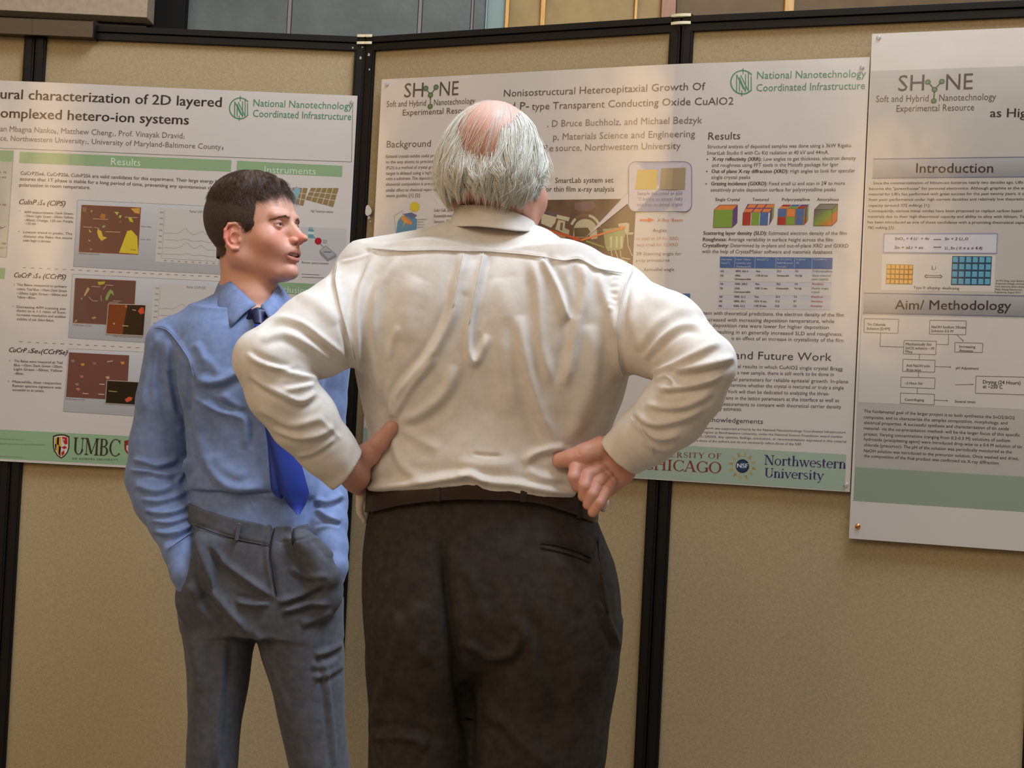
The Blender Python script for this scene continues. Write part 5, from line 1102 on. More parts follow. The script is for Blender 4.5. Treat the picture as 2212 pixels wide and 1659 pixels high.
R([(852, 905), (880, 850), (915, 805), (945, 770)], 7, .0042, -.4); R([(852, 912), (905, 895), (960, 850), (985, 790)], 13, .005, .5); R([(856, 918), (900, 945), (950, 975)], 12, .004, .4)
R([(850, 925), (858, 980), (880, 1020), (930, 1040)], 11, .0042, .4); R([(846, 905), (838, 860), (842, 820)], 8, .0035, -.4)
R([(1020, 980), (1052, 984), (1085, 985)], 4, -.0028, 0); R([(985, 1000), (1040, 1005), (1120, 1000)], 14, .003)
R([(905, 600), (880, 660), (872, 740)], 24, .005); R([(1085, 600), (1095, 700), (1100, 800), (1110, 900)], 30, .006)
R([(1169, 556), (1188, 590), (1205, 625), (1219, 664), (1227, 692)], 9, .0085, -.5, .12); R([(1150, 560), (1162, 620), (1166, 700), (1172, 760), (1192, 830)], 13, .0065, .5, .2)
R([(1258, 566), (1262, 610), (1258, 655), (1246, 700), (1233, 770), (1218, 835)], 12, .0085, .55, .15); R([(1290, 588), (1302, 630), (1322, 680), (1328, 730)], 11, .006, -.4, .2)
R([(1126, 681), (1135, 760), (1150, 830), (1170, 895), (1202, 958)], 17, .0085, .45, .2); R([(1275, 700), (1280, 760), (1268, 850), (1240, 920), (1225, 960)], 20, .007, -.4, .2)
R([(1368, 576), (1352, 610), (1340, 665), (1331, 718), (1336, 790), (1352, 826)], 6, .0036, -.8, .1)
for k in range(6): R([(1322 - 2 * k, 598 + 14 * k), (1343 - 3 * k, 600 + 14 * k)], 4, .0018, 0)
R([(1132, 1002), (1150, 982), (1185, 970), (1222, 966)], 9, .0065, .4); R([(1136, 1012), (1170, 1032), (1215, 1036), (1240, 1060)], 12, .0055, -.3); R([(1225, 1010), (1232, 1050), (1240, 1074)], 9, .0035)
R([(794, 1052), (850, 1048), (900, 1043), (960, 1033), (1010, 1027), (1060, 1040), (1120, 1046), (1180, 1058), (1240, 1064)], 9, .0085, -.2, .03)
R([(800, 1030), (880, 1020), (960, 1010), (1010, 1014)], 16, -.003)
R([(985, 1028), (1018, 1022), (1050, 1044)], 8, .005, .4)
fo.h *= 1.2
# sleeves
for pl, w_, h_, s_ in (([(552, 712), (600, 690), (650, 700), (700, 735), (745, 770)], 8, .0055, .6), ([(560, 735), (610, 722), (660, 742), (718, 780)], 9, .005, .5), ([(530, 762), (560, 782), (610, 800), (650, 812), (688, 818)], 7, .0055, -.6),
                       ([(574, 789), (610, 795), (640, 792)], 5, .003, .4), ([(540, 808), (572, 832), (610, 852), (650, 866), (684, 846)], 8, .0062, .6), ([(610, 842), (640, 838), (680, 830)], 6, .004, -.5), ([(560, 880), (600, 905), (640, 918), (700, 900)], 9, .004, .5),
                       ([(590, 925), (640, 944), (690, 940), (722, 918)], 7, .0042, .5), ([(640, 985), (680, 975), (725, 945)], 6, .003, .4), ([(640, 640), (680, 650), (730, 700)], 15, .004, .4), ([(690, 905), (712, 925), (738, 950)], 5, .002, 0),
                       ([(1390, 778), (1430, 732), (1476, 704), (1522, 708)], 8, .0062, .6), ([(1380, 760), (1420, 700), (1470, 672), (1520, 680)], 12, .0045, .4), ([(1402, 810), (1462, 785), (1535, 748), (1560, 742)], 8, .0055, .5),
                       ([(1450, 802), (1530, 787), (1586, 772)], 9, .0078, .6), ([(1414, 822), (1440, 812), (1462, 834)], 5, .0045, .5), ([(1422, 842), (1500, 832), (1560, 808)], 7, .0062, .6), ([(1394, 874), (1440, 880), (1490, 872), (1540, 845)], 8, .005, .5), ([(1368, 890), (1412, 915), (1470, 905), (1520, 880)], 8, .0052, .5),
                       ([(1375, 912), (1420, 945), (1470, 938)], 7, .0045, .5), ([(1398, 955), (1430, 972), (1462, 962)], 6, .003, .4), ([(1362, 898), (1378, 925), (1402, 958), (1416, 985)], 4.5, .0028, -.9), ([(1395, 640), (1450, 650), (1520, 690)], 16, .003, .3), ([(1372, 620), (1365, 700), (1385, 760)], 12, .0035, .4),
                       ([(715, 950), (700, 985), (676, 1022)], 4, .0, -.9)): R(pl, w_, h_, s_, .2)
fo.h += noise3(P, 22, 5) * .0016 + noise3(P, 70, 6) * .0005
P = fo.apply()
sh = np_mesh('shirt', P, Fq, M_white, OM)
seam(P, 'yoke_seam', [(803, 537), (870, 542), (940, 540), (1000, 542), (1046, 542), (1130, 549), (1190, 557), (1216, 564), (1250, 557), (1290, 580), (1345, 590)], .0013, M_white, sh)
seam(P, 'shoulder_seam', [(731, 566), (724, 602), (735, 660), (750, 718), (766, 780)], .0012, M_white, sh); seam(P, 'shoulder_seam', [(1368, 578), (1352, 612), (1340, 665), (1331, 718), (1336, 790), (1350, 824)], .0012, M_white, sh)
seam(P, 'pleat_edge', [(1001, 546), (995, 580), (987, 620), (978, 665)], .0011, M_white, sh); seam(P, 'pleat_edge', [(1044, 546), (1034, 600), (1023, 650), (1014, 700)], .0011, M_white, sh)
seam(P, 'cuff_seam', [(1362, 900), (1378, 925), (1400, 958), (1414, 984)], .0011, M_white, sh)

# collar folded down round the neck
def collar(path_b, path_t, d0, rx, ry, cpx, m, parent, th=.0035, opening=50, n=44, name='collar', amp=.0):
    # path_b / path_t: heights (photo rows) of lower and upper edge across the back, by photo column
    vs = []; c0 = W(cpx, np.interp(cpx, *path_b), d0); rows_ = 7
    for i in range(n + 1):
        an = math.radians(-90 - (180 - opening) + (360 - 2 * opening) * i / n); ca, sa = math.cos(an), math.sin(an)
        for j in range(rows_):
            t = j / (rows_ - 1); k = 1.0 - .19 * t ** 1.1; rr = (rx * k, ry * k)
            x = c0[0] + rr[0] * ca; y = c0[1] + rr[1] * sa; px = cpx + (x - c0[0]) * F / d0
            yb, yt = np.interp(px, *path_b), np.interp(px, *path_t)
            z = W(px, yb + (yt - yb) * t, y)[2]
            vs.append((x, y, z, ca, sa))
    q = rows_; P = []; 
    for v in vs: P.append((v[0], v[1], v[2]))
    for v in vs: P.append((v[0] - v[3] * th, v[1] - v[4] * th, v[2]))
    M = len(vs); Fc = []
    for i in range(n):
        for j in range(q - 1):
            a = i * q + j; Fc += [(a, a + q, a + q + 1, a + 1), (M + a, M + a + 1, M + a + q + 1, M + a + q)]
        a = i * q; Fc += [(a, M + a, M + a + q, a + q)]; a = i * q + q - 1; Fc += [(a, a + q, M + a + q, M + a)]
    for a0 in (0, n * q):
        for j in range(q - 1): a = a0 + j; Fc.append((a, a + 1, M + a + 1, M + a))
    o = mesh_obj(name, P, Fc, m, parent, True); return o
co = collar(([940, 965, 1032, 1075, 1112, 1150, 1172], [492, 489, 488, 492, 498, 500, 500]), ([960, 990, 1020, 1075, 1110, 1140, 1165], [450, 441, 440, 444, 455, 468, 484]), 2.60, .0765, .078, 1068, M_white, sh)
sd = co.modifiers.new('sub', 'SUBSURF'); sd.levels = sd.render_levels = 1

# shirt tail that hangs out on the left of the belt
S = Field(axis([(-.25, .002), -.16]), axis([(2.5, .0025), 2.75]), axis([(1.08, .002), 1.20]))
S.chain([(pt(800, 1062, 2.60), .010), (pt(788, 1078, 2.60), .0165), (pt(785, 1100, 2.60), .0135), (pt(788, 1124, 2.60), .006)], .006, flat=((.9, -.4, 0), .7))
P, Fq = S.mesh(); fo = Folds(P, normals(P, Fq)); fo.ridge([(795, 1070), (786, 1095), (790, 1120)], 4, -.003); np_mesh('shirt_tail', fo.apply(), Fq, M_white, sh)
S = Field(axis([(.09, .0018), .17]), axis([(2.5, .002), 2.72]), axis([(1.11, .0018), 1.19])); S.chain([(pt(1288, 1072, 2.62), .014), (pt(1300, 1085, 2.62), .0105), (pt(1303, 1100, 2.62), .005)], .005)
P, Fq = S.mesh(); np_mesh('shirt_tail', P, Fq, M_white, sh)

# trousers
xs = axis([(-.36, .004), .30]); ys = axis([(2.42, .004), (2.66, .007), 2.82]); zs = axis([(.05, .012), (.62, .004), 1.19])
S = Field(xs, ys, zs)
S.stack([row(*t) for t in hipsec], 2.3, .02); S.stack([row(*t) for t in legL], 2.1, .012); S.stack([row(*t) for t in legR], 2.1, .012)
S.ell(pt(928, 1330, 2.545), (.088, .062, .13), None, .035); S.ell(pt(1180, 1330, 2.54), (.100, .064, .135), None, .035)
P, Fq = largest(*S.mesh()); P = relax(P, Fq, 2, .5); x_, y_, d_ = project(P)
N = normals(P, Fq); fo = Folds(P, N); R = fo.ridge
R([(955, 1130), (956, 1200), (964, 1290), (976, 1380), (990, 1450), (1004, 1520), (1010, 1600)], 15, -.017, 0, .35)
R([(955, 1180), (960, 1250), (970, 1320), (982, 1390), (998, 1450), (1010, 1520), (1014, 1600)], 7, -.008, 0, .15); R([(956, 1090), (957, 1180)], 3, -.002, 0, .1)
for pl, w_, h_, s_ in (([(862, 1320), (850, 1400), (820, 1520), (796, 1585)], 14, .008, .5), ([(798, 1592), (850, 1590), (905, 1598), (922, 1625)], 12, .009, -.5), ([(905, 1300), (895, 1380), (925, 1440)], 22, .007, .4), ([(1111, 1330), (1146, 1400), (1160, 1470), (1180, 1560)], 16, .007, -.5),
                       ([(990, 1392), (1030, 1400), (1060, 1418), (1105, 1410), (1122, 1370)], 12, .009, .6), ([(1040, 1540), (1090, 1560), (1150, 1620), (1190, 1659)], 16, .007, .4), ([(1010, 1220), (1030, 1290), (1060, 1370)], 16, .004, .4), ([(1190, 1200), (1230, 1260), (1250, 1330)], 18, .004, .4),
                       ([(1300, 1150), (1296, 1220), (1305, 1280), (1312, 1320)], 5, .0035, .8), ([(1296, 1300), (1320, 1360), (1338, 1400)], 8, .006, .5), ([(1260, 1420), (1240, 1520), (1225, 1620)], 22, .005, .3), ([(800, 1180), (806, 1280), (800, 1400)], 14, .003, .4), ([(860, 1450), (870, 1540), (900, 1600)], 20, .005, .4)): R(pl, w_, h_, s_, .2)
R([(1168, 1172), (1200, 1176), (1240, 1186), (1278, 1200)], 2.6, -.0035, 0, .05); R([(1172, 1182), (1205, 1190), (1245, 1200), (1276, 1210)], 2.6, -.0022, 0, .05); R([(1168, 1177), (1200, 1183), (1240, 1193), (1278, 1205)], 2.4, .0018, 0, .05)
fo.h += noise3(P, 16, 8) * .0022
Pt = fo.apply(); tr = np_mesh('trousers', Pt, Fq, M_trou, OM)
M_slit = mat('painted_slit_shade', srgb(14, 12, 11), .9)  # near-black colour stands in for the shade in pocket and seam slits
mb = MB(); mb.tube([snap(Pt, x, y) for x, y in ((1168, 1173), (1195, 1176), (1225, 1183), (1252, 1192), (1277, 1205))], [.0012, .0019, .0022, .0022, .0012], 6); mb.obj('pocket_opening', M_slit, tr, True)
mb = MB(); mb.tube([snap(Pt, x, y) for x, y in ((1168, 1181), (1195, 1187), (1225, 1194), (1252, 1203), (1275, 1213))], .0024, 6); mb.obj('pocket_welt', M_trou, tr, True)
mb = MB(); mb.tube([snap(Pt, x, y) for x, y in ((1294, 1160), (1296, 1200), (1301, 1245), (1308, 1290), (1314, 1325))], .0020, 6); mb.obj('side_pocket_edge', M_trou, tr, True)

# belt with loops
bx = [790, 812, 870, 945, 1010, 1120, 1170, 1240, 1292, 1310]; by = [1082, 1078, 1062, 1050, 1046, 1049, 1057, 1082, 1108, 1114]
def belt_ring(parent, m, bx, by, d0, xl, xr, ry, hgt, th=.004, name='belt', front_y=None, n=96):
    c = W((xl + xr) / 2, np.interp((xl + xr) / 2, bx, by), d0); rx = (xr - xl) / 2 * d0 / F; vs = []
    for i in range(n):
        an = 2 * math.pi * i / n; cs, sn = math.cos(an), math.sin(an); e = 2 / 2.3
        x = c[0] + rx * math.copysign(abs(cs) ** e, cs); y = c[1] + ry * math.copysign(abs(sn) ** e, sn); px = (xl + xr) / 2 + (x - c[0]) * F / d0
        z = W(px, np.interp(px, bx, by), d0)[2]
        for dz, off in ((-hgt / 2, .0), (-hgt / 2, th * .8), (-hgt / 2 + .003, th), (hgt / 2 - .003, th), (hgt / 2, th * .8), (hgt / 2, 0)):
            vs.append((x + cs * off, y + sn * off, z + dz))
    Fc = [(i * 6 + j, ((i + 1) % n) * 6 + j, ((i + 1) % n) * 6 + (j + 1) % 6, i * 6 + (j + 1) % 6) for i in range(n) for j in range(6)]
    return mesh_obj(name, vs, Fc, m, parent, True)
be = belt_ring(tr, M_leather, bx, by, 2.625, 795, 1290, .1315, .036)
for px in (812, 948, 1130, 1249):
    y = float(np.interp(px, bx, by)); c = W((795 + 1290) / 2, y, 2.625); u = (px - 1042.5) / 247.5; dy = .1315 * max(0, 1 - abs(u) ** 2.3) ** (1 / 2.3)
    dpt = c[1] - dy; k = dpt / ray(px, y)[1]; p = Vector(W(px, y, k)); nx = Vector((u * .9, -1 + abs(u) ** 3 * .8, 0)).normalized(); tx = Vector((-nx.y, nx.x, 0))
    q = lambda a, b_, z: p + tx * a + nx * b_ + Vector((0, 0, z)); mb = MB()
    mb.hexa([q(-.0055, 0, -.024), q(-.0055, .007, -.024), q(.0055, .007, -.024), q(.0055, 0, -.024), q(-.005, 0, .006), q(-.005, .006, .006), q(.005, .006, .006), q(.005, 0, .006)])
    mb.obj('belt_loop', M_trou, tr, bevel=.0015)

# shoes
def shoe(parent, x, y, yaw_, m):
    S = Field(axis([(x - .2, .006), x + .2]), axis([(y - .2, .006), y + .26]), axis([(-.005, .005), .14])); c, s_ = math.cos(yaw_), math.sin(yaw_)
    g = lambda a, z: (x + a * s_, y + a * c, z)
    S.cone(g(-.09, .035), g(.15, .03), .04, .042, .02); S.cone(g(-.07, .04), g(-.05, .10), .042, .045, .02); S.cone(g(-.02, .05), g(.08, .035), .045, .04, .03); S.plane_cut((0, 0, .002), (0, 0, -1), (x - .3, y - .3, -.1), (x + .3, y + .4, .3))
    P, Fq = S.mesh(); return np_mesh('shoe', relax(P, Fq), Fq, m, parent)
a, b_ = pt(838, 2560, 2.66), pt(1115, 2560, 2.66)
shoe(OM, a[0], a[1], -.12, M_shoe); shoe(OM, b_[0], b_[1], .15, M_shoe)

# hair
Rp_u = np.array([-.115, -.100, -.085, -.06, -.035, 0., .03, .052, .068, .080, .088, .091]); Rp_r = np.array([.60, .70, .80, .93, 1.0, 1.0, .93, .80, .63, .43, .20, .0])
def hairpos(th, u, off):
    r = np.interp(u, Rp_u, Rp_r)
    fx = (-.012 + .090 * r * np.cos(th)) + off * np.cos(th) * np.clip(r * 1.3, 0, 1); rx_ = .0705 * r * np.sin(th) + off * np.sin(th) * np.clip(r * 1.3, 0, 1); uu = u + off * np.clip((u - .03) / .05, 0, 1)
    return Hc + fx[..., None] * hf + rx_[..., None] * hr + uu[..., None] * hu
def bald(p):                            # 1 = bare scalp
    x, y, _ = project(p.reshape(-1, 3)); l = (p.reshape(-1, 3) - Hc) @ HR.T
    e = ((x - 1038) / 50) ** 2 + ((y - 282) / 58) ** 2; f = (l[:, 0] > .0) & (l[:, 2] > .045)
    e2 = ((x - 1060) / 64) ** 2 + ((y - 235) / 42) ** 2
    return np.where(f, 1.0, np.clip(1.5 - np.minimum(e, e2) , 0, 1)).reshape(p.shape[:-1])
r_ = np.random.default_rng(11)
def strands(n, u0, u1, th0, th1, off0, off1, rad, wav, length=None, k=15, bl=.55, seed=0, nc=70, tight=.75):
    r = np.random.default_rng(seed); th = r.uniform(th0, th1, n * 3); u = r.uniform(u0, u1, n * 3)
    p = hairpos(th, u, np.zeros(len(th))); keep = bald(p) < r.uniform(.1, bl + .3, len(th)); face = (np.cos(th) > .45) & (u < .02); keep &= ~face
    th, u = th[keep][:n], u[keep][:n]; m = len(th); t = np.linspace(0, 1, k)[None]
    cid = np.floor((th + .25 * np.sin(u * 30)) / (2 * PI) * nc).astype(int) % nc; rc = np.random.default_rng(77).uniform(-1, 1, (nc, 4))[cid]; thc = (cid + .5) / nc * 2 * PI
    ue = -.071 + .009 * rc[:, 3] + r.normal(0, .007, m); ue = np.minimum(ue, u - .02); fore = (th < 1.5); ue = np.where(fore, np.maximum(ue, -.035 + .01 * rc[:, 0]), ue); ue = np.minimum(ue, u - .012)
    if length is not None: ue = np.maximum(ue, u - length * r.uniform(.7, 1.3, m))
    U = u[:, None] + (ue - u)[:, None] * t; pull = tight * np.clip((t - .1) / .9, 0, 1) ** 1.3
    TH = th[:, None] * (1 - pull) + thc[:, None] * pull + wav * (.13 * rc[:, :1] * np.sin(t * 5 + rc[:, 1:2] * 3) * t + .10 * rc[:, 2:3] * t ** 2 * np.sign(rc[:, 2:3])) + r.normal(0, .012, m)[:, None] * t
    OFF = off0 + (off1 - off0) * np.sin(np.clip(t * 1.1, 0, 1) * np.pi * .8) * (.75 + .35 * rc[:, 1:2]) * r.uniform(.5, 1.1, m)[:, None] + .0035 * wav * np.sin(t * 7 + rc[:, :1] * 5) * t
    Pc = hairpos(TH, U, OFF); rr = rad * r.uniform(.6, 1.25, m)[:, None] * np.clip(1.2 - t ** 2.2, .15, 1) * np.ones_like(U)
    ok_ = np.ones(m, bool) if length is not None else bald(Pc[:, 2:]).max(1) < .97
    return Pc[ok_], rr[ok_]
PI = math.pi; parts = []
for args in (dict(n=6500, u0=-.05, u1=.078, th0=.75, th1=2*PI-.75, off0=.003, off1=.009, rad=.00045, wav=.8, seed=1, tight=.55), dict(n=3800, u0=-.03, u1=.070, th0=.9, th1=5.4, off0=.004, off1=.016, rad=.00045, wav=1.5, seed=2, nc=46, tight=.85), dict(n=1500, u0=-.02, u1=.07, th0=3.4, th1=5.2, off0=.004, off1=.015, rad=.0005, wav=1.2, seed=3, nc=60),
             dict(n=420, u0=-.01, u1=.088, th0=2.0, th1=4.6, off0=.0025, off1=.006, rad=.0002, wav=.5, length=.06, bl=3, seed=4), dict(n=220, u0=-.03, u1=.05, th0=1.0, th1=5.4, off0=.008, off1=.024, rad=.00022, wav=2.0, seed=5, tight=.2), dict(n=900, u0=.03, u1=.086, th0=1.6, th1=3.1, off0=.002, off1=.006, rad=.0004, wav=.8, bl=.5, seed=6)):
    Pc, rr = strands(**args); parts.append(cyl_strands(Pc, rr))
# matted under layer
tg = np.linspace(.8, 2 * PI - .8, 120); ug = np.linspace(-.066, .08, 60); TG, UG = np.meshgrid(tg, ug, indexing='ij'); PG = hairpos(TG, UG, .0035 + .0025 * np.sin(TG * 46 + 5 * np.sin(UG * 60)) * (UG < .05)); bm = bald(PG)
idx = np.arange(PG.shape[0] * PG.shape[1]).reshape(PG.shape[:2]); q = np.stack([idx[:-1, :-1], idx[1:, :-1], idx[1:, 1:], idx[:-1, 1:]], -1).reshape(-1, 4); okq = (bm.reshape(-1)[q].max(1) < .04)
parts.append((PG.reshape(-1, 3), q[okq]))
n0 = 0; PP = []; FF = []; MI = []
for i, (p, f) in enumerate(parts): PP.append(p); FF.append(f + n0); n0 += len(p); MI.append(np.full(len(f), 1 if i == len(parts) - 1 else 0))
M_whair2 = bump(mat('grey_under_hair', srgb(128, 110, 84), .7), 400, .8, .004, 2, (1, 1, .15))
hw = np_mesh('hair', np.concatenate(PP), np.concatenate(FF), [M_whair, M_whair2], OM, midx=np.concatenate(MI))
# ------------------------------------------------------------------ the young man in the blue shirt
M_blue = cloth_mat('blue_oxford_cloth', srgb(108, 128, 170), srgb(120, 140, 182), .7, 1100, .4, .3, .15)
M_grey = cloth_mat('grey_heather_wool', srgb(76, 78, 85), srgb(87, 89, 96), .85, 800, .5, .15, .1)
M_tie = bump(mat('royal_blue_silk', srgb(40, 60, 150), .5, 0, .4), 1600, .2, .0003)
M_dark_hair = mat('dark_brown_hair', srgb(84, 61, 46), .42, 0, .5)
YM = empty('person'); tag(YM, 'young dark haired man in blue shirt and tie, smiling, hands in pockets', 'person')
D = 3.43
YH = pt(545, 470, D); ya = math.radians(25); gf = np.array([math.cos(ya), -math.sin(ya), .0]); gl = np.array([math.sin(ya), math.cos(ya), 0.]); gu = np.array([0, 0, 1.])
tilt = math.radians(1.5); gf, gu = gf * math.cos(tilt) + gu * math.sin(tilt), gu * math.cos(tilt) - gf * math.sin(tilt)
YR = np.array([gf, gl, gu]); yp = lambda f, l, u: YH + f * gf + l * gl + u * gu
ytor = [(672, 420, 668, D, .085), (710, 392, 698, D, .100), (760, 384, 706, D, .112), (830, 392, 704, D, .116), (900, 400, 700, D, .112), (980, 405, 696, D, .106), (1035, 404, 700, D, .110), (1060, 407, 697, D, .110), (1075, 414, 690, D, .101), (1125, 417, 690, D, .104), (1175, 420, 692, D, .105)]
yhip = [(1085, 410, 692, D, .108), (1125, 406, 702, D, .114), (1170, 399, 722, D, .119), (1220, 394, 735, D, .122), (1280, 389, 738, D, .122), (1330, 389, 738, D, .118), (1365, 393, 738, D, .112)]
ylL = [(1290, 389, 566, D, .108), (1350, 391, 560, D, .103), (1410, 401, 545, D, .097), (1480, 407, 535, D, .092), (1560, 408, 520, D, .087), (1659, 403, 512, D, .082), (1850, 398, 502, D + .01, .072), (2050, 396, 494, D + .02, .066), (2185, 392, 492, D + .03, .066)]
ylR = [(1290, 556, 738, D, .108), (1350, 552, 738, D, .105), (1410, 562, 743, D, .099), (1480, 585, 744, D, .093), (1560, 604, 746, D, .088), (1659, 625, 757, D, .083), (1850, 648, 765, D, .073), (2050, 662, 772, D + .01, .066), (2185, 670, 778, D + .02, .066)]
yaL = [(372, 752, 3.44, .0565), (353, 865, 3.45, .056), (343, 960, 3.46, .060), (340, 1030, 3.462, .066), (352, 1078, 3.44, .062), (372, 1130, 3.41, .048), (390, 1190, 3.375, .036), (401, 1236, 3.352, .031), (406, 1262, 3.352, .027)]
yaR = [(708, 752, 3.44, .052), (703, 870, 3.45, .044), (700, 960, 3.455, .045), (700, 1035, 3.455, .048), (703, 1085, 3.43, .046), (708, 1130, 3.40, .040), (716, 1180, 3.375, .034), (718, 1222, 3.355, .031), (716, 1248, 3.355, .027)]

h0 = YH
B = Field(axis([(h0[0] - .36, .008), (h0[0] - .13, .0018), (h0[0] + .155, .006), h0[0] + .34]), axis([(h0[1] - .2, .008), (h0[1] - .155, .0018), (h0[1] + .115, .008), h0[1] + .22]), axis([(-.01, .012), (1.40, .0035), (h0[2] - .15, .0016), h0[2] + .1]))
B.stack(shr(ytor, .84), 2.3, .02); B.stack(shr(yhip, .84), 2.3, .03); B.stack(shr(ylL, .78), 2, .03); B.stack(shr(ylR, .78), 2, .03)
B.cone(pt(540, 668, D), pt(385, 735, D), .036, .040, .03); B.cone(pt(540, 668, D), pt(700, 738, D), .036, .040, .03)
B.chain(ch(yaL, .7), .012); B.chain(ch(yaR, .7), .012)
for x, y, d, s_ in ((412, 1290, 3.36, 1), (706, 1278, 3.36, -1)):        # hands down in the pockets
    B.cone(pt(x - 4 * s_, y - 30, d), pt(x + 10 * s_, y + 20, d), .020, .030, .01, flat=((0, 1, 0), .6))
    for k in range(4): B.chain([(pt(x + (10 + 9 * k - 8) * s_, y + 20, d), .0095), (pt(x + (16 + 9 * k - 8) * s_, y + 52, d + .006), .009), (pt(x + (18 + 8 * k - 8) * s_, y + 76, d + .02), .008)], .003)
    B.chain([(pt(x + 30 * s_, y - 5, d), .012), (pt(x + 46 * s_, y + 24, d), .0105), (pt(x + 50 * s_, y + 44, d + .005), .009)], .004)
B.cone(yp(-.022, 0, -.06), pt(538, 650, D + .012), .050, .056, .025); B.cone(pt(538, 650, D + .01), pt(540, 700, D), .058, .07, .03)
B.cone(yp(.030, 0, -.115), pt(556, 640, D - .03), .026, .032, .022)
# skull, jaw, face
B.ell(yp(-.008, 0, 0), (.096, .077, .086), YR, .01); B.ell(yp(.036, 0, .004), (.058, .062, .060), YR, .012)
B.ell(yp(.038, 0, -.045), (.058, .058, .068), YR, .02)
for sg in (-1, 1):
    B.cone(yp(.002, .050 * sg, -.055), yp(.004, .048 * sg, -.085), .015, .014, .03); B.cone(yp(.006, .046 * sg, -.090), yp(.078, .018 * sg, -.119), .0155, .0155, .025)
    B.ell(yp(.066, .040 * sg, -.053), (.026, .023, .027), YR, .014); B.ell(yp(.082, .028 * sg, -.066), (.018, .017, .018), YR, .014)
    B.cone(yp(.082, .040 * sg, -.003), yp(.091, .014 * sg, -.003), .0095, .0095, .012)
B.ell(yp(.050, 0, -.088), (.055, .042, .042), YR, .02); B.ell(yp(.097, 0, -.117), (.0195, .020, .0175), YR, .010)
B.ell(yp(.091, 0, -.075), (.026, .031, .024), YR, .010)
for sg in (-1, 1):
    B.ell(yp(.101, .033 * sg, -.0215), (.018, .0165, .0115), YR, .009, neg=True)
    e = yp(.0805, .0315 * sg, -.0220); B.ell(e, (.0131, .0131, .0131), None, .003)
    B.chain([(yp(a, b_ * sg, c), .0016) for a, b_, c in [(.0895, .0195, -.0225), (.0935, .0255, -.0180), (.0940, .0320, -.0168), (.0905, .0390, -.0185), (.086, .0430, -.0215)]], .002)
    B.chain([(yp(.0905, .0205 * sg, -.0226), .0012), (yp(.0945, .0260 * sg, -.0216), .0029), (yp(.0950, .0325 * sg, -.0214), .0031), (yp(.0915, .0385 * sg, -.0220), .0024), (yp(.0885, .0420 * sg, -.0226), .0010)], .0010, neg=True)
B.cone(yp(.093, 0, -.012), yp(.1240, 0, -.0440), .0066, .0062, .008); B.ell(yp(.1300, 0, -.0478), (.0092, .0080, .0074), YR, .006); B.cone(yp(.1, 0, -.035), yp(.115, 0, -.052), .0115, .0098, .01)
for sg in (-1, 1):
    B.ell(yp(.1110, .0120 * sg, -.0530), (.0100, .0055, .0068), YR, .0035); B.ell(yp(.1165, .0065 * sg, -.0605), (.0050, .0032, .0030), YR, .0015, neg=True)
    # lips in a smile, corners drawn back
    B.chain([(yp(.1125, 0, -.0740), .0037), (yp(.1110, .010 * sg, -.0743), .0035), (yp(.1070, .0175 * sg, -.0772), .0028), (yp(.1012, .0234 * sg, -.0816), .0016)], .0025)
    B.chain([(yp(.1100, 0, -.0925), .0047), (yp(.1085, .010 * sg, -.0921), .0043), (yp(.1042, .0175 * sg, -.0892), .0032), (yp(.1012, .0230 * sg, -.0836), .0018)], .0028)
    B.chain([(yp(.121, 0, -.0830), .0050), (yp(.117, .010 * sg, -.0832), .0046), (yp(.110, .0175 * sg, -.0830), .0032), (yp(.1042, .0222 * sg, -.0826), .0014)], .0010, neg=True)
    B.chain([(yp(.112, 0, -.0832), .0048), (yp(.108, .010 * sg, -.0832), .0044), (yp(.103, .0170 * sg, -.0828), .0028)], .0010, neg=True)
    # ear
    c = np.cos(.42); s_ = np.sin(.42); R2 = np.array([gf * c - gl * sg * s_, gf * s_ * sg + gl * c, gu]); e = lambda a, b_, u: yp(.0105, .0645 * sg, -.051) + a * (-R2[0]) + b_ * R2[1] * sg + u * R2[2]
    B.ell(e(.008, .004, .002), (.0190, .0046, .0270), R2, .006); B.cone(e(.004, -.008, .004), e(.012, .003, .002), .012, .010, .008)
    B.chain([(e(-.004, .008, .006), .0026), (e(-.006, .009, .020), .0030), (e(.004, .0095, .0285), .0034), (e(.018, .0105, .0265), .0034), (e(.0255, .011, .014), .0034), (e(.0255, .011, -.002), .0032), (e(.019, .010, -.016), .0032), (e(.010, .009, -.024), .0046), (e(.001, .0075, -.0235), .0046)], .0028)
    B.chain([(e(.012, .009, .016), .0022), (e(.0155, .0095, .002), .0024), (e(.010, .009, -.010), .0024)], .002); B.ell(e(-.0035, .008, -.006), (.0040, .0030, .0060), R2, .003)
    B.ell(e(.0055, .0105, -.001), (.0075, .0050, .0100), R2, .003, neg=True); B.ell(e(.019, .012, .010), (.0028, .0032, .0110), R2, .002, neg=True)
P, Fq = largest(*B.mesh()); P = relax(P, Fq, 1, .45); l = (P - YH) @ YR.T; nz = (noise3(P, 70, 4) * .5 + .5)[:, None]; f_, l_, u_ = l.T
base = np.array(srgb(211, 160, 138)); tint = base * (1 - .35 * nz) + np.array(srgb(214, 146, 124)) * .35 * nz
def blob(c, r, col, a):
    global tint
    w_ = a * np.exp(-sum(((q - cc) / rr) ** 2 for q, cc, rr in zip((f_, np.abs(l_), u_), c, r)))[:, None]; tint = tint * (1 - w_) + np.array(srgb(*col)) * w_
blob((.085, .042, -.05), (.03, .022, .022), (214, 122, 106), .42); blob((.125, 0, -.05), (.012, .016, .012), (216, 108, 92), .7); blob((-.006, .085, -.05), (.022, .02, .032), (222, 118, 100), .65)
blob((.07, .03, -.105), (.05, .04, .022), (176, 122, 104), .55); blob((.098, .02, .03), (.03, .04, .03), (224, 176, 154), .5)
lipu = np.abs(np.hypot((np.abs(l_)) * .0, u_ + .0745)) ; m = (np.abs(l_) < .028) & (f_ > .096)
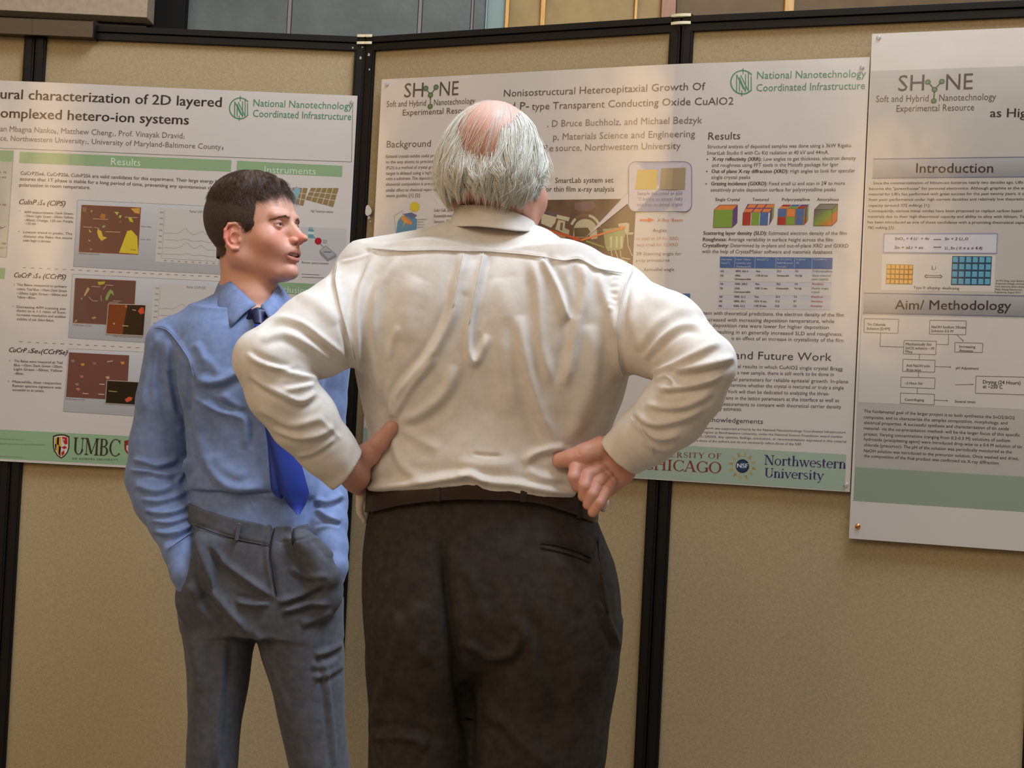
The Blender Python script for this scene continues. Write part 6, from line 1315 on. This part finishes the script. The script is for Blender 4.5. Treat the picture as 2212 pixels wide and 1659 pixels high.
def chain_w(pts, r):
    w_ = np.zeros(len(P)); q = np.stack([f_, np.abs(l_), u_], 1)
    for (a, b_) in zip(pts, pts[1:]):
        a, b_ = np.array(a), np.array(b_); t = np.clip(((q - a) @ (b_ - a)) / ((b_ - a) @ (b_ - a)), 0, 1); dd_ = np.linalg.norm(q - a - t[:, None] * (b_ - a), axis=1); w_ = np.maximum(w_, np.clip((r - dd_) / .0012 + .5, 0, 1))
    return w_[:, None]
w_ = np.maximum(chain_w([(.1140, 0, -.0748), (.1125, .010, -.0750), (.1085, .0175, -.0778), (.1020, .0234, -.0817)], .0042), chain_w([(.1120, 0, -.0915), (.1105, .010, -.0911), (.1060, .0175, -.0885), (.1020, .0230, -.0834)], .0056)) * (f_ > .094)[:, None]
tint = tint * (1 - .6 * w_) + np.array(srgb(182, 100, 94)) * .6 * w_
w_ = chain_w([(.112, 0, -.0832), (.107, .012, -.0830), (.104, .019, -.0828)], .0034) * (f_ < .112)[:, None]; tint = tint * (1 - .8 * w_) + np.array(srgb(90, 34, 34)) * .8 * w_
w_ = chain_w([(.0885, .0165, -.0235), (.0925, .023, -.0180), (.0945, .031, -.0166), (.0895, .040, -.0165), (.083, .0465, -.0225)], .0018); tint = tint * (1 - .65 * w_) + np.array(srgb(70, 44, 36)) * .65 * w_
np_mesh('body', P, Fq, M_skin, YM, tint=tint)
sel_ = (f_ > .06) & (u_ > -.03) & (u_ < .03); FP = np.stack([f_, l_, u_], 1)[sel_]; FN = (normals(P, Fq) @ YR.T)[sel_]

# eyes, teeth, brows
M_eye = attr_mat('eyeball', .12, .6)
for sg in (-1, 1):
    c0 = yp(.0805, .0315 * sg, -.0220); g = gf * .97 + gl * .12 * sg * 0 + gu * .03; g /= np.linalg.norm(g); a = np.cross(g, gu); a /= np.linalg.norm(a); b2 = np.cross(a, g)
    th = np.linspace(0, PI, 33); ph = np.linspace(0, 2 * PI, 33)[:-1]; T, Q_ = np.meshgrid(th, ph, indexing='ij'); r = .0117 + .0005 * np.exp(-(T / .45) ** 4)
    X = c0 + (r * np.cos(T))[..., None] * g + (r * np.sin(T) * np.cos(Q_))[..., None] * a + (r * np.sin(T) * np.sin(Q_))[..., None] * b2
    col = np.where((T < .21)[..., None], np.array(srgb(14, 12, 12)), np.where((T < .48)[..., None], np.array(srgb(96, 104, 104)), np.array(srgb(206, 196, 190))))
    i = np.arange(33 * 32).reshape(33, 32); f4 = np.stack([i[:-1], i[1:], np.roll(i, -1, 1)[1:], np.roll(i, -1, 1)[:-1]], -1).reshape(-1, 4)
    np_mesh('eye', X.reshape(-1, 3), f4, M_eye, YM, tint=col.reshape(-1, 3))
tv = []; tf = []
for k in range(-5, 6):
    l0 = k * .0042; f0 = .1088 - 17 * l0 * l0; wd = .0020; mb = len(tv); hh = .0036 if abs(k) < 2 else .0030
    for z in (-.0770, -.0770 - hh * 1.9):
        for dl, df in ((-wd, 0), (wd, 0), (wd, -.004), (-wd, -.004)): tv.append(tuple(yp(f0 + df, l0 + dl, z)))
    tf += [(mb, mb+3, mb+2, mb+1), (mb+4, mb+5, mb+6, mb+7), (mb, mb+1, mb+5, mb+4), (mb+1, mb+2, mb+6, mb+5), (mb+2, mb+3, mb+7, mb+6), (mb+3, mb, mb+4, mb+7)]
to = mesh_obj('teeth', tv, tf, mat('tooth_enamel', srgb(214, 206, 190), .25), YM); to['kind'] = 'stuff'
r_ = np.random.default_rng(3)
for sg in (-1, 1):
    n = 340; t = r_.uniform(0, 1, n); path = np.array([(.0785, .0515, -.0150), (.0905, .039, -.0068), (.0985, .024, -.0040), (.1000, .0115, -.0062)])
    tt = t * 3; i = np.clip(tt.astype(int), 0, 2); u = (tt - i)[:, None]; q = path[i] * (1 - u) + path[i + 1] * u; q = q + r_.normal(0, 1, (n, 3)) * np.array([.0003, .0006, .0010]) * (1.1 - .5 * (1 - t))[:, None]
    q[:, 1] *= sg; j_ = ((q[:, None] - FP[None]) ** 2).sum(2).argmin(1); q = FP[j_] + FN[j_] * .0004; fn_ = FN[j_]
    dirn = (path[i] - path[i + 1]); dirn /= np.linalg.norm(dirn, axis=1)[:, None]; dirn = dirn + np.array([0, 0, .16]); dirn[:, 1] *= sg; dirn = dirn - fn_ * (dirn * fn_).sum(1)[:, None] + fn_ * .12; s_ = np.linspace(0, 1, 4)[None, :, None]
    cu = q[:, None] + dirn[:, None] * s_ * r_.uniform(.003, .0055, n)[:, None, None]; cu = YH + cu @ YR
    p, f = cyl_strands(cu, np.full((n, 4), .00026) * np.linspace(1, .4, 4)); np_mesh('eyebrow', p, f, M_dark_hair, YM)

# hair: short at the sides, longer and swept on top
HC = np.array([-.008, 0, 0]); HRd = np.array([.0965, .0775, .0865])
def hl(f): return np.interp(f, [-.12, -.085, -.05, -.030, -.024, -.018, -.010, .018, .024, .030, .046, .050, .075, .1], [-.112, -.110, -.104, -.090, -.060, -.034, -.022, -.018, -.030, -.046, -.044, .040, .050, .054])
def scalp(n, seed):
    r = np.random.default_rng(seed); v = r.normal(size=(n, 3)); v /= np.linalg.norm(v, axis=1)[:, None]; p = HC + v * HRd
    p[:, 0] = np.where(p[:, 2] < -.03, np.maximum(p[:, 0], p[:, 0] * 1 + 0), p[:, 0]); k = p[:, 2] > hl(p[:, 0]) + r.normal(0, .0015, n); return p[k], v[k]
def napefix(p):                         # the back of the neck, below the skull
    q = p.copy(); lowm = (q[..., 0] < .0); t = np.clip((-.015 - q[..., 2]) / .05, 0, 1)
    rad = np.hypot(q[..., 0] + .025, q[..., 1]) + 1e-6; tgt = .058 - .006 * t; s_ = np.where(lowm, 1 + np.maximum(0, tgt / rad - 1) * t, 1); q[..., 0] = -.025 + (q[..., 0] + .025) * s_; q[..., 1] = q[..., 1] * s_; return q
th = np.linspace(0, PI, 120); ph = np.linspace(0, 2 * PI, 220); T, Q_ = np.meshgrid(th, ph, indexing='ij'); vv = np.stack([np.sin(T) * np.cos(Q_), np.sin(T) * np.sin(Q_), np.cos(T)], -1)
topw = np.clip((vv[..., 2] - .35) / .4, 0, 1); frontw = np.clip((vv[..., 0] + .1) / .8, 0, 1)
wave = .0035 * topw * frontw * np.sin(vv[..., 0] * 16 + 7 * vv[..., 1] + 3 * np.sin(vv[..., 1] * 9)) + .0012 * topw * np.sin(Q_ * 31 + 6 * vv[..., 0])
back = np.clip(-vv[..., 0], 0, 1) * np.clip((vv[..., 2] + .6), 0, 1)
X = HC + vv * (HRd + (.0035 + .0085 * topw + .0035 * topw * frontw + .004 * back + wave)[..., None]); X = napefix(X); okv = (HC + vv * HRd)[..., 2] > hl((HC + vv * HRd)[..., 0])
i = np.arange(T.size).reshape(T.shape); q4 = np.stack([i[:-1, :-1], i[1:, :-1], i[1:, 1:], i[:-1, 1:]], -1).reshape(-1, 4); q4 = q4[okv.reshape(-1)[q4].all(1)]
M_hair_base = bump(bump(mat('dark_hair_base', srgb(66, 48, 37), .6), 600, .8, .002, 3), 120, .5, .003, 2)
pp = [YH + X.reshape(-1, 3) @ YR]; ff = [q4]; mi = [np.ones(len(q4), int)]; n0 = X.shape[0] * X.shape[1]
def tuft(p, v, direction, length, lift, curl, seed, rad, k=7, off=.0):
    global n0
    r = np.random.default_rng(seed); n = len(p); d = np.asarray(direction, float) * np.ones((n, 3)); d = d - v * (d * v).sum(1)[:, None]; d /= np.linalg.norm(d, axis=1)[:, None] + 1e-6
    cell = np.floor(p * 55).astype(int); key = (cell[:, 0] * 73 + cell[:, 1] * 19 + cell[:, 2] * 7) % 97; rc = np.random.default_rng(5).normal(size=(97, 3))[key]
    side = np.cross(v, d); t = np.linspace(0, 1, k)[None, :, None]; L = (length * r.uniform(.6, 1.15, n))[:, None, None]
    d2 = d + side * (rc[:, :1] * .45) + r.normal(0, .12, (n, 3)); lf = (lift * (1 + .5 * rc[:, 1:2]))[:, None] if np.ndim(lift) else lift * (1 + .5 * rc[:, 1:2])[:, None]
    c = (p + v * off)[:, None] + d2[:, None] * L * t + v[:, None] * (lf * np.sin(t * PI * .62) * 1.0) + side[:, None] * (rc[:, 2:3][:, None] * curl * np.sin(t * 4.5))
    rad_v = np.linalg.norm((c - HC) / HRd, axis=2); tw = np.clip((v[:, 2:3] - .35) / .4, 0, 1); lo_r = 1.02 + .125 * tw; hi_r = lo_r + .035 + .13 * np.clip((p[:, :1] - .01) / .06, 0, 1) * np.clip(r.normal(.6, .4, (n, 1)), .1, 1.2); c = HC + (c - HC) * (np.clip(rad_v, lo_r, hi_r) / rad_v)[..., None]; c = napefix(c) if off < .004 else c
    P_, F_ = cyl_strands(YH + c @ YR, rad * np.linspace(1, .25, k)[None] * np.ones((n, 1))); pp.append(P_); ff.append(F_ + n0); mi.append(np.zeros(len(F_), int)); n0 += len(P_)
p, v = scalp(36000, 21); top = p[:, 2] > .030 + .02 * np.clip(-p[:, 0] / .1, 0, 1)
ps, vs_ = p[~top][:9000], v[~top][:9000]; tuft(ps, vs_, (-.7, 0, -.8), .010, .0010, .0006, 1, .00030, 4, .002)
pt2, vt = p[top][:6000], v[top][:6000]; tuft(pt2, vt, (.9, -.45, -.05), .032, .0035, .005, 2, .00034, 9, .005)
fr = (pt2[:, 0] > .045); tuft(pt2[fr], vt[fr], (.7, -.6, .3), .026, .008, .006, 3, .00034, 9, .006)
cr_ = (pt2[:, 0] < .03) & (pt2[:, 0] > -.09); tuft(pt2[cr_], vt[cr_], (-.3, -.5, -.5), .018, .002, .002, 4, .00032, 6, .006)
np_mesh('hair', np.concatenate(pp), np.concatenate(ff), [M_dark_hair, M_hair_base], YM, midx=np.concatenate(mi))

# shirt
x0 = pt(260, 900, D)[0]; x1 = pt(765, 900, D)[0]; z0_, z1_ = pt(500, 1275, D)[2], pt(500, 570, D)[2]
S = Field(axis([(x0 - .02, .0033), x1 + .03]), axis([(3.27, .0036), (3.46, .006), 3.60]), axis([(z0_, .0033), z1_]))
S.chain(ch(yaL), .012); S.chain(ch(yaR), .012)
S.stack([row(*t) for t in ytor], 2.35, .012)
S.cone(pt(530, 655, D), pt(376, 735, D), .048, .048, .025); S.cone(pt(550, 655, D), pt(702, 740, D), .048, .046, .025)
S.ell(pt(470, 800, D - .06), (.075, .05, .10), None, .04); S.ell(pt(610, 800, D - .06), (.075, .05, .10), None, .04)
S.cone(pt(536, 585, 3.435), pt(541, 665, 3.43), .060, .056, .004, neg=True)
P, Fq = largest(*S.mesh()); P = relax(P, Fq, 2, .5); fo = Folds(P, normals(P, Fq)); R = fo.ridge
Zt = lambda pl: [(240 + a / 2.37, 600 + b_ / 2.37) for a, b_ in pl]
for pl, w_, h_, s_ in (([(215, 262), (250, 252), (290, 265), (345, 330), (400, 420), (430, 520)], 5, .0032, .8), ([(205, 330), (190, 430), (178, 540), (165, 680)], 7, .003, -.5), ([(290, 320), (285, 450), (292, 560), (315, 690), (375, 745)], 10, .0065, .6), ([(240, 300), (225, 450), (200, 600)], 8, .003, .4),
    ([(400, 440), (395, 560), (390, 660), (385, 720)], 8, -.007, 0), ([(430, 520), (490, 535), (560, 528), (640, 490), (720, 430)], 11, .0075, .6), ([(415, 605), (480, 640), (560, 682), (640, 705), (690, 740), (690, 880)], 8, .006, -.7), ([(440, 640), (450, 760), (470, 880), (500, 960), (560, 1040), (650, 1082), (800, 1070)], 13, .008, .5),
    ([(560, 590), (630, 650), (670, 690)], 10, .004, .4), ([(480, 400), (520, 450), (560, 500)], 10, .003, .3), ([(430, 330), (470, 400), (480, 480)], 9, .003, -.4), ([(300, 470), (330, 600), (350, 700)], 8, -.004, 0),
    ([(110, 930), (180, 945), (240, 962), (345, 925)], 7, .0062, .7), ([(95, 985), (200, 992), (300, 1012), (375, 975)], 6, .0055, .6), ([(395, 915), (392, 960), (360, 1010), (330, 1040)], 8, .010, -.4), ([(120, 1060), (230, 1092), (320, 1062)], 8, .0055, .6), ([(150, 1130), (250, 1140), (350, 1110), (395, 1080)], 7, .0045, .6),
    ([(170, 1185), (240, 1205), (320, 1200), (400, 1165)], 6, .0058, .6), ([(215, 1290), (280, 1310), (350, 1300), (432, 1258)], 7, .0062, .6), ([(200, 1240), (300, 1252), (410, 1215)], 6, .0045, .5), ([(285, 1392), (350, 1350), (430, 1292)], 4.5, .0035, -.9), ([(1040, 1135), (1110, 1150), (1190, 1110)], 7, .006, .6), ([(1050, 1180), (1120, 1230), (1180, 1250)], 7, .0055, .6), ([(1045, 1290), (1110, 1265), (1175, 1285)], 5, .003, -.8),
    ([(380, 1090), (470, 1104), (620, 1112), (800, 1105), (900, 1110)], 5, -.006, 0), ([(1100, 700), (1120, 800), (1110, 900)], 10, .005, .4), ([(520, 900), (600, 990), (700, 1020)], 14, .004, .4)): R(Zt(pl), w_, h_ * 1.35, s_, .2)
R(Zt([(700, 1120), (725, 1150), (735, 1190)]), 5, .003); R([(590, 690), (592, 800), (600, 950), (604, 1060)], 9, .0028, 0, .02)
fo.h += noise3(P, 26, 15) * .0012 + noise3(P, 80, 16) * .0004
P = fo.apply(); ysh = np_mesh('shirt', P, Fq, M_blue, YM)
seam(P, 'shoulder_seam', [(331, 709), (346, 705), (362, 712), (384, 738), (409, 776), (420, 818)], .0012, M_blue, ysh); seam(P, 'cuff_seam', [(363, 1186), (388, 1168), (418, 1146)], .0012, M_blue, ysh); seam(P, 'placket_edge', [(586, 712), (590, 800), (594, 900), (596, 1000), (596, 1060)], .0011, M_blue, ysh)

def leaf(inner, outer, name, m, parent, n=14, k=6, bulge=.006):
    def samp(pts, t):
        pts = np.array([W(*p) for p in pts]); u = t * (len(pts) - 1); i = int(min(u, len(pts) - 2)); a = u - i
        p0, p1, p2, p3 = pts[max(i-1, 0)], pts[i], pts[i+1], pts[min(i+2, len(pts)-1)]; return .5 * (2*p1 + (p2-p0)*a + (2*p0-5*p1+4*p2-p3)*a*a + (3*p1-p0-3*p2+p3)*a**3)
    vs = []
    for i in range(n + 1):
        a, b_ = samp(inner, i / n), samp(outer, i / n)
        for j in range(k + 1):
            t = j / k; p = a * (1 - t) + b_ * t; p = p + np.array([0, -bulge, bulge * .6]) * math.sin(PI * t); vs.append(p)
    fc = [(i*(k+1)+j, (i+1)*(k+1)+j, (i+1)*(k+1)+j+1, i*(k+1)+j+1) for i in range(n) for j in range(k)]
    o = mesh_obj(name, vs, fc, m, parent, True); sd = o.modifiers.new('thickness', 'SOLIDIFY'); sd.thickness = .0035; sd.offset = 0; return o
leaf([(545, 590, 3.505), (510, 586, 3.49), (488, 590, 3.455), (497, 606, 3.395), (520, 628, 3.362), (553, 659, 3.345)], [(545, 625, 3.515), (490, 622, 3.50), (464, 634, 3.46), (468, 664, 3.385), (482, 686, 3.350), (500, 706, 3.325)], 'collar', M_blue, ysh)
leaf([(545, 590, 3.505), (575, 595, 3.49), (592, 610, 3.455), (592, 626, 3.40), (582, 644, 3.365), (563, 661, 3.345)], [(545, 625, 3.515), (600, 626, 3.50), (622, 640, 3.46), (618, 662, 3.395), (606, 684, 3.355), (590, 704, 3.325)], 'collar', M_blue, ysh)
# tie
def front(y, x, add=0):
    A = np.array(ytor); xl, xr, ry = [np.interp(y, A[:, 0], A[:, i]) for i in (1, 2, 4)]; u = min(.98, abs(x - (xl + xr) / 2) / ((xr - xl) / 2)); return D - ry * (1 - u ** 2.35) ** (1 / 2.35) - add
def strip(pts, th, add, name, m, parent):
    L = []; n = len(pts)
    for y, xl, xr in pts:
        for t in (0, .25, .5, .75, 1): x = xl + (xr - xl) * t; L.append(W(x, y, front(y, x, add + .004 * math.sin(PI * t))))
    vs = L + [p + Vector((0, th, 0)) for p in L]; N_ = len(L); fc = []
    for i in range(n - 1):
        for j in range(4): a = i*5+j; fc += [(a, a+5, a+6, a+1), (N_+a, N_+a+1, N_+a+6, N_+a+5)]
        a = i*5; fc += [(a, N_+a, N_+a+5, a+5)]; a = i*5+4; fc += [(a, a+5, N_+a+5, N_+a)]
    for a0 in (0, (n-1)*5):
        for j in range(4): a = a0+j; fc.append((a, a+1, N_+a+1, N_+a))
    return mesh_obj(name, vs, fc, m, parent, True)
tie = empty('tie'); tie.parent = YM
strip([(700, 550, 576), (760, 552, 588), (850, 560, 606), (940, 576, 632), (1000, 592, 650), (1050, 604, 664), (1066, 607, 668), (1090, 622, 660), (1112, 642, 647)], .003, .026, 'front_blade', M_tie, tie)
strip([(760, 556, 580), (880, 566, 592), (960, 578, 604), (1020, 582, 610), (1055, 585, 613), (1066, 590, 614), (1078, 604, 609)], .003, .018, 'rear_blade', M_tie, tie)
kb = []
S = Field(axis([(-.62, .0018), -.48]), axis([(3.26, .0018), 3.40]), axis([(1.45, .0018), 1.57])); kp = lambda x, y, d: pt(x, y, d)
S.chain([(kp(546, 678, 3.342), .009), (kp(570, 676, 3.340), .009)], .004); S.chain([(kp(557, 678, 3.336), .0135), (kp(560, 702, 3.322), .0105)], .006); S.cone(kp(534, 690, 3.342), kp(550, 678, 3.338), .005, .008, .004)
kP, kF = S.mesh(); np_mesh('knot', kP, kF, bump(mat('navy_silk', srgb(22, 30, 74), .45), 1600, .2, .0003), tie)
mb = MB(); mb.tube([W(556, 668, 3.312), W(566, 664, 3.312)], .0016, 6); mb.obj('tie_pin', mat('teal_enamel', srgb(90, 150, 160), .2, .6), tie)

# trousers
x0 = pt(370, 1300, D)[0]; x1 = pt(790, 1600, D)[0]
S = Field(axis([(x0 - .02, .0036), x1 + .02]), axis([(3.28, .0038), (3.45, .007), 3.6]), axis([(.05, .012), (pt(500, 1665, D)[2] - .02, .0036), pt(500, 1075, D)[2]]))
S.stack([row(*t) for t in yhip], 2.3, .012); S.stack([row(*t) for t in ylL], 2.1, .012); S.stack([row(*t) for t in ylR], 2.1, .012)
S_ = 0
S.ell(pt(420, 1285, 3.352), (.040, .030, .06), None, .02); S.ell(pt(702, 1275, 3.352), (.038, .030, .055), None, .02)
S.chain([(pt(407, 1232, 3.352), .026), (pt(398, 1185, 3.36), .031), (pt(392, 1150, 3.36), .030)], .004, neg=True); S.chain([(pt(715, 1220, 3.352), .026), (pt(716, 1180, 3.36), .033), (pt(716, 1150, 3.36), .033)], .004, neg=True)
S.cone(pt(458, 1168, 3.336), pt(432, 1262, 3.338), .032, .033, .010); S.cone(pt(648, 1146, 3.336), pt(704, 1242, 3.338), .032, .033, .010)
P, Fq = largest(*S.mesh()); P = relax(P, Fq, 2, .5); x_, y_, d_ = project(P)
t = np.clip((P[:, 2] - pt(550, 1180, D)[2]) / .09, 0, 1); drop = np.interp(x_, [400, 440, 500, 560, 600, 640, 690], [4, 16, 28, 37, 42, 40, 30]); P[:, 2] -= np.where(P[:, 1] < D + .03, t * drop / 1020, 0)
fo = Folds(P, normals(P, Fq)); R = fo.ridge; Zt = lambda pl: [(350 + a / 2.011, 1050 + b_ / 2.011) for a, b_ in pl]
R([(412, 1128), (460, 1146), (520, 1165), (585, 1178)], 3.5, -.0022, 0, .05); R([(600, 1172), (650, 1165), (690, 1152)], 3.5, -.0022, 0, .05)
R([(592, 1128), (585, 1165), (583, 1200), (592, 1245), (598, 1294)], 4.5, -.006, 0, .08); R([(586, 1128), (579, 1200), (588, 1260), (596, 1296)], 7, .0035, .5, .08); R([(634, 1130), (632, 1178)], 3.5, -.006, 0, .1)
for pl, w_, h_, s_ in (([(150, 190), (175, 300), (215, 440), (290, 540), (350, 610), (375, 670)], 12, .010, .6), ([(215, 250), (270, 330), (360, 400), (440, 455), (490, 490)], 8, .0058, .5), ([(500, 505), (560, 490), (630, 460), (700, 418)], 7, .0062, .6), ([(515, 545), (580, 530), (650, 510), (730, 515)], 7, .006, .6), ([(320, 500), (390, 512), (470, 510)], 7, .0055, -.5),
    ([(560, 350), (600, 380), (660, 395), (720, 390)], 8, .004, .5), ([(600, 600), (660, 580), (740, 545)], 9, .0045, .5), ([(660, 735), (720, 718), (785, 680)], 8, .0042, .6), ([(655, 835), (720, 815), (790, 775)], 8, .004, .6), ([(640, 775), (700, 785), (770, 755)], 8, .0025, .5), ([(695, 740), (712, 830), (722, 930), (735, 1060), (745, 1225)], 6, .0045, .6),
    ([(270, 640), (262, 760), (250, 900), (235, 1080), (230, 1225)], 10, .005, -.5), ([(120, 640), (150, 780), (160, 900)], 14, .004, .4), ([(380, 600), (440, 700), (500, 860), (560, 1010)], 10, .0035, .4), ([(100, 420), (160, 520), (230, 600)], 14, .004, .4), ([(660, 210), (700, 250), (740, 310)], 7, .004, .7)): R(Zt(pl), w_, h_ * 1.5, s_, .2)
fo.h += noise3(P, 26, 31) * .0014 + noise3(P, 70, 32) * .0004
P = fo.apply(); ytr = np_mesh('trousers', P, Fq, M_grey, YM)
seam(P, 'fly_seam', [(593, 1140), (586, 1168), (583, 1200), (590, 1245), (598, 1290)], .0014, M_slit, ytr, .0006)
seam(P, 'waistband_seam', [(418, 1134), (460, 1150), (520, 1168), (583, 1180)], .0010, M_slit, ytr, -.0002); seam(P, 'tie_shade_strip', [(634, 1142), (632, 1178)], .0022, M_slit, ytr, .0002)  # the short dark strip paints the shade beside the tie, not a fold
for x, y in ((514, 1148),):
    fy = lambda yy: D - .1185; p = Vector(W(x, y, fy(y) - .003)); mb = MB(); q = lambda a, b_, z: p + Vector((a, b_, z))
    mb.hexa([q(-.006, -.004, -.019), q(.001, -.004, -.019), q(.001, .006, -.019), q(-.006, .006, -.019), q(-.002, -.004, .017), q(.005, -.004, .017), q(.005, .006, .017), q(-.002, .006, .017)]); mb.obj('belt_loop', M_grey, ytr, bevel=.0015)
a, b_ = pt(440, 2190, 3.44), pt(722, 2190, 3.43)
for q, yw in ((a, PI - .15), (b_, PI + .3)): shoe(YM, q[0], q[1], yw, M_shoe)
